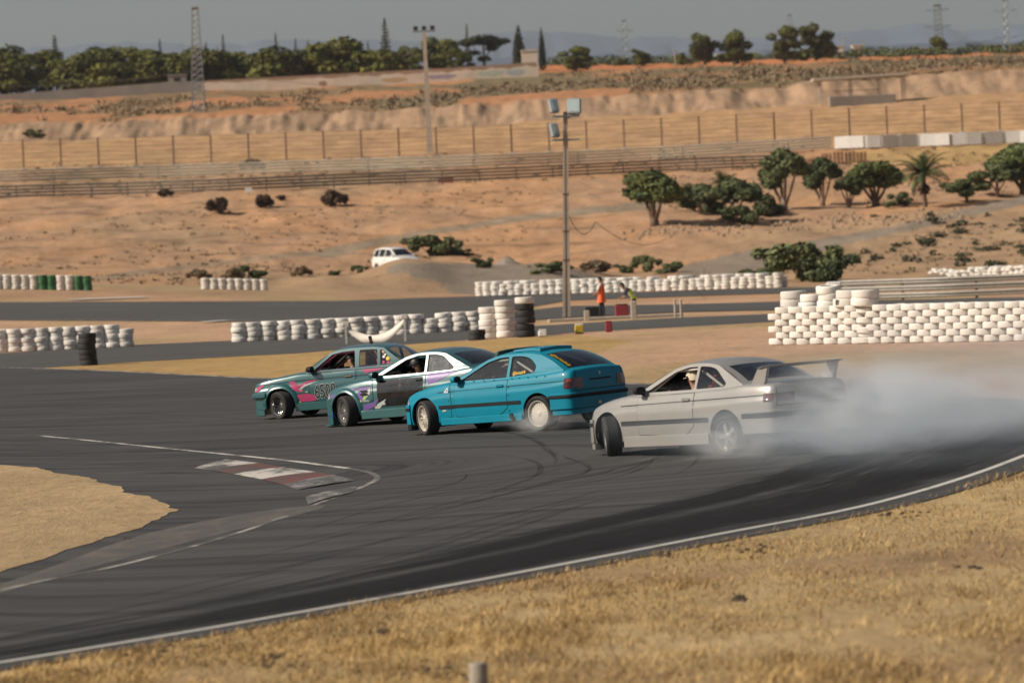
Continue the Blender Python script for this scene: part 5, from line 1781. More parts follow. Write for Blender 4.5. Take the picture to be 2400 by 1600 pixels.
e.sweep('front_lip', e.plan(.40, 1.76), .09, .22, .012, .04, 'paint_green')
e.sweep('rear_bumper', e.plan(.50, -1.6, True), .42, .56, .06, .05, 'paint_green', round_=.03)
wiper_arm(e)
for mat, poly in (('decal_pink', [(1.98, .62), (1.92, .70), (1.78, .745), (1.72, .73), (1.80, .68), (1.90, .60)]),
                  ('decal_grey', [(1.99, .655), (1.95, .685), (1.90, .67), (1.95, .645)]),
                  ('decal_pink', [(1.14, .77), (1.02, .772), (.80, .56), (.90, .53), (1.06, .60)]),
                  ('decal_pink', [(.98, .64), (.86, .70), (.70, .76), (.50, .775), (.58, .735), (.78, .68), (.90, .58)]),
                  ('decal_grey', [(.93, .60), (.80, .67), (.62, .72), (.46, .735), (.62, .70), (.78, .64), (.88, .57)]),
                  ('decal_orange', [(.88, .56), (.82, .545), (.83, .52), (.90, .535)]),
                  ('decal_pink', [(.98, .48), (.90, .33), (.56, .33), (.50, .42), (.62, .47), (.80, .50)]),
                  ('decal_lime', [(.98, .335), (.92, .345), (.89, .325), (.95, .318)]),
                  ('decal_pink', [(-.50, .90), (-.62, .82), (-.90, .86), (-1.04, .905)])):
    e.patch('splash_decal', poly, mat, .0095, 1)
e.patch('side_vent', [(.98, .585), (.98, .615), (.86, .615), (.86, .585)], 'gap_dark', .009, 1)
# racing number: thick black digits with pale outline
e.text('race_number', '6500', .56, .375, .40, 'decal_grey', 1, .0095, sx=.62, extrude_line=.016, rot=R(3))
e.text('race_number', '6500', .56, .375, .40, 'decal_black', 1, .0115, sx=.62, extrude_line=.004, rot=R(3))
e.interior('trim_black', driver_cage(xm=-.58, z=1.29) , 'cage_pink', 2, .024)
# round stickers on the small rear quarter pane
for x, z, r_, mm in ((-.98, 1.24, .028, 'decal_orange'), (-1.0, 1.13, .03, 'decal_white'), (-1.09, 1.09, .042, 'decal_yellow'), (-1.0, 1.02, .032, 'decal_pink'), (-1.10, 1.0, .034, 'decal_pink'), (-1.03, 1.17, .022, 'decal_white')):
    e.patch('sticker', [(x + r_ * math.cos(a), z + r_ * math.sin(a)) for a in [2 * math.pi * q / 14 for q in range(14)]], mm, -.010, 1, None, 'glass', .06, .06)
e.place(662, 983, R(20))
for x, sd, st in ((sp['xf'], 1, R(-28)), (sp['xf'], -1, R(-28)), (sp['xr'], 1, 0), (sp['xr'], -1, 0)):
    e.wheel(x, sd, st, camber=R(-5 if x > 0 else -1), style='deep', rim='rim_chrome', rr=.20, ww=.225, y=.765)
tag(e.root, 'teal four-door saloon with pink splashes and door number, frontmost of the drifting cars', 'car', 'cars drifting through the bend')
seated_driver(e.M, (-.06, .44, .43), (.30, .36, .86), 'cloth_black', 'driver in black at the wheel of the numbered saloon', 'hair', look=(1, .2, 0))
# passenger: seated, right arm raised out of the window with a phone
def passenger(M):
    hx, hy, hz = -.22, -.36, .44
    J = {'pelvis': (hx, hy, hz, .125), 'belly': (hx - .06, hy - .02, hz + .17, (.145, .12)), 'chest': (hx - .10, hy - .06, hz + .36, (.165, .125)), 'neckb': (hx - .11, hy - .06, hz + .48, .075), 'neck': (hx - .10, hy - .06, hz + .54, .056),
         'head': (hx - .08, hy - .07, hz + .635, (.082, .098)), 'crown': (hx - .08, hy - .07, hz + .73, (.072, .085)),
         'shr': (hx - .08, hy - .24, hz + .42, .066), 'elr': (hx + .02, hy - .46, hz + .56, .045), 'wrr': (hx + .04, hy - .42, hz + .90, .030), 'par': (hx + .04, hy - .41, hz + .98, (.032, .02)),
         'shl': (hx - .10, hy + .12, hz + .42, .066), 'ell': (hx + .06, hy + .22, hz + .18, .045), 'wrl': (hx + .26, hy + .14, hz + .14, .029), 'pal': (hx + .34, hy + .12, hz + .15, (.03, .02))}
    E = [('pelvis', 'belly'), ('belly', 'chest'), ('chest', 'neckb'), ('neckb', 'neck'), ('neck', 'head'), ('head', 'crown'), ('chest', 'shr'), ('shr', 'elr'), ('elr', 'wrr'), ('wrr', 'par'), ('chest', 'shl'), ('shl', 'ell'), ('ell', 'wrl'), ('wrl', 'pal')]
    zone = {k: 1 for k in ('neck', 'head', 'crown', 'wrr', 'par', 'wrl', 'pal')}
    for s_, n in ((1, 'l'), (-1, 'r')):
        J['th' + n] = (hx + .14, hy + s_ * .1, hz + .02, .088); J['kn' + n] = (hx + .44, hy + s_ * .12, hz + .14, .062); J['an' + n] = (hx + .70, hy + s_ * .12, hz - .08, .042); J['to' + n] = (hx + .82, hy + s_ * .12, hz - .04, .035)
        E += [('pelvis', 'th' + n), ('th' + n, 'kn' + n), ('kn' + n, 'an' + n), ('an' + n, 'to' + n)]
        for q in ('kn', 'th', 'an', 'to'): zone[q + n] = 2
    nm = skin_body('person', J, E, ['cloth_black', 'skin_tan', 'cloth_navy', 'eye_dark'], zone)
    add_fingers(nm, J['wrr'][:3], J['par'][:3], (1, 0, 0), 1, .55, .085, bend=(0, 1, .2))
    add_fingers(nm, J['wrl'][:3], J['pal'][:3], (0, 1, 0), 1, .4)
    hc = Vector(J['head'][:3]) + Vector((0, 0, .03))
    add_face(nm, hc, (1, -.3, 0), 1, 3, size=.11)
    o = link('person', nm, ['cloth_black']); o.matrix_world = M
    tag(o, 'passenger of the numbered saloon raising a phone above its roof', 'person')
    cap_shell('hair', hc, (1, -.3, 0), .112, 'hair_black', o, brim=False, low=.2)
    ph = MB(); ph.bevel_box((0, 0, 0), (.078, .010, .155), .006)
    p = ph.build('mobile_phone', 'phone_black', None, smooth=40)
    p.matrix_world = M @ Matrix.Translation((hx + .045, hy - .385, hz + 1.05)) @ Matrix.Rotation(R(8), 4, 'Y')
    tag(p, 'black phone held up above the roof of the numbered saloon', 'phone')
    cm_ = MB(); cm_.box((.018, -.0065, .05), (.03, .004, .035)); cm_.build('camera_bump', 'trim_black', p)
passenger(e.M)

# ================================================================== the silver winged coupe
sp = spec_coupe()
sp['windows'][0]['open'] = True
sp['rs_mat'] = 'car_glass_dark'
silver = Car('winged_coupe', sp, 'paint_silver')
w = silver
w.body(); w.greenhouse()
for sd in (1, -1):
    common_side(w, dict(p=[(.76, .87), (.72, .30), (-.32, .27), (-.52, .40), (-.52, .885)], handle=(-.36, .79), hmat='paint_silver'), side=sd)
    w.seam('panel_gap', [(1.14, .745), (-2.14, .80)], sd, .011, off=.0075)
    for xa, xb in ((1.12, -.86),):
        w.patch('rub_strip', [(xa, .45), (xa, .515), (xb, .515), (xb, .45)], 'trim_black', .012, sd)
    w.sweep('side_skirt', w.side_path(1.08, -.84, .24, sd), .115, .285, .03, .06, 'paint_silver')
    w.mirror(.66, .90, sd, 'trim_black')
    w.patch('tail_lamp', Car.round_poly([(sd * .36, .70), (sd * .36, .82), (sd * .70, .82), (sd * .70, .70)], .02), 'tail_red', .007, 1, None, 'rear', .04, .05)
    w.patch('tail_lamp', Car.round_poly([(-2.18, .70), (-2.18, .82), (-2.02, .82), (-2.02, .70)], .02), 'tail_red', .007, sd, None, None, .02, .05)
w.sweep('front_bumper', w.plan(.44, 1.84), .20, .56, .022, .06, 'paint_silver')
w.sweep('bumper_strip', w.plan(.50, 1.84), .45, .51, .036, .03, 'trim_black')
w.sweep('front_lip', w.plan(.20, 1.84), .10, .20, .03, .08, 'paint_silver')
w.sweep('rear_bumper', w.plan(.44, -1.62, True), .24, .585, .03, .05, 'paint_silver')
w.sweep('bumper_strip', w.plan(.52, -1.62, True), .47, .545, .044, .03, 'trim_black')
w.seam('boot_gap', [(-.66, .94), (-.70, .64), (.70, .64), (.66, .94)], 1, .012, 'rear')
nose_e36(w); wiper_arm(w)
# rear wing on two broad struts
wg = MB()
rg = []
for k in range(13):
    y = -.74 + 1.48 * k / 12
    rg.append([(-1.86, y, 1.195), (-1.93, y, 1.215), (-2.12, y, 1.235), (-2.15, y, 1.232), (-2.12, y, 1.218), (-1.94, y, 1.188)])
wg.rings(rg, 0, caps=True)
wing = wg.build('rear_wing', 'paint_wing_shaded', w.root, smooth=50)
for sg in (1, -1):
    st_ = MB()
    prof = [(-1.70, .96), (-1.80, 1.10), (-1.88, 1.20), (-2.08, 1.225), (-2.03, 1.08), (-1.98, .95)]
    st_.rings([[(x, sg * .66, z) for x, z in prof], [(x, sg * .715, z) for x, z in prof]], 0, caps=True)
    me_ = st_.mesh('wing_strut'); recalc(me_); link('wing_strut', me_, 'paint_silver', wing, smooth=25)
w.interior('seat_red', driver_cage(), 'cage_white', 2)
w.place(1434, 1070, R(51), dive=R(1.6))
for x, sd, st in ((sp['xf'], 1, R(-36)), (sp['xf'], -1, R(-36)), (sp['xr'], 1, 0), (sp['xr'], -1, 0)):
    w.wheel(x, sd, st, camber=R(-4 if x > 0 else -1), style='five', rim='rim_silver', rr=.222, y=.755)
tag(w.root, 'silver coupe with tall rear wing trailing tyre smoke, last of the drifting cars', 'car', 'cars drifting through the bend')
seated_driver(w.M, (-.02, .44, .40), (.37, .36, .86), 'cloth_red', 'driver in red with pale cap inside the silver coupe', 'cap', look=(1, .2, 0))
# ================================================================== TYRES
plain('tyre_white', (0.74, 0.70, 0.64), 0.7, var=.10, scale=2.5, dirt=(.38, .31, .24), dirt_amt=.5)
plain('tyre_green', (0.035, 0.15, 0.055), 0.7, var=.12, scale=2.5, dirt=(.2, .2, .14), dirt_amt=.35)
plain('tyre_black', (0.017, 0.018, 0.020), 0.75, var=.25, scale=4, dirt=(.10, .085, .07), dirt_amt=.35)
def tone(mname, lo, hi):
    m = MATS[mname]; n, l = m.node_tree.nodes, m.node_tree.links
    b = n['Principled BSDF']; src = b.inputs['Base Color'].links[0].from_socket
    oi = n.new("ShaderNodeObjectInfo"); mr = n.new("ShaderNodeMapRange"); mr.inputs['To Min'].default_value = lo; mr.inputs['To Max'].default_value = hi
    l.new(oi.outputs['Random'], mr.inputs['Value'])
    vm = n.new("ShaderNodeVectorMath"); vm.operation = 'SCALE'; l.new(src, vm.inputs[0]); l.new(mr.outputs['Result'], vm.inputs['Scale']); l.new(vm.outputs['Vector'], b.inputs['Base Color'])
for _n in ('tyre_white', 'tyre_green', 'tyre_black'): tone(_n, .84, 1.08)
def tyre_mesh(r, h, mat, n=22):
    mb = MB()
    prof = [(r * .62, -h * .40), (r * .66, -h * .5), (r * .90, -h * .5), (r * .98, -h * .43), (r, -h * .30), (r, h * .30), (r * .98, h * .43), (r * .90, h * .5), (r * .66, h * .5), (r * .62, h * .40), (r * .70, h * .30), (r * .84, h * .2), (r * .84, -h * .2), (r * .70, -h * .30)]
    mb.lathe(prof, n, M=Matrix.Rotation(R(90), 4, 'X'), closed=True)
    me = mb.mesh('tyre'); recalc(me)
    me.materials.append(MATS[mat])
    me.polygons.foreach_set('use_smooth', [True] * len(me.polygons)); me.set_sharp_from_angle(angle=R(50))
    return me
TM = {('w', 4): tyre_mesh(.345, .20, 'tyre_white'), ('w', 1): tyre_mesh(.31, .19, 'tyre_white'), ('g', 1): tyre_mesh(.31, .19, 'tyre_green'), ('k', 1): tyre_mesh(.31, .20, 'tyre_black'),
      ('w', 2): tyre_mesh(.40, .25, 'tyre_white'), ('k', 2): tyre_mesh(.36, .235, 'tyre_black'), ('w', 3): tyre_mesh(.36, .235, 'tyre_white')}
TR_ = random.Random(11)
CN = {'w': 'white', 'g': 'green', 'k': 'black'}
TN = [0]; PILE = []
def put_tyre(x, y, z, key, label, group, tilt=0.0):
    TN[0] += 1
    o = bpy.data.objects.new('tyre', TM[key]); col.objects.link(o)
    o.location = (x, y, z)
    o.rotation_euler = (TR_.uniform(-.03, .03) + tilt, TR_.uniform(-.03, .03), TR_.uniform(0, 6.28))
    return tag(o, label, 'tyre', group)
LEVEL = ['bottom', 'second from ground', 'third from ground', 'fourth from ground', 'fifth from ground', 'sixth from ground', 'seventh from ground']
def tyre_wall(a, b, courses, where, group, spacing=.60, colours=None, jitter=.05, h=.185, var=0, brick=False, n=None, D=None, big=False):
    A, B = hit(*a), hit(*b)
    if D: A, B = ground_at(a[0], D if not hasattr(D, '__len__') else D[0]), ground_at(b[0], D if not hasattr(D, '__len__') else D[1])
    L = (B - A).length
    k = n or max(2, int(round(L / spacing)) + 1)
    d = (B - A).normalized()
    for i in range(k):
        cnt = courses if not var else courses - (1 if TR_.random() < var else 0)
        for c in range(cnt):
            p = A + d * (L * i / (k - 1) + (spacing * .5 if brick and c % 2 else 0))
            jx, jy = TR_.uniform(-jitter, jitter), TR_.uniform(-jitter, jitter)
            key = colours(i, k) if colours else 'w'
            g = float(G(p.x + jx, p.y + jy))
            if 'striped' in where and i < k - 6: PILE.append((p.x + jx, p.y + jy, g + .095 + c * h)); continue
            put_tyre(p.x + jx, p.y + jy, g + .095 + c * h + TR_.uniform(0, .008), (key, 4 if big else 1),
                     f"{CN[key]} tyre {LEVEL[c]}, {ORD[i]} stack from left of {where}", group)
tyre_wall((-30, 835), (295, 806), 5, 'wall beside black stack', 'white tyres of the wall beside the black stack', .64, h=.18, var=.2, n=11, D=hit(130, 820).y, big=True)
tyre_wall((562, 797), (1112, 779), 4, 'low wall behind the saloon', 'white tyres of the low wall behind the saloon', .66, h=.195, var=.2, n=17, D=hit(830, 789).y, big=True)
# two stacks at the end of that wall, then black ones
def stack(px, py, keys, where, group, dy=0.0, hh=None):
    p = hit(px, py)
    z = p.z
    for c, key in enumerate(keys):
        h = (hh or {1: .19, 2: .25, 3: .235}[key[1]])
        put_tyre(p.x + TR_.uniform(-.03, .03), p.y + dy + TR_.uniform(-.03, .03), z + h / 2, key, f"{CN[key[0]]} tyre {LEVEL[c]} of {where}", group)
        z += h * .97
stack(1148, 793, [('w', 3)] * 5, 'white stack left of the tall pair', 'stacked tyres by the pole')
stack(1186, 791, [('w', 3)] * 5 + [('w', 3)], 'white stack touching the black one by pole', 'stacked tyres by the pole')
stack(1232, 790, [('k', 2)] * 5 + [('w', 3)], 'stack beside the lamp pole', 'stacked tyres by the pole')
stack(207, 856, [('k', 1)] * 6, 'lone black stack at the left', 'lone black tyre stack', hh=.188)
stack(1118, 797, [('k', 1)] * 2, 'small dark pair by the white stacks', 'small dark tyres', hh=.19)
# the long white wall on the right
tyre_wall((1828, 808), (2440, 824), 6, 'wall at right', 'white tyres of the tall wall at the right', .57, h=.182, brick=True, jitter=.02, D=(hit(1828, 808).y, hit(1828, 808).y - 8))
for i, (px, keys, dy, base) in enumerate(((1868, [('w', 2)] * 2, 1.1, 1.06), (1915, [('w', 3)] * 2, 1.3, .98), (1957, [('w', 3)] * 3, 1.25, 1.0), (2000, [('w', 2)] * 2, 1.1, 1.05), (2042, [('w', 2)] * 2, 1.15, 1.05))):
    p = hit(px, 807) + Vector((0, dy, 0))
    z = float(G(p.x, p.y)) + base
    # stands on a rear pile of tyres that the front wall hides
    for c in range(4): PILE.append((p.x, p.y, float(G(p.x, p.y)) + .095 + c * (base - .19) / 3))
    for c, key in enumerate(keys):
        h = {1: .19, 2: .25, 3: .235}[key[1]]
        put_tyre(p.x + TR_.uniform(-.05, .05), p.y, z + h / 2, key, f"{'big ' if key[1] == 2 else ''}white tyre {LEVEL[c].replace('bottom','lowest').replace('ground','below')} on top of tall wall, {ORD[i]} pile from left", 'loose tyres on top of the tall wall', tilt=TR_.uniform(-.08, .08))
        z += h * .95
blackhalf = put_tyre(*(hit(1985, 806) + Vector((0, .25, 1.19))), ('k', 1), 'single black tyre lying on top of the tall white wall', 'loose tyres on top of the tall wall')
# far walls: white / green on the left
def left_cols(i, k): return 'g' if i in (k - 1, k - 2, k - 5, k - 6) else 'w'
tyre_wall((-25, 681), (205, 677), 5, 'striped wall by far road', 'white and green tyres of the striped wall', .58, colours=left_cols, jitter=.03, D=hit(100, 679).y)
# the far wall behind the marshals and the heap on the far right: too many and small to be told apart
mb = MB()
def far_tyre(x, y, z, tilt=0):
    n = 14; r, h = .30, .19
    prof = [(r * .8, -h * .5), (r, -h * .3), (r, h * .3), (r * .8, h * .5), (r * .5, h * .48)]
    Mx = Matrix.Translation((x, y, z)) @ Matrix.Rotation(tilt, 4, 'Y') @ Matrix.Rotation(R(90), 4, 'X')
    mb.lathe(prof, n, M=Mx)
for q in PILE: far_tyre(*q)
Ds = hit(550, 679).y
for i in range(8):
    p = ground_at(474 + 19.5 * i + 8, Ds)
    for c in range(4): far_tyre(p.x, p.y + TR_.uniform(-.03, .03), p.z + .095 + c * .185)
A, B = hit(1125, 694), hit(1825, 674)
k = int((B - A).length / .60)
for row in range(2):
    for i in range(k + 1):
        p = A.lerp(B, i / k) + Vector((.3 * row, .55 * row, 0))
        for c in range(5 if TR_.random() < .6 else 4):
            far_tyre(p.x + TR_.uniform(-.06, .06), p.y + TR_.uniform(-.06, .06), p.z + .095 + c * .185, TR_.uniform(-.05, .05))
A, B = hit(2235, 654), hit(2450, 648)
k = int((B - A).length / .55)
for i in range(k + 1):
    p = A.lerp(B, i / k)
    for c in range(4 if i > 2 else 3): far_tyre(p.x + TR_.uniform(-.1, .1), p.y + TR_.uniform(-.1, .1), p.z + .095 + c * .18, TR_.uniform(-.2, .2))
A, B = hit(2185, 641), hit(2240, 645)
for i in range(5):
    p = A.lerp(B, i / 4); far_tyre(p.x, p.y, p.z + .1, TR_.uniform(-.4, .4)); far_tyre(p.x + .3, p.y + .3, p.z + .25, TR_.uniform(-.4, .4))
tag(mb.build('far_tyres', 'tyre_white', None, smooth=50), 'far white tyre walls behind the marshals and at the right edge', 'tyres', kind='stuff')

# ================================================================== POLES AND TOWERS
plain('concrete_pole', (0.44, 0.37, 0.30), 0.85, var=.15, scale=1.5, bump=.2)
plain('galvanised', (0.30, 0.31, 0.31), 0.5, metal=.4, var=.15)
plain('lamp_grey', (0.30, 0.35, 0.37), 0.45, metal=.2, var=.1)
plain('lamp_pane', (0.42, 0.52, 0.52), 0.2, coat=.6)
plain('rust_steel', (0.17, 0.105, 0.07), 0.8, var=.3)
plain('dark_wire', (0.05, 0.045, 0.04), 0.7)
def lattice(mb, h, w0, w1, bays, r=.04, arms=()):
    for s in ((1, 1), (1, -1), (-1, 1), (-1, -1)):
        mb.tube([(s[0] * w0, s[1] * w0, 0), (s[0] * w1, s[1] * w1, h)], r * 1.4, 5)
    for i in range(bays + 1):
        t = i / bays; z = h * t; w = w0 + (w1 - w0) * t
        c = [(w, w, z), (-w, w, z), (-w, -w, z), (w, -w, z)]
        for a, b in zip(c, c[1:] + c[:1]): mb.tube([a, b], r, 4)
        if i < bays:
            t2 = (i + 1) / bays; w2 = w0 + (w1 - w0) * t2
            d = [(w2, w2, h * t2), (-w2, w2, h * t2), (-w2, -w2, h * t2), (w2, -w2, h * t2)]
            for q in range(4):
                mb.tube([c[q], d[(q + 1) % 4]], r * .8, 4); mb.tube([c[(q + 1) % 4], d[q]], r * .8, 4)
    for z, L in arms:
        for q in (-1, 1):
            mb.tube([(0, 0, z), (q * L, 0, z)], r * 1.3, 4)
            mb.tube([(0, 0, z - .9), (q * L, 0, z)], r, 4)
def pole_lean(base, top_px, top_py):
    """top of a pole that stands at base: same distance, seen at that spot"""
    return at(top_px, top_py, base.y)
# floodlight pole by the far road
base = hit(1328, 744)
top = pole_lean(base, 1325, 262)
root = empty('floodlight_pole', base)
def rel(p): return Vector(p) - base
mb = MB()
pts = [Vector((0, 0, -.1)), rel(top) * .5, rel(top)]
rings = []
for t in range(9):
    p = rel(top) * (t / 8); wx = .36 - .16 * t / 8; wy = .28 - .12 * t / 8
    rings.append([p + Vector((x * wx / 2, y * wy / 2, 0)) for x, y in ((-1, -1), (-.3, -1), (-.3, -.55), (.3, -.55), (.3, -1), (1, -1), (1, 1), (-1, 1))])
mb.rings(rings, 0, caps=True)
mb.build('shaft', 'concrete_pole', root)
for py in (273, 328):
    p = rel(at(1326, py, base.y))
    mb = MB(); mb.box((p.x + (.0), p.y - .12, p.z), (1.25, .09, .09)); mb.build('crossarm', 'galvanised', root)
for px, py, yaw, sc in ((1297, 249, 55, 1.0), (1346, 250, -10, 1.1), (1299, 306, 60, 1.0)):
    p = rel(at(px, py, base.y))
    mb = MB()
    M = Matrix.Rotation(R(yaw), 3, 'Z') @ Matrix.Rotation(R(-12), 3, 'X')
    mb.bevel_box((p.x, p.y - .1, p.z), (.56 * sc, .22, .66 * sc), .05, M=M)
    fl = mb.build('floodlight', 'lamp_grey', root, smooth=40)
    g = MB(); g.box(Vector((p.x, p.y - .1, p.z)) + M @ Vector((0, -.115, .03)), (.46 * sc, .012, .50 * sc), M=M); g.build('lamp_glass', 'lamp_pane', fl)
    y = MB(); y.tube([(p.x, p.y, p.z - .36), (p.x * .6, p.y * .6, p.z - .52)], .035, 6); y.build('bracket', 'galvanised', fl)
for t in (.28, .42, .60):
    p = rel(top) * t
    mb = MB(); mb.box((p.x, p.y, p.z), (.40 - .16 * t, .32 - .12 * t, .05)); mb.build('clamp_band', 'rust_steel', root)
tag(root, 'tall concrete floodlight pole standing near the marshals', 'pole')
# lighting mast by the guard rail
base = hit(1008, 358); top = at(994, 74, base.y)
root = empty('lighting_mast', base)
mb = MB(); v = top - base; rings = []
for t in range(9):
    p = v * (t / 8); w = .34 - .14 * t / 8
    rings.append([p + Vector((x * w, y * w * .8, 0)) for x, y in ((-1, -1), (1, -1), (1, 1), (-1, 1))])
mb.rings(rings, 0, caps=True); mb.build('shaft', 'concrete_pole', root)
mb = MB(); mb.box((v.x, v.y, v.z), (2.7, .12, .12)); mb.build('crossarm', 'rust_steel', root)
for k in range(3):
    mb = MB(); mb.bevel_box((v.x - 1.0 + k, v.y - .1, v.z + .38), (.55, .3, .5), .05); mb.build('floodlight', 'rim_dark', root)
tag(root, 'tall tapered mast with three floodlights on top, behind the guard rails', 'mast')
# lattice towers
def tower(px, py, D, toppx, toppy, w0, w1, bays, label, arms=(), r=.05, name='lattice_tower'):
    b = hit(px, py) if D is None else ground_at(px, D)
    t = at(toppx, toppy, b.y)
    h = t.z - b.z
    mb = MB(); lattice(mb, h, w0, w1, bays, r, [(h * a, L) for a, L in arms])
    o = mb.build('lattice', 'galvanised', None)
    rt = empty(name, b); o.parent = rt
    rt.rotation_euler = (0, math.atan2(t.x - b.x, h), 0)
    cap = MB(); cap.bevel_box((0, 0, h + .15), (w1 * 2.4, w1 * 2.4, .25), .05); cap.build('head', 'rust_steel', rt)
    tag(rt, label, 'tower')
    return b, t
tb, tt = tower(466, 262, None, 457, 22, 1.0, .42, 17, 'grey lattice tower rising in front of the pine wood', r=.036)
tower(1470, None, 1500, 1463, 50, 1.6, .7, 14, 'distant pale pylon between the round trees', arms=((.92, 3), (.75, 3.5)), r=.055)
tower(2203, None, 1150, 2196, 14, 1.5, .8, 15, 'steel pylon right of the white far building', arms=((.95, 3.2), (.72, 3.6)), r=.055)
tower(2364, None, 1500, 2355, 2, 1.6, .8, 14, 'fainter pylon at the right edge of the skyline', arms=((.92, 4), (.7, 4)), r=.05)
tower(1882, None, 1700, 1850, 36, 1.4, .7, 12, 'faint pylon hidden behind the tall right-hand trees', arms=((.9, 3),), r=.08)
# plain poles
def simple_pole(px, D, toppy, r, label, mat='concrete_pole', arm=.8):
    b = ground_at(px, D); t = at(px - 2, toppy, D)
    rt = empty('utility_pole', b)
    mb = MB(); mb.tube([(0, 0, 0), t - b], [r, r * .7], 8); mb.build('shaft', mat, rt)
    mb = MB(); mb.box(((t - b).x, 0, (t - b).z - .25), (arm * 2, .12, .12)); mb.build('crossarm', 'rust_steel', rt)
    for q in (-1, 0, 1):
        mb = MB(); mb.tube([((t - b).x + q * arm * .85, 0, (t - b).z - .2), ((t - b).x + q * arm * .85, 0, (t - b).z + .1)], .06, 6); mb.build('insulator', 'lamp_pane', rt)
    tag(rt, label, 'pole')
simple_pole(1583, 960, 118, .16, 'short pale pole left of the twin round trees')
simple_pole(1978, 1060, 88, .14, 'thin pole behind the two storage tanks')
# slack power lines in the air
def wire(name, pts, sag, r, label, n=24):
    mb = MB(); P = []
    for a, b in zip(pts[:-1], pts[1:]):
        for i in range(n):
            t = i / n
            P.append(a.lerp(b, t) - Vector((0, 0, sag * 4 * t * (1 - t))))
    P.append(pts[-1]); mb.tube(P, r, 4); tag(mb.build(name, 'dark_wire'), label, 'cable')
m1 = at(997, 80, 470.0)
wire('power_cable', [at(-300, 165, 960), tt - Vector((0, 0, 9)), at(1326, 300, 990) + Vector((0, 0, 12)), at(2700, 30, 1100)], 3.0, .03, 'upper power cable crossing in front of the pine wood')
wire('power_cable', [at(-300, 200, 960), tt - Vector((0, 0, 12)), at(1326, 330, 990) + Vector((0, 0, 13)), at(2700, 70, 1100)], 3.0, .03, 'lower power cable crossing in front of the pine wood')
wire('drop_cable', [at(1330, 500, 196), at(1395, 520, 230), at(1560, 560, 330)], .8, .02, 'thin cable drooping right from the floodlight pole')

# ================================================================== GUARD RAILS, FENCE, WALLS
plain('rail_metal', (0.62, 0.59, 0.50), 0.55, metal=.25, var=.15, dirt=(.25, .18, .12), dirt_amt=.5)
plain('rail_white', (0.66, 0.65, 0.62), 0.6, var=.12, dirt=(.35, .3, .25), dirt_amt=.4)
plain('rail_dark', (0.19, 0.175, 0.15), 0.7, metal=.2, var=.25, dirt=(.07, .06, .05), dirt_amt=.7)
plain('rail_grey', (0.40, 0.37, 0.32), 0.6, metal=.2, var=.15, dirt=(.22, .17, .12), dirt_amt=.5)
plain('post_steel', (0.16, 0.14, 0.12), 0.7, var=.2)
def w_beam(path, z, h, mat, root, name='rail', flip=-1):
    """corrugated beam along a path (points relative to root)"""
    prof = [(0, -.5), (.05, -.40), (.08, -.30), (.08, -.22), (0, -.10), (0, .10), (.08, .22), (.08, .30), (.05, .40), (0, .5)]
    mb = MB(); rings = []
    n = len(path)
    for i, p in enumerate(path):
        d = path[min(i + 1, n - 1)] - path[max(i - 1, 0)]
        nr = Vector((d.y, -d.x, 0)).normalized() * (1 if flip < 0 else -1)
        rings.append([p + nr * a + Vector((0, 0, z + b * h)) for a, b in prof])
    mb.rings(rings, 0, closed=False)
    me = mb.mesh(name); recalc(me)
    return link(name, me, mat, root, smooth=50)
def guard_rail(label, pxs, D_or_rows, rails, rh, z0, gap, mat, post_gap, name='guard_rail', seg=40):
    P = []
    xs = [p[0] for p in pxs]; ys = [p[1] for p in pxs]
    for X in np.linspace(xs[0], xs[-1], seg): P.append(hit(float(X), float(np.interp(X, xs, ys)), dmin=120))
    # smooth the line so that it does not follow every bump
    Y = np.array([[p.x, p.y, p.z] for p in P])
    k = np.ones(7) / 7
    for c in (1, 2):
        pad = np.pad(Y[:, c], 3, mode='reflect', reflect_type='odd'); Y[:, c] = np.convolve(pad, k, 'valid')
    P = [Vector(p) for p in Y]
    b = P[len(P) // 2].copy(); root = empty(name, b)
    path = [p - b for p in P]
    for i in range(rails): w_beam(path, z0 + gap * i, rh, mat if not isinstance(mat, list) else mat[i % len(mat)], root)
    L = 0; nxt = 0
    for i in range(1, len(path)):
        s_ = (path[i] - path[i - 1]).length
        while nxt <= L + s_:
            p = path[i - 1].lerp(path[i], (nxt - L) / s_)
            mb = MB(); H = z0 + gap * (rails - 1) + rh * .55
            mb.box((p.x, p.y + .10, p.z + H / 2 - .2), (.12, .10, H + .4)); mb.build('post', 'post_steel', root)
            nxt += post_gap
        L += s_
    tag(root, label, 'guard rail')
    return P
up = guard_rail('upper pale guard rail of the far straight, behind the dark one', [(-120, 432), (0, 430), (800, 404), (1200, 392), (1600, 372), (1950, 350)], None, 4, .23, .30, .345, 'rail_metal', 12.0)
lo = guard_rail('lower dark guard rail in front of the pale one', [(-120, 470), (0, 466), (400, 456), (800, 438), (1200, 423), (1600, 402), (1850, 392)], None, 4, .22, .28, .345, 'rail_dark', 4.0)
wr_ = guard_rail('white guard rail of the far straight at the right', [(1960, 352), (2200, 345), (2400, 338), (2560, 332)], None, 4, .33, .30, .35, 'rail_white', 12.0)
nr_ = guard_rail('low guard rail on the right behind the white tyre wall', [(1975, 708), (2200, 702), (2400, 694), (2600, 686)], None, 3, .27, .24, .33, 'rail_grey', 4.0)
# white boards bolted on the white rail
root = empty('barrier_boards', wr_[0])
for i in range(18):
    f = i * 2.6; k = int(f)
    if k + 3 >= len(wr_): break
    p, q = wr_[k], wr_[k + 2]
    c = (p + q) / 2 - wr_[0]
    d = (q - p) * .72
    mb = MB(); mb.box((c.x, c.y - .22, c.z + .86), (d.length * 1.7, .05, 1.35), rz=math.atan2(d.y, d.x)); mb.build('board', 'rail_white', root)
tag(root, 'row of white barrier boards fixed along the far straight, upper right', 'barrier')
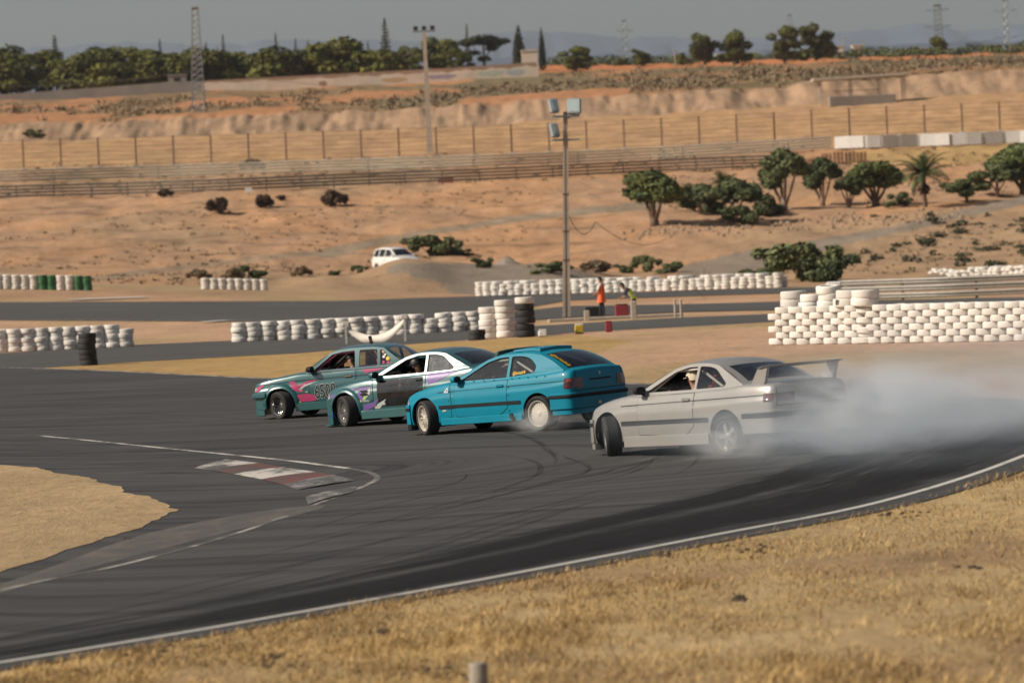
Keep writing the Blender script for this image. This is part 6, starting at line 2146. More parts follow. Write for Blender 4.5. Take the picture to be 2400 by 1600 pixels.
# white plastic block at the end of the near rail
mb = MB(); p = hit(1965, 692); root = empty('barrier_end', p)
mb.bevel_box((0, 0, .55), (1.25, .5, .35), .08); mb.build('cap', 'rail_white', root, smooth=40)
mb = MB(); mb.bevel_box((.05, 0, .2), (1.0, .45, .38), .06); mb.build('base', 'rail_white', root, smooth=40)
tag(root, 'white plastic barrier block above the tyres, at the guard rail end', 'barrier')

# wire-mesh fence with rusty posts
plain('fence_post', (0.26, 0.155, 0.10), 0.85, var=.25)
xs = [-160, 0, 400, 800, 1200, 1600, 2000, 2300, 2560]; ys = [402, 399, 388, 376, 361, 344, 322, 310, 300]
fp = [hit(float(X), float(np.interp(X, xs, ys)), dmin=300) for X in np.linspace(-120, 2520, 31)]
root = empty('mesh_fence', fp[15]); fb = fp[15]
HF = 3.5
for p in fp:
    q = p - fb
    mb = MB(); mb.box((q.x, q.y, q.z + HF / 2 - .1), (.20, .16, HF + .2)); o = mb.build('post', 'fence_post', root)
    mb = MB(); mb.bevel_box((q.x, q.y, q.z + .06), (.75, .6, .24), .08); mb.build('footing', 'concrete_pole', o)
for z in np.linspace(.3, HF - .1, 7):
    mb = MB(); mb.tube([p - fb + Vector((0, -.1, z)) for p in fp], .016, 4); mb.build('strand', 'rust_steel', root)
tag(root, 'long wire fence with rusty posts across the field', 'fence')

# boundary wall with whitewash and graffiti
plain('wall_grey', (0.26, 0.225, 0.195), 0.9, var=.15, scale=.4)
plain('wall_brown', (0.34, 0.225, 0.150), 0.9, var=.12, scale=.3)
plain('whitewash', (0.66, 0.56, 0.45), 0.9, var=.10, scale=.25, dirt=(.36, .27, .19), dirt_amt=.6)
plain('graffiti_purple', (0.34, 0.29, 0.34), 0.8, var=.3); plain('graffiti_yellow', (0.50, 0.36, 0.20), 0.8, var=.3)
plain('graffiti_blue', (0.42, 0.42, 0.44), 0.8, var=.3); plain('graffiti_green', (0.46, 0.47, 0.40), 0.8, var=.3)
def wall(label, pts, rows_top, th, mat, name, band=None):
    """pts: base line in photograph spots; wall of that top line"""
    B = [hit(*p, dmin=600) for p in pts]
    D = 800.0
    B = [ground_at(p[0], D + (p[0] - 600) * .00) for p in pts]
    T = [at(p[0], r, b.y).z for p, r, b in zip(pts, rows_top, B)]
    b0 = B[0].copy(); root = empty(name, b0)
    mb = MB(); rings = []
    for b, t in zip(B, T):
        q = b - b0; h = t - b.z
        rings.append([q + Vector((0, 0, -1)), q + Vector((0, 0, h)), q + Vector((0, th, h)), q + Vector((0, th, -1))])
    mb.rings(rings, 0, caps=True); me = mb.mesh('masonry'); recalc(me); link('masonry', me, mat, root)
    if band:
        mb = MB(); rings = []
        n = 60
        for i in range(n + 1):
            f = i / n * (len(B) - 1); k = min(int(f), len(B) - 2); u = f - k
            b = B[k].lerp(B[k + 1], u); t = T[k] + (T[k + 1] - T[k]) * u; h = t - b.z
            top_ = h * (band + .06 * math.sin(i * .9) + .05 * math.sin(i * 2.3))
            q = b - b0
            rings.append([q + Vector((0, -.02, -.5)), q + Vector((0, -.02, top_)), q + Vector((0, .01, top_)), q + Vector((0, .01, -.5))])
        mb.rings(rings, 0, caps=True); me = mb.mesh('whitewash'); recalc(me); link('whitewash', me, 'whitewash', root)
    tag(root, label, 'wall')
    return root, B, T
wall('grey boundary wall below the pine wood on the left', [(-120, 250), (0, 240), (240, 232), (400, 224), (472, 220)], [225, 222, 205, 192, 190], .4, 'wall_grey', 'boundary_wall')
r2, B2, T2 = wall('long whitewashed boundary wall with graffiti', [(474, 222), (800, 208), (1050, 196), (1255, 184)], [190, 173, 160, 146], .4, 'wall_brown', 'boundary_wall', band=.74)
for f0, f1, z0, z1, mm in ((.46, .54, .14, .50, 'graffiti_yellow'), (.60, .70, .2, .55, 'graffiti_purple'), (.78, .88, .25, .6, 'graffiti_green'), (.89, .96, .2, .6, 'graffiti_blue'), (.28, .30, .1, .5, 'wall_brown')):
    pts = []
    for k in range(16):
        a = 2 * math.pi * k / 16
        f = (f0 + f1) / 2 + (f1 - f0) / 2 * math.cos(a) * (1 + .12 * math.sin(3 * a)); zz = (z0 + z1) / 2 + (z1 - z0) / 2 * math.sin(a) * (1 + .2 * math.cos(5 * a))
        ff = f * 3; kk = min(int(ff), 2); u = ff - kk
        b = B2[kk].lerp(B2[kk + 1], u); t = T2[kk] + (T2[kk + 1] - T2[kk]) * u
        pts.append(b - B2[0] + Vector((0, -.045, (t - b.z) * zz)))
    mb = MB(); mb.add(pts, [tuple(range(16))]); mb.build('graffiti', mm, r2)
plain('block_white', (0.70, 0.58, 0.46), 0.85, var=.08)
def block(px, D, row0, row1, wpx, depth, mat, label, name, parts=()):
    b = ground_at(px, D); z1 = at(px, row1, D).z; z0 = at(px, row0, D).z
    w = wpx / F * D
    root = empty(name, Vector((b.x, D, z0)))
    mb = MB(); mb.box((0, depth / 2, (z1 - z0) / 2), (w, depth, z1 - z0), rz=.0); mb.build('wall', mat, root)
    mb = MB(); mb.box((0, depth / 2, z1 - z0 + .12), (w + .3, depth + .3, .24)); mb.build('roof', parts[0] if parts else mat, root)
    for (fx, fz, fw, fh) in (parts[1] if len(parts) > 1 else ()):
        mb = MB(); mb.box((fx * w, -.02, fz * (z1 - z0)), (fw * w, .1, fh * (z1 - z0))); mb.build('window', 'gap_dark', root)
    tag(root, label, 'building')
block(1243, 812, 190, 120, 38, 3.0, 'block_white', 'small pale block building at the end of the whitewashed wall', 'gate_house', ('block_white', ((.2, .55, .25, .12),)))
block(417, 820, 215, 178, 42, 3.0, 'wall_grey', 'small grey hut with dark opening, among the pines', 'hut', ('wall_grey', ((0, .65, .34, .4),)))
block(1965, 1030, 150, 110, 24, 4.0, 'block_white', 'left of the two pale storage blocks on the skyline', 'storage_block')
block(2012, 1030, 150, 107, 26, 4.0, 'block_white', 'right and brighter of the two storage blocks on skyline', 'storage_block')
block(2134, 1040, 140, 116, 78, 5.0, 'whitewash', 'long low white building on the skyline, far right', 'farm_building', ('whitewash', ((-.3, .6, .1, .3), (.1, .6, .1, .3))))
block(1730, 1040, 160, 127, 100, 6.0, 'whitewash', 'low cream building between the two tree pairs', 'farm_building', ('whitewash', ((-.2, .5, .08, .3), (.2, .5, .08, .3))))
block(2330, 1045, 132, 108, 40, 5.0, 'wall_brown', 'small brown house near the right end of the skyline', 'house', ('rust_steel', ((.2, .5, .2, .4),)))
block(2385, 1048, 128, 106, 34, 5.0, 'whitewash', 'pale house at the right end of the skyline', 'house', ('rust_steel', ((-.2, .5, .2, .4),)))

# open shelter: slab roof on thin posts, concrete block under it
p0 = hit(2010, 246, dmin=480)
root = empty('shelter', p0); Dp = p0.y
sc_ = Dp / F
w_ = 225 * sc_; zt_ = at(2020, 180, Dp).z - p0.z
tilt = 0.0
mb = MB(); mb.box((.6, 2.0, zt_), (w_, 6.0, .35), M=Matrix.Rotation(R(-1.2), 3, 'Y')); mb.build('roof_slab', 'concrete_pole', root)
for sx in (-.42, -.1, .2, .45):
    for sy in (.2, 3.8):
        mb = MB(); mb.tube([(sx * w_ + .6, sy, -.2), (sx * w_ + .6, sy, zt_)], .09, 6); mb.build('post', 'concrete_pole', root)
mb = MB(); mb.box((0, 1.5, 2.0), (w_ * .48, .08, .08)); mb.build('rail', 'rust_steel', root)
tag(root, 'open shelter with a thin flat roof slab on posts, upper right', 'shelter')
p1 = hit(2020, 246, dmin=480)
root = empty('concrete_block', p1); mb = MB(); mb.bevel_box((0, -.2, .55), (155 * sc_, 1.8, 1.4), .05, rz=R(3)); mb.build('block', 'wall_grey', root)
mb = MB(); mb.box((-68 * sc_, -1.12, .5), (22 * sc_, .06, 1.2), rz=R(3)); mb.build('lit_end', 'block_white', root)  # pale panel imitates sunlight on the left end of the block
tag(root, 'long low concrete block under the open shelter', 'block')

# ================================================================== SMALL THINGS
plain('crate_wood', (0.36, 0.17, 0.075), 0.85, var=.3, scale=3)
plain('crate_wood_dark', (0.20, 0.095, 0.055), 0.85, var=.3, scale=3)
pc = hit(1955, 384, dmin=300)
for i, (dx, n) in enumerate(((-3.2, 4), (-2.0, 5), (-.8, 7), (.5, 8), (1.8, 8), (3.0, 7))):
    root = empty('pallet_stack', pc + Vector((dx, TR_.uniform(-.3, .3), 0)))
    for k in range(n):
        mm = 'crate_wood' if (i + k) % 3 else 'crate_wood_dark'
        mb = MB()
        for q in (-.4, -.2, 0, .2, .4): mb.box((0, q, .17 * k + .145), (1.1, .14, .025))
        for q in (-.45, 0, .45): mb.box((q, 0, .17 * k + .085), (.1, 1.0, .095))
        for q in (-.4, 0, .4): mb.box((0, q, .17 * k + .02), (1.1, .12, .025))
        mb.build('pallet', mm, root)
    tag(root, f'{ORD[i]} stack of brown wooden pallets from the left, below the white rail', 'pallets', 'wooden pallet stacks')
# red sheet hung on the lower rail
mb = MB(); p = hit(1045, 430, dmin=300); mb.bevel_box((0, -.25, .35), (1.7, .06, .55), .03)
plain('sheet_red', (0.36, 0.055, 0.035), 0.7)
o = mb.build('red_sheet', 'sheet_red'); o.location = p; tag(o, 'small red sheet fixed to the lower guard rail', 'sheet')
# little white sign on the slope
p = hit(583, 458, dmin=300); root = empty('sign', p)
mb = MB(); mb.box((0, 0, .55), (.75, .05, .5)); mb.build('board', 'rail_white', root); mb = MB(); mb.tube([(0, .05, -.1), (0, .05, .6)], .05, 6); mb.build('post', 'post_steel', root)
tag(root, 'small white sign board on the slope under the guard rail', 'sign')
# wooden post in front
p = hit(1125, 1660); root = empty('fence_post', p); tp = at(1125, 1552, p.y)
mb = MB(); h = tp.z - p.z
mb.lathe([(0, -.2), (.072, -.2), (.070, h * .5), (.067, h - .012), (.060, h), (0, h + .004)], 18, M=Matrix.Rotation(R(90), 4, 'X'))
plain('post_wood', (0.30, 0.26, 0.215), 0.9, var=.25, scale=14, bump=.4)
o = mb.build('shaft', 'post_wood', root, smooth=40)
tag(root, 'round grey wooden post top at the bottom edge, in dry grass', 'post')

# marshals' post: kerbed slab, drums, cans, boards
plain('slab_concrete', (0.42, 0.36, 0.29), 0.9, var=.15)
plain('box_yellow', (0.55, 0.38, 0.03), 0.6); plain('box_red', (0.24, 0.03, 0.035), 0.6); plain('drum_blue', (0.045, 0.065, 0.10), 0.5)
a_, b_ = hit(1285, 756), hit(1600, 741)
d_ = (b_ - a_)
root = empty('low_wall', (a_ + b_) / 2)
mb = MB(); mb.bevel_box((0, 0, .04), (d_.length, .3, .20), .03, rz=math.atan2(d_.y, d_.x)); mb.build('kerb_block', 'slab_concrete', root)
tag(root, 'long low concrete kerb wall at the feet of the marshals', 'wall')
def prop(name, px, py, build, label, cat):
    root = empty(name, hit(px, py)); build(root); tag(root, label, cat)
def boxp(sz, mat, lid=None):
    def f(root):
        mb = MB(); mb.bevel_box((0, 0, sz[2] / 2), sz, .04); o = mb.build('body', mat, root, smooth=40)
        mb = MB(); mb.bevel_box((0, 0, sz[2] + .02), (sz[0] * .9, sz[1] * .9, .05), .015); mb.build('lid', lid or mat, root)
    return f
def drum(r, h, mat):
    def f(root):
        mb = MB(); mb.lathe([(0, 0), (r, 0), (r, .02), (r * .97, .04), (r * .97, h * .33), (r, h * .35), (r * .97, h * .37), (r * .97, h * .66), (r, h * .68), (r * .97, h * .7), (r * .97, h - .03), (r, h), (r * .9, h - .01), (0, h - .01)], 18, M=Matrix.Rotation(R(90), 4, 'X')); mb.build('drum', mat, root, smooth=40)
    return f
prop('yellow_crate', 1358, 782, boxp((.34, .34, .32), 'box_yellow', 'decal_white'), 'yellow box at the roadside below the marshals', 'box')
prop('red_can', 1427, 778, boxp((.26, .26, .36), 'box_red'), 'red can right of the yellow box', 'can')
prop('white_pot', 1272, 789, boxp((.32, .30, .22), 'decal_white'), 'small white box at the foot of the black tyres', 'box')
prop('side_box', 1458, 741, boxp((.6, .4, .5), 'box_red', 'trim_black'), 'dark maroon case left of the yellow-vested marshal', 'case')
prop('black_case', 1395, 742, boxp((.9, .5, .40), 'trim_black'), 'black case at the feet of the orange-vested marshal', 'case')
for i, px in enumerate((1376, 1486, 1583, 1597)):
    b = hit(px, 752 - (px - 1376) * .035)
    mb = MB(); mb.bevel_box((0, 0, .2 if i == 0 else .38), (.24 if i < 2 else .10, .18, .5 if i == 0 else .8), .03); o = mb.build('marker_post', 'slab_concrete'); o.location = b
    tag(o, ['short concrete post below the orange marshal', 'tall pale post in front of the yellow marshal', 'left of two thin posts by the road', 'right of two thin posts by the road'][i], 'post')
# sagging white banner on two stakes
A, B = hit(812, 806), hit(950, 800)
root = empty('banner', (A + B) / 2)
d = B - A; n = 20
mb = MB(); vs = []
for i in range(n + 1):
    t = i / n; s_ = 4 * t * (1 - t)
    p = A.lerp(B, t) - (A + B) / 2
    sagt = .72 - .52 * s_ + .14 * t; sagb = .58 - .72 * s_ + .12 * t
    vs += [p + Vector((0, .05 * math.sin(t * 9), max(sagb, .02))), p + Vector((0, .10 + .05 * math.sin(t * 11), sagt + .02))]
mb.add(vs, [(2 * i, 2 * i + 2, 2 * i + 3, 2 * i + 1) for i in range(n)])
plain('banner_white', (0.72, 0.66, 0.58), 0.8, var=.06)
o = mb.build('cloth', 'banner_white', root, smooth=180)
md = o.modifiers.new('thick', 'SOLIDIFY'); md.thickness = .03
for e_, hgt in ((A, .82), (B, 1.0)):
    q = e_ - (A + B) / 2
    mb = MB(); mb.box((q.x, q.y, hgt / 2), (.07, .07, hgt)); mb.build('stake', 'cage_white', root)
    mb = MB(); mb.bevel_box((q.x, q.y - .02, hgt - .06), (.26, .05, .18), .02); mb.build('knot', 'banner_white', root)
tag(root, 'white cloth banner sagging between two stakes behind the saloon roof', 'banner')

# marshals
standing_person(1412, 744, None, R(165), 'vest_orange', 'cloth_navy', 'marshal in orange vest and dark trousers beside the floodlight pole', shirt='cloth_white', arm_l=((.12, .24, 1.15), (.30, .16, 1.02)), long_vest=True, height=1.78)
standing_person(1488, 742, None, R(190), 'vest_yellow', 'cloth_navy', 'marshal in yellow vest bending forward beside a pale post', shirt='cloth_navy', bend=.75, arm_l=((.45, .2, 1.02), (.60, .12, .92)), arm_r=((.45, -.2, 1.02), (.62, -.12, .95)), height=1.6)

# ================================================================== THE PARKED VAN
sp = dict(
    w=[(-2.2, .70), (-2.17, .78), (-2.05, .84), (-1.5, .88), (0, .895), (1.3, .88), (1.8, .85), (2.05, .78), (2.15, .66), (2.19, .50)],
    zt=[(-2.2, 1.02), (-2.0, 1.10), (0, 1.06), (.9, 1.04), (1.25, 1.02), (1.7, .93), (2.05, .82), (2.15, .74), (2.19, .64)],
    zb=[(-2.2, .42), (-2.1, .32), (-1, .26), (1, .26), (2.05, .26), (2.19, .34)],
    crown=[(-2.2, 0), (.9, 0), (1.2, .05), (2.0, .05), (2.19, .03)],
    roof=[(.35, 1.60), (-.2, 1.70), (-1.0, 1.72), (-1.95, 1.62)],
    a_base=(1.22, 1.035), c_base=(-2.14, 1.04), glass=None, cabin=(-2.0, 1.15), tumble=.28, belt_in=.09, rs_gap=.86, ws_mat='car_glass_dark',
    windows=[dict(p=[(.95, 1.08), (.30, 1.54), (-.25, 1.60), (-.25, 1.09)], r=.04, mat='car_glass_dark', name='door_window'),
             dict(p=[(-.36, 1.09), (-.36, 1.61), (-1.12, 1.62), (-1.12, 1.10)], r=.04, mat='car_glass_dark', name='side_window'),
             dict(p=[(-1.22, 1.10), (-1.22, 1.62), (-1.80, 1.57), (-1.95, 1.12)], r=.05, mat='car_glass_dark', name='side_window')],
    xf=1.38, xr=-1.38, wr=.31, track=.76, arch_f=.36, arch_r=.36, seat_x=.1)
van = Car('minivan', sp, 'paint_white_van'); v = van
v.body(); v.greenhouse()
for sd in (1, -1):
    common_side(v, dict(p=[(1.0, 1.0), (.98, .36), (-.28, .34), (-.28, 1.02)], handle=(-.16, .86)), side=sd)
    v.mirror(1.0, 1.08, sd, 'paint_white_van', 1.2)
    v.patch('headlamp', Car.round_poly([(sd * .34, .66), (sd * .36, .78), (sd * .66, .80), (sd * .66, .68)], .03), 'lamp_clear', .01, 1, None, 'front', .06, .05)
v.patch('grille', Car.round_poly([(-.30, .68), (-.30, .76), (.30, .76), (.30, .68)], .02), 'trim_black', .01, 1, None, 'front')
v.patch('air_intake', Car.round_poly([(-.5, .38), (-.5, .48), (.5, .48), (.5, .38)], .03), 'trim_black', .012, 1, None, 'front')
v.sweep('front_bumper', v.plan(.45, 1.75), .28, .60, .03, .06, 'paint_white_van')
v.interior('cloth_grey', None, 'cage_white', 2)
vb = ground_at(930, 347.0)
psi = R(-58)
v.M = Matrix.Translation(vb) @ Matrix.Rotation(psi, 4, 'Z') @ Matrix.Scale(1.12, 4); v.root.matrix_world = v.M; v.dive = 0
for x in (sp['xf'], sp['xr']):
    for sd in (1, -1): v.wheel(x, sd, 0, style='five', rim='rim_silver', rr=.2)
tag(v.root, 'white minivan parked behind the gravel berm', 'van')
# gravel heap
plain('gravel_grey', (0.235, 0.20, 0.16), 0.95, var=.2, scale=3, bump=.6)
g0 = ground_at(1190, 352.0); mb = MB(); rings = []
for j in range(9):
    t = j / 8
    rings.append([(g0.x + 1.7 * (1 - t) * math.cos(a) * (1 + .12 * math.sin(3 * a + j)), g0.y + 1.5 * (1 - t) * math.sin(a), g0.z - .15 + 1.15 * t ** .9 + .04 * math.sin(5 * a + j)) for a in [2 * math.pi * k / 28 for k in range(28)]])
mb.rings(rings, 0); tag(mb.build('gravel_heap', 'gravel_grey', None, smooth=180), kind='structure')
# ================================================================== VEGETATION
leaf_mat('leaf_pine', (0.013, 0.020, 0.005), (0.135, 0.138, 0.024), .30)
leaf_mat('leaf_pine_light', (0.024, 0.033, 0.008), (0.175, 0.172, 0.032), .30)
leaf_mat('leaf_dark', (0.012, 0.016, 0.010), (0.055, 0.060, 0.030), .30)
leaf_mat('leaf_tree', (0.020, 0.036, 0.012), (0.150, 0.180, 0.055), .5)
leaf_mat('leaf_bush', (0.022, 0.038, 0.016), (0.150, 0.170, 0.070), .6)
leaf_mat('leaf_palm', (0.020, 0.040, 0.014), (0.120, 0.145, 0.050), .5)
leaf_mat('leaf_brown', (0.035, 0.020, 0.013), (0.110, 0.065, 0.040), .8)
leaf_mat('leaf_scrub', (0.120, 0.088, 0.052), (0.270, 0.195, 0.115), .25)
leaf_mat('leaf_grass', (0.150, 0.090, 0.034), (0.660, 0.450, 0.190), .9)
plain('bark', (0.14, 0.095, 0.065), 0.9, var=.3, scale=4)
plain('bark_pale', (0.24, 0.165, 0.115), 0.9, var=.3, scale=4)
def foliage(lumps, n, size, seed, elong=1.0, droop=0.0, outer=.55):
    """many leaf-sized faces spread through the lumps of a crown"""
    r = np.random.default_rng(seed)
    vol = np.array([l[3] * l[4] * l[5] for l in lumps]) ** .75
    cnt = np.maximum((vol / vol.sum() * n).astype(int), 4)
    V = []
    for l, k in zip(lumps, cnt):
        d = r.normal(size=(k, 3)); d /= np.linalg.norm(d, axis=1)[:, None]
        rad = outer + (1 - outer) * r.random(k) ** .6
        rad = np.where(r.random(k) < .1, rad * 1.12, rad)
        c = np.array(l[:3]) + d * rad[:, None] * np.array(l[3:6])
        nrm = d * .9 + r.normal(size=(k, 3)) * .55 + np.array((0, 0, .25)); nrm /= np.linalg.norm(nrm, axis=1)[:, None]
        a = np.cross(nrm, r.normal(size=(k, 3))); a /= np.linalg.norm(a, axis=1)[:, None]
        b = np.cross(nrm, a)
        s_ = size * (.55 + .9 * r.random(k))[:, None]
        a = a * s_ * elong; b = b * s_ * .62
        V.append(np.stack([c - a, c + b * .9, c + a, c - b * .9], 1))
    V = np.concatenate(V).reshape(-1, 3)
    m = len(V) // 4
    me = bpy.data.meshes.new('crown')
    me.vertices.add(len(V)); me.vertices.foreach_set('co', V.ravel())
    me.loops.add(len(V)); me.loops.foreach_set('vertex_index', np.arange(len(V)))
    me.polygons.add(m); me.polygons.foreach_set('loop_start', np.arange(0, len(V), 4)); me.polygons.foreach_set('loop_total', np.full(m, 4))
    me.update(calc_edges=True)
    return me
def trunk_mesh(h, r, limbs=(), lean=0.0):
    mb = MB()
    mb.tube([(0, 0, -.4), (lean * .3, 0, h * .5), (lean, 0, h)], [r * 1.25, r, r * .6], 7)
    for (x, y, z, z0) in limbs: mb.tube([(lean * z0 / h, 0, z0), (x * .5, y * .5, z0 + (z - z0) * .45), (x, y, z)], [r * .6, r * .45, r * .2], 5)
    return mb.mesh('trunk')
TREES = {}
def tree_kind(key, lumps, n, size, leaf, th, tr, limbs=(), bark='bark', seed=1, **kw):
    c = foliage(lumps, n, size, seed, **kw); c.materials.append(MATS[leaf])
    t = trunk_mesh(th, tr, limbs); t.materials.append(MATS[bark]); t.polygons.foreach_set('use_smooth', [True] * len(t.polygons))
    TREES[key] = (c, t)
def plant(key, loc, sx, sz, rz, label, cat, name, group=None, rx=0.0):
    root = empty(name, loc)
    c, t = TREES[key]
    for nm, me in (('crown', c), ('trunk', t)):
        o = bpy.data.objects.new(nm, me); col.objects.link(o); o.parent = root
        o.scale = (sx, sx, sz); o.rotation_euler = (0, 0, rz)
    return tag(root, label, cat, group)
nr = random.Random(5)
def blobs(n, w, h0, h1, s, seed, flat_=.7):
    q = random.Random(seed); out = []
    for i in range(n):
        a = q.uniform(0, 6.28); rr = w * math.sqrt(q.random())
        z = q.uniform(h0, h1)
        k = 1 - .45 * (rr / w)
        out.append((rr * math.cos(a), rr * math.sin(a), z * (1 - .12 * rr / w), s * k * q.uniform(.8, 1.2), s * k * q.uniform(.8, 1.2), s * k * flat_ * q.uniform(.8, 1.2)))
    return out
for i in range(4):
    tree_kind(f'pine{i}', blobs(13, 3.6, 3.2, 9.0, 2.2, 20 + i), 3400, .30, 'leaf_pine', 7.5, .28, [(1.5, .5, 6, 3), (-1.4, -.6, 6.5, 3.5), (.4, 1.3, 7, 4)], seed=20 + i)
    tree_kind(f'low{i}', blobs(9, 3.0, 1.6, 5.0, 2.0, 40 + i, .8), 2600, .30, 'leaf_pine_light', 4.0, .22, [(1.2, .4, 3.6, 1.8), (-1.2, -.4, 3.8, 1.9)], seed=40 + i)
    tree_kind(f'round{i}', blobs(17, 2.9, 1.5, 7.6, 1.9, 60 + i, .85), 4200, .28, 'leaf_pine', 6.0, .26, [(1.5, .5, 5, 2.2), (-1.4, -.6, 5.5, 2.5)], seed=60 + i)
tree_kind('umbrella', [(x, 0, 7.0 + .5 * math.sin(x), 1.9, 1.7, .75) for x in (-3.4, -2, 0, 1.9, 3.2)] + [(0, .5, 8.0, 2.6, 2, .7), (-1.5, 0, 5.5, 1.2, 1.2, .6), (1.8, 0, 4.6, 1.4, 1, .6), (0, 0, 3.2, 1.4, 1, .7)], 2600, .28, 'leaf_dark', 7.0, .24, [(2.5, 0, 6.8, 3), (-2.5, 0, 6.8, 3.4)], seed=80)
tree_kind('cypress', [(0, 0, z, .25 + 1.05 * math.sin(min(1, (10.2 - z) / 7) * 1.5), .25 + 1.05 * math.sin(min(1, (10.2 - z) / 7) * 1.5), .9) for z in np.linspace(1.2, 10, 12)], 2200, .22, 'leaf_dark', 8, .2, seed=81)
tree_kind('spire', [(0, 0, z, .3 + .13 * (11 - z), .3 + .13 * (11 - z), .22) for z in np.linspace(2.5, 11, 14)], 1300, .20, 'leaf_dark', 10.8, .16, seed=82, outer=.2)
# the wood behind the boundary wall
cnt = 0
spots = []
for i in range(17): spots.append((-60 + i * 58 + nr.uniform(-16, 16), 885 + nr.uniform(-20, 25), 'pine', nr.uniform(.92, 1.12)))
for i in range(15): spots.append((-70 + i * 70 + nr.uniform(-20, 20), 842 + nr.uniform(-8, 8), 'low', nr.uniform(1.1, 1.4)))
spots.sort(key=lambda t: t[0])
ip = il = 0
for px, D, kd, s_ in spots:
    if px > 925: continue
    loc = ground_at(px, D)
    topz = at(px, float(np.interp(px, [-60, 100, 300, 460, 700, 900], [108, 104, 96, 112, 110, 122])), D).z
    if kd == 'pine':
        s_ = (topz - loc.z) / 10.4 * nr.uniform(.9, 1.06)
        plant(f'pine{ip % 4}', loc, s_ * 1.45, s_, nr.uniform(0, 6), f'{ORD[ip]} tall dark pine from the left in the wood behind the wall', 'tree', 'pine_tree', 'pines of the wood'); ip += 1
    else:
        plant(f'low{il % 4}', loc, s_ * 1.5, s_ * 1.02, nr.uniform(0, 6), f'{ORD[il]} lower pale-green pine from the left along the boundary wall', 'tree', 'pine_tree', 'low pines along the wall'); il += 1
def skyline(px, D, top_row, key, h0, wide, label, name='tree'):
    loc = ground_at(px, D); s_ = (at(px, top_row, D).z - loc.z) / h0
    plant(key, loc, s_ * wide * (1.5 if key.startswith('round') else 1.25), s_, nr.uniform(0, 6), label, 'tree', name)
for i, (px, row) in enumerate(((135, 76), (380, 84), (488, 92), (528, 74), (651, 70), (697, 84), (726, 88), (800, 82), (832, 86), (866, 90))):
    skyline(px, 945, row + 6, 'spire', 11.3, .62 if i else 1.0, f'{ORD[i]} thin spire-shaped conifer from the left above the pine wood', 'spire_tree')
skyline(907, 930, 42, 'spire', 11.3, .95, 'tallest spire-shaped conifer at the right end of the wood', 'spire_tree')
skyline(960, 900, 84, 'round0', 9.4, .8, 'dark round tree right behind the lighting mast, left side', 'round_tree')
skyline(1042, 905, 66, 'round1', 9.4, .95, 'broad olive tree right of the lighting mast', 'round_tree')
skyline(1082, 880, 105, 'round2', 9.4, .8, 'low olive tree between mast and umbrella tree', 'round_tree')
skyline(1136, 905, 80, 'umbrella', 8.9, 1.0, 'dark flat-topped tree left of the two cypresses', 'umbrella_tree')
skyline(1218, 900, 58, 'cypress', 10.9, 1.0, 'larger dark cypress behind the pale block building', 'cypress')
skyline(1272, 905, 64, 'cypress', 10.9, .62, 'thinner cypress right of the pale block building', 'cypress')
skyline(1098, 960, 56, 'spire', 11.3, .6, 'faint thin spire conifer behind the flat-topped tree', 'spire_tree')
skyline(1348, 880, 104, 'round3', 9.4, 1.25, 'dark bushy tree standing alone right of the cypresses', 'round_tree')
skyline(1504, 930, 102, 'round0', 9.4, .75, 'single rounded tree left of the short pale pole', 'round_tree')
skyline(1455, 960, 134, 'low1', 5.9, .9, 'low pale shrub tree near the distant pylon', 'shrub_tree')
skyline(1600, 960, 122, 'low2', 5.9, .7, 'low shrub tree just left of the twin trees', 'shrub_tree')
skyline(1652, 940, 60, 'round1', 9.4, .78, 'left of the twin round trees on the skyline', 'round_tree')
skyline(1728, 940, 60, 'round2', 9.4, .92, 'right of the twin round trees on the skyline', 'round_tree')
skyline(1838, 945, 54, 'round3', 9.4, .86, 'left tree of the tall right-hand pair on the skyline', 'round_tree')
skyline(1912, 950, 31, 'round0', 9.4, .74, 'tallest tree of the right-hand pair on the skyline', 'round_tree')
skyline(2196, 1000, 88, 'low0', 5.9, .8, 'shrub tree at the foot of the right pylon', 'shrub_tree')
# dark hedges on the plateau edge
lum = []
for px in np.arange(1290, 2480, 9.0):
    loc = ground_at(float(px), 985 + 25 * math.sin(px * .05)); hgt = 1.1 + .8 * float(vnoise(px / 40.0, 3.0, 5)) ; lum.append((loc.x, loc.y, loc.z + hgt * .5, 1.2, 1.2, hgt))
me = foliage(lum, 9000, .35, 99); tag(link('far_hedge', me, 'leaf_tree'), 'dark green hedge line along the edge of the far plateau', 'hedge', kind='stuff')

# trees and palms on the terrace at the right
tree_kind('dracaena', [(x * 1.3, y, z, 1.05, 1.05, .8) for x, y, z in ((0, 0, 4.4), (-1.0, .2, 3.9), (1.0, -.2, 3.9), (-.5, .6, 4.5), (.7, .5, 4.4), (-1.4, 0, 3.2), (1.35, 0, 3.3), (0, -.6, 3.5), (.3, .2, 3.0), (-.7, -.4, 2.9))], 4200, .17, 'leaf_tree', 1.0, .30,
          [(-1.4, .1, 3.2, .2), (1.4, -.1, 3.3, .25), (-.6, .4, 3.8, .4), (.7, -.3, 3.8, .4), (.1, .2, 3.8, .5)], 'bark', 90, elong=1.5)
tree_kind('yucca', [(x, y, z, .75, .75, .6) for x, y, z in ((0, 0, 5.2), (-.9, .2, 4.6), (.9, -.2, 4.7), (-1.2, .3, 3.6), (1.2, .2, 3.9), (-.9, 0, 2.8), (.3, .3, 4.2), (-.2, -.4, 3.6))], 3400, .18, 'leaf_bush', 1.2, .26,
          [(-1.1, .1, 3.6, .2), (1.1, -.1, 3.8, .25), (-.5, .4, 4.6, .4), (.4, -.3, 4.8, .4), (-.9, 0, 2.8, .2)], 'bark_pale', 91, elong=1.7)
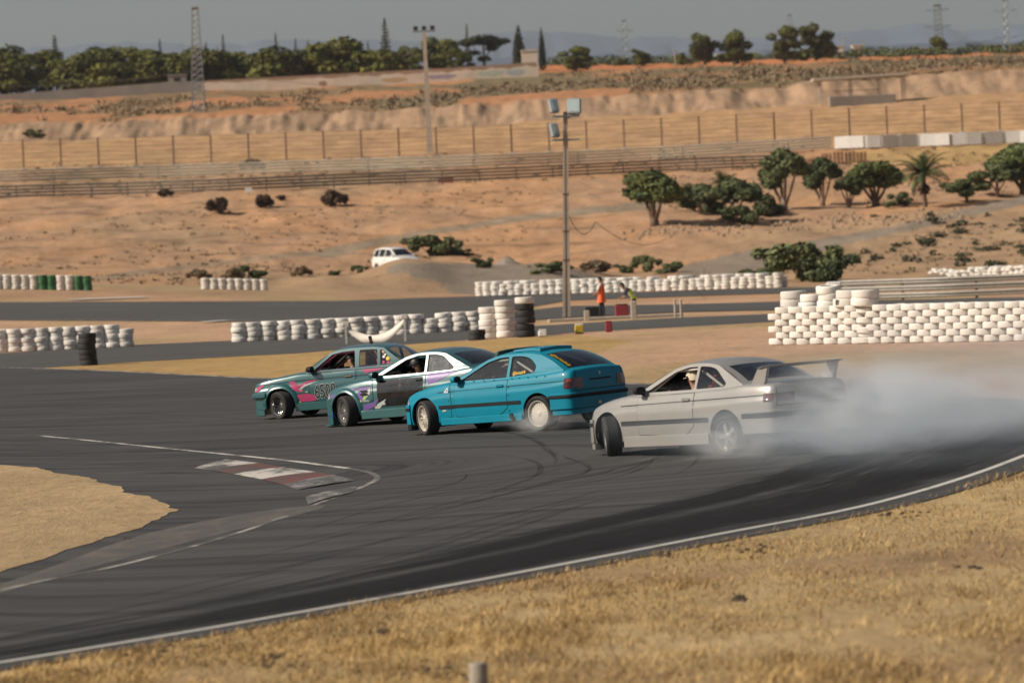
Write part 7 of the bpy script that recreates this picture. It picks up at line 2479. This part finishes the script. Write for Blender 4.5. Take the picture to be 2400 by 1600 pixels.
tree_kind('leafy', blobs(9, 1.7, 1.3, 3.2, .95, 92, .8), 3000, .17, 'leaf_bush', 1.8, .14, [(.9, .3, 1.8, .4), (-.9, -.2, 1.9, .4), (.2, .8, 2.1, .5)], 'bark_pale', 92, elong=1.4)
for i in range(3):
    tree_kind(f'bush{i}', blobs(9, 1.5, .25, 1.35, .62, 93 + i, .8), 2200, .11, 'leaf_bush', .8, .06, [(.5, .2, .9, .05), (-.5, -.2, .9, .05), (.1, -.5, .9, .05)], 'bark', 93 + i, elong=1.3)
tree_kind('brownbush', blobs(7, .75, .25, .95, .48, 99, .9), 1700, .10, 'leaf_brown', .6, .05, [(.4, .2, .7, .05), (-.4, -.2, .7, .05)], 'bark', 99, elong=1.6, outer=.25)
tree_kind('drybush', blobs(7, .9, .2, .9, .5, 98, .9), 1500, .09, 'leaf_scrub', .6, .05, [(.4, .2, .7, .05), (-.4, -.2, .7, .05)], 'bark', 98, elong=1.6, outer=.25)
def on_row(px, row, top_row, key, h0, wide, label, cat='tree', name='tree', dmin=240):
    loc = hit(px, row, dmin=dmin); s_ = (at(px, top_row, loc.y).z - loc.z) / h0
    plant(key, loc, s_ * wide * (1.4 if row < 560 and key in ('yucca', 'leafy', 'dracaena') else 1), s_, nr.uniform(0, 6), label, cat, name)
on_row(1534, 530, 398, 'dracaena', 5.3, 1.02, 'big round-headed tree with spreading bare branches, leftmost on the terrace', name='dragon_tree')
on_row(1642, 502, 424, 'leafy', 3.9, 1.05, 'loose light-green tree right of the round-headed tree', name='small_tree')
on_row(1718, 520, 408, 'leafy', 3.9, .95, 'thin leafy tree between the round-headed tree and tall yucca', name='small_tree')
on_row(1740, 528, 470, 'bush0', 2.0, 1.3, 'low green bush at the foot of the thin leafy tree', 'bush', 'bush')
on_row(1838, 494, 350, 'yucca', 5.8, .95, 'tallest yucca-like tree on the terrace', name='yucca_tree')
on_row(1928, 484, 370, 'yucca', 5.8, .95, 'yucca-like tree just right of the tallest one', name='yucca_tree')
on_row(2052, 484, 378, 'dracaena', 5.3, .95, 'dense yucca-like tree left of the palm', name='dragon_tree')
on_row(1990, 486, 412, 'yucca', 5.8, 1.0, 'smaller yucca tree leaning on the dense one left of palm', name='yucca_tree')
on_row(2266, 474, 414, 'leafy', 3.9, 1.3, 'spreading low tree right of the palm', name='small_tree')
on_row(2338, 462, 372, 'leafy', 3.9, 1.0, 'slim green tree near the right edge of the terrace', name='small_tree')
on_row(2400, 455, 335, 'dracaena', 5.3, 1.1, 'large dark tree cut by the right edge of the picture', name='dragon_tree')
# palms
def palm_mesh(seed, n=26, L=2.0):
    q = random.Random(seed); V, Fc = [], []
    for k in range(n):
        a = q.uniform(0, 6.28); el = q.uniform(-.35, 1.25); ln = L * q.uniform(.8, 1.15)
        d = Vector((math.cos(a), math.sin(a), 0)); p = Vector((0, 0, 0)); pts = []
        for i in range(8):
            t = i / 7
            ang = el - 1.5 * t * t
            pts.append(p.copy()); p = p + (d * math.cos(ang) + Vector((0, 0, math.sin(ang)))) * ln / 7
        sd = Vector((-d.y, d.x, 0))
        for i in range(1, 8):
            for s_ in (-1, 1):
                for w in (0, .5):
                    b0 = pts[i - 1].lerp(pts[i], w)
                    ll = .55 * math.sin(min(1, (i + .5) / 8) * 3.0) + .12
                    tip = b0 + (sd * s_ * .8 + (pts[i] - pts[i - 1]).normalized() * .55 + Vector((0, 0, -.25))).normalized() * ll
                    o = len(V); dd = (pts[i] - pts[i - 1]) * .22
                    V += [b0 - dd, b0 + dd, tip]; Fc.append((o, o + 1, o + 2))
        for i in range(7):
            o = len(V); V += [pts[i] - sd * .02, pts[i] + sd * .02, pts[i + 1] + sd * .012, pts[i + 1] - sd * .012]; Fc.append((o, o + 1, o + 2, o + 3))
    me = bpy.data.meshes.new('crown'); me.from_pydata(V, [], Fc); me.materials.append(MATS['leaf_palm']); return me
def palm(px, row, top_row, L, label, seed):
    loc = hit(px, row, dmin=240); H = at(px, top_row, loc.y).z - loc.z
    root = empty('palm_tree', loc); th = max(.4, H - L * .75)
    mb = MB(); P = []
    for i in range(14): P.append((.05 * math.sin(i), 0, th * i / 13))
    mb.tube([(0, 0, -.3)] + P, [.26] + [.20 + (.04 if i % 2 else 0) for i in range(14)], 9); mb.build('trunk', 'bark', root, smooth=40)
    o = link('crown', palm_mesh(seed, 48, L), 'leaf_palm', root); o.location = (0, 0, th)
    sk = foliage([(0, 0, th * .55, .55, .55, .5)], 300, .16, seed); sk.materials.append(MATS['leaf_brown']); so = bpy.data.objects.new('dead_fronds', sk); col.objects.link(so); so.parent = root
    tag(root, label, 'palm')
on_row(1782, 505, 440, 'bush2', 2.0, 1.2, 'green bush left of the tallest yucca-like tree', 'bush', 'bush')
on_row(2105, 484, 440, 'bush1', 2.0, 1.1, 'low bush at the foot of the palm, left side', 'bush', 'bush')
palm(2168, 486, 350, 3.1, 'fan-shaped palm in the middle of the right-hand terrace', 3)
palm(1625, 496, 425, 2.0, 'short palm behind the loose light-green tree', 4)
palm(1700, 470, 400, 1.9, 'small palm with thin trunk left of the tall yucca', 6)
# bushes
for px, row, top, key, h0, wd, lab, nm in (
        (1010, 630, 538, 'bush0', 2.0, 1.35, 'large leafy bush right behind the white minivan', 'bush'),
        (1048, 630, 552, 'bush2', 2.0, 1.35, 'second large leafy bush behind the berm', 'bush'),
        (1086, 630, 576, 'bush1', 2.0, 1.6, 'rounded bush right of the large one behind the berm', 'bush'),
        (1135, 628, 596, 'bush2', 2.0, 1.3, 'small dark bush left of the gravel heap', 'bush'),
        (940, 612, 574, 'bush2', 2.0, .8, 'small green bush above the minivan roof', 'bush'),
        (1292, 640, 604, 'bush1', 2.0, 1.7, 'low bush left of the floodlight pole', 'bush'),
        (1398, 640, 602, 'drybush', 1.4, 1.5, 'dry brown mound of brush right of the floodlight pole', 'dry_bush'),
        (1515, 638, 588, 'bush0', 2.0, 1.0, 'upright pair of leafy shoots above the far tyre wall', 'bush'),
        (1570, 640, 606, 'bush1', 2.0, 1.6, 'low grey-green bush beside the gravel road', 'bush'),
        (1462, 640, 612, 'bush2', 2.0, 1.5, 'flat green bush left of the upright shoots', 'bush'),
        (1880, 660, 545, 'bush0', 2.0, 1.2, 'biggest dark-green bush above the right end of the far tyre wall', 'bush'),
        (1818, 658, 590, 'bush1', 2.0, 1.4, 'left shoulder of the biggest dark bush', 'bush'),
        (1945, 660, 578, 'bush2', 2.0, 1.3, 'right shoulder of the biggest dark bush', 'bush'),
        (583, 652, 612, 'bush1', 2.0, 1.35, 'green bush above the short white tyre wall', 'bush'),
        (545, 654, 622, 'drybush', 1.4, 1.3, 'dry bush left of the green one above the short wall', 'dry_bush'),
        (465, 654, 624, 'drybush', 1.4, 1.4, 'pale dry bush left of the short white tyre wall', 'dry_bush'),
        (707, 648, 618, 'drybush', 1.4, 1.2, 'round brown bush right of the short white tyre wall', 'dry_bush'),
        (842, 640, 616, 'bush0', 2.0, 1.2, 'small dark bush just left of the minivan', 'bush'),
        (790, 645, 630, 'bush2', 2.0, 2.2, 'flat low bush left of the minivan', 'bush'),
        (512, 500, 458, 'brownbush', 1.35, 1.1, 'largest dark brown tumbleweed on the left slope', 'dry_bush'),
        (622, 488, 452, 'brownbush', 1.35, 1.05, 'dark brown tumbleweed right of the white sign', 'dry_bush'),
        (785, 484, 440, 'brownbush', 1.35, 1.15, 'reddish brown tumbleweed right of the others', 'dry_bush'),
        (390, 462, 440, 'brownbush', 1.35, 1.4, 'small brown tumbleweed by the dark rail', 'dry_bush'),
        (660, 470, 456, 'brownbush', 1.35, 1.4, 'tiny dark tumbleweed between two larger ones', 'dry_bush'),
        (592, 396, 366, 'drybush', 1.4, 1.4, 'grey dry bush behind the upper guard rail', 'dry_bush'),
        (80, 320, 296, 'bush1', 2.0, 1.5, 'dark bush at the foot of the cut bank, far left', 'bush'),
        (212, 776, 762, 'bush2', 2.0, 1.6, 'small green weed behind the lone black tyre stack', 'weed')):
    on_row(px, row, top, key, h0, wd, lab, nm.replace('_', ' '), nm, dmin=150 if row > 700 else 366 if px in (1010, 940, 1048, 1086) else 230)

# scrub, weeds and stones nobody could count
def scatter(name, label, spots, mat, size, k, hgt, seed, cat='scrub'):
    lum = [(x, y, float(G(x, y)) + h * .35, w, w, h * .6) for x, y, w, h in spots]
    me = foliage(lum, k * len(lum), size, seed, elong=1.3, outer=.3)
    tag(link(name, me, mat), label, cat, kind='stuff')
q = np.random.default_rng(4)
sp1, sp2 = [], []
for _ in range(2600):
    D = q.uniform(300, 452); px = q.uniform(-80, 2480); x = (px - 1200) / F * D
    if float(fbm(x / 9.0, D / 26.0, 71)) > .55: sp1.append((x, D, q.uniform(.12, .5), q.uniform(.08, .28)))
for _ in range(2600):
    D = q.uniform(604, 735 if q.random() < .6 else 880); px = q.uniform(-80, 2480); x = (px - 1200) / F * D
    if float(fbm(x / 12.0, D / 40.0, 61)) > (.5 if px < 1500 else .36) and not (px < 1300 and D > 735): sp2.append((x, D, q.uniform(.4, 1.3), q.uniform(.3, 1.1)))
for _ in range(500):
    D = q.uniform(455, 500); px = q.uniform(-80, 2480); x = (px - 1200) / F * D
    sp1.append((x, D, q.uniform(.2, .6), q.uniform(.15, .45)))
scatter('hill_scrub', 'sparse dry scrub dotted over the hillside', sp1, 'leaf_scrub', .10, 9, .3, 1)
scatter('plateau_scrub', 'grey-green scrub covering the plateau above the cut bank', sp2, 'leaf_scrub', .24, 10, .6, 2)
sp3 = []
for _ in range(45):
    h = hit(float(q.uniform(2020, 2440)), float(q.uniform(500, 640)), dmin=240); sp3.append((h.x, h.y, q.uniform(.3, .9), q.uniform(.2, .6)))
scatter('mound_scrub', 'dark low scrub on the right-hand mound', sp3, 'leaf_dark', .12, 60, .5, 3)
plain('stone', (0.31, 0.215, 0.14), 0.95, var=.2, scale=3)
mb = MB()
for _ in range(420):
    px = float(q.uniform(1460, 2260)); row = 548 - (px - 1460) * .055 + float(q.normal() * 9)
    h = hit(px, row, dmin=240); r_ = float(q.uniform(.06, .24)) * (1.6 if q.random() < .05 else 1)
    rings = []
    for j in range(4):
        t = j / 3
        rings.append([(h.x + r_ * (1.2 - .7 * t * t) * math.cos(a) * q.uniform(.8, 1.2), h.y + r_ * (1 - .6 * t * t) * math.sin(a), h.z - .05 + r_ * t * 1.1) for a in [2 * math.pi * k / 7 for k in range(7)]])
    mb.rings(rings, 0, caps=True)
tag(mb.build('rubble', 'stone'), 'strip of rubble stones below the terrace trees', 'stones', kind='stuff')

# dry grass in front
N = 120000
px = q.uniform(-60, 2460, N)
O = crv[2]
ox, oy = project(np.array([p.x for p in O[:SUB * 8]]), np.array([p.y for p in O[:SUB * 8]]), np.array([p.z for p in O[:SUB * 8]]))
o_ = np.argsort(ox)
edge = np.interp(px, ox[o_], oy[o_])
py = edge + 6 + (1660 - edge) * q.random(N) ** 1.15
dx = fwd.x + c_right.x * (px - 1200) / F + c_up.x * (800 - py) / F
dy = fwd.y + c_right.y * (px - 1200) / F + c_up.y * (800 - py) / F
dz = fwd.z + c_right.z * (px - 1200) / F + c_up.z * (800 - py) / F
z = np.zeros(N)
for _ in range(4):
    t = (z - CAM_H) / dz; z = G(dx * t, dy * t)
X, Y = dx * t, dy * t
keep = fbm(X * 1.1, Y * .5, 77, 4) + q.random(N) * .35 > .52
X, Y, z = X[keep], Y[keep], z[keep]; n = len(X)
a = q.uniform(0, 6.28, n); L = .03 + .075 * q.random(n) ** 1.6 + .09 * (fbm(X * .9, Y * .5, 131, 3) > .60) * q.random(n); w = .0035 + .004 * q.random(n); el = q.uniform(.1, .95, n)
dirx, diry = np.cos(a), np.sin(a)
b0 = np.stack([X, Y, z - .004], 1); sv = np.stack([-diry * w, dirx * w, np.zeros(n)], 1)
tip = b0 + np.stack([dirx * L * np.cos(el), diry * L * np.cos(el), L * np.sin(el)], 1)
V = np.stack([b0 - sv, b0 + sv, tip], 1).reshape(-1, 3)
me = bpy.data.meshes.new('grass'); me.vertices.add(len(V)); me.vertices.foreach_set('co', V.ravel())
me.loops.add(len(V)); me.loops.foreach_set('vertex_index', np.arange(len(V)))
me.polygons.add(n); me.polygons.foreach_set('loop_start', np.arange(0, len(V), 3)); me.polygons.foreach_set('loop_total', np.full(n, 3)); me.update(calc_edges=True)
tag(link('dry_grass', me, 'leaf_grass'), 'short dry golden grass covering the near verge', 'grass', kind='stuff')
plain('clod_dark', (0.055, 0.040, 0.028), 0.95, var=.3, scale=8)
mb = MB()
for cx, cy, wpx in ((360, 1530, 70), (640, 1542, 60), (1030, 1582, 80), (1735, 1405, 22), (2110, 1205, 60), (1780, 1290, 70), (1550, 1300, 30), (300, 1265, 18), (50, 1240, 20), (15, 1255, 26), (2280, 1330, 20), (900, 1480, 14)):
    h = hit(cx, cy); W = wpx / F * h.y
    for k in range(22):
        ox_, oy_ = float(q.normal() * W * .5), float(q.normal() * W * 1.6); r_ = float(q.uniform(.008, .026))
        gz = float(G(h.x + ox_, h.y + oy_))
        rings = [[(h.x + ox_ + r_ * s1 * math.cos(b) * 1.4, h.y + oy_ + r_ * s1 * math.sin(b), gz + zz * r_) for b in [2 * math.pi * k2 / 6 for k2 in range(6)]] for s1, zz in ((1.1, -.2), (1, .5), (.5, 1.0))]
        mb.rings(rings, 0, caps=True)
tag(mb.build('clods', 'clod_dark'), 'dark clods of earth and torn rubber on the verges', 'clods', kind='stuff')

# ================================================================== SMOKE AND HAZE
def smoke_mat(name, density, color, scale, lo, hi, power=1.0):
    m = bpy.data.materials.new(name); m.use_nodes = True; MATS[name] = m
    n, l = m.node_tree.nodes, m.node_tree.links
    n.clear(); out = n.new("ShaderNodeOutputMaterial"); pv = n.new("ShaderNodeVolumePrincipled")
    pv.inputs['Color'].default_value = color + (1,); pv.inputs['Anisotropy'].default_value = .2
    tc = n.new("ShaderNodeTexCoord")
    # distance from the middle of the puff, 0 at its rim
    ln = n.new("ShaderNodeVectorMath"); ln.operation = 'LENGTH'; l.new(tc.outputs['Object'], ln.inputs[0])
    fall = n.new("ShaderNodeMapRange"); fall.interpolation_type = 'SMOOTHSTEP'
    fall.inputs['From Min'].default_value = .15; fall.inputs['From Max'].default_value = 1.0; fall.inputs['To Min'].default_value = 1; fall.inputs['To Max'].default_value = 0
    l.new(ln.outputs['Value'], fall.inputs['Value'])
    nz = n.new("ShaderNodeTexNoise"); nz.inputs['Scale'].default_value = scale; nz.inputs['Detail'].default_value = 4; nz.inputs['Distortion'].default_value = .6
    l.new(tc.outputs['Object'], nz.inputs['Vector'])
    mr = n.new("ShaderNodeMapRange"); mr.inputs['From Min'].default_value = lo; mr.inputs['From Max'].default_value = hi
    l.new(nz.outputs['Fac'], mr.inputs['Value'])
    m1 = n.new("ShaderNodeMath"); m1.operation = 'MULTIPLY'; l.new(fall.outputs['Result'], m1.inputs[0]); l.new(mr.outputs['Result'], m1.inputs[1])
    m2 = n.new("ShaderNodeMath"); m2.operation = 'MULTIPLY'; m2.inputs[1].default_value = density; l.new(m1.outputs[0], m2.inputs[0])
    l.new(m2.outputs[0], pv.inputs['Density']); l.new(pv.outputs['Volume'], out.inputs['Volume'])
    return m
def puff(loc, size, mat, label, rz=0.0):
    mb = MB(); rings = []
    for j in range(11):
        th = math.pi * (j / 10) * .998 + .001
        rings.append([(math.sin(th) * math.cos(p), math.sin(th) * math.sin(p), math.cos(th)) for p in [2 * math.pi * k / 20 for k in range(20)]])
    mb.rings(rings, 0, caps=True); me = mb.mesh('smoke'); recalc(me)
    o = link('smoke', me, mat); o.location = loc; o.scale = size; o.rotation_euler = (0, 0, rz)
    tag(o, label, 'smoke', kind='stuff')
smoke_mat('smoke_dense', 4.6, (0.94, 0.97, 1.0), 2.1, .38, .74)
smoke_mat('smoke_thin', 0.15, (0.80, 0.90, 1.0), 2.4, .36, .78)
smoke_mat('smoke_dense2', 0.48, (0.88, 0.94, 1.0), 2.2, .38, .76)
smoke_mat('smoke_film', 0.26, (0.78, 0.89, 1.0), 2.2, .36, .76)
smoke_mat('smoke_wisp', 3.0, (0.93, 0.95, 0.97), 2.2, .35, .75)
tail = silver.M @ Vector((-2.6, .2, .55))
rw_ = silver.M @ Vector((-1.25, .85, .2))
puff(tail + Vector((.75, .2, -.05)), (2.1, 1.9, .95), 'smoke_dense', 'thick white tyre smoke rolling from the tail of the silver coupe', R(10))
puff(rw_ + Vector((.45, -.3, .0)), (1.5, 1.0, .6), 'smoke_wisp', 'smoke curling round the rear wheel of the silver coupe')
puff(tail + Vector((2.9, 2.4, -.05)), (3.1, 3.6, .9), 'smoke_dense2', 'lighter smoke tongue trailing right of the silver coupe')
puff(tail + Vector((3.6, 5.0, .1)), (6.0, 9.5, 1.6), 'smoke_thin', 'thin bluish smoke drifting over the bend at the right', R(0))
puff(tail + Vector((.4, -4.0, .0)), (4.6, 6.0, .8), 'smoke_film', 'faint smoke film hanging low over the track in front of the silver coupe')
puff(blue.M @ Vector((-1.35, .95, .12)), (.75, .6, .30), 'smoke_wisp', 'small smoke wisp at the rear wheel of the blue hatchback')

hz = bpy.data.materials.new('haze_air'); hz.use_nodes = True; hn, hl = hz.node_tree.nodes, hz.node_tree.links
hn.clear(); ho = hn.new("ShaderNodeOutputMaterial"); hv = hn.new("ShaderNodeVolumePrincipled")
hv.inputs['Color'].default_value = (0.80, 0.88, 1.0, 1); hv.inputs['Density'].default_value = 3.6e-5; hv.inputs['Anisotropy'].default_value = 0.1
hl.new(hv.outputs['Volume'], ho.inputs['Volume'])
mb = MB(); mb.box((0, 6500, 399), (26000, 15200, 842))
ob = mb.build('haze', hz); tag(ob, 'pale blue haze in the air towards the mountains', 'haze', kind='stuff')
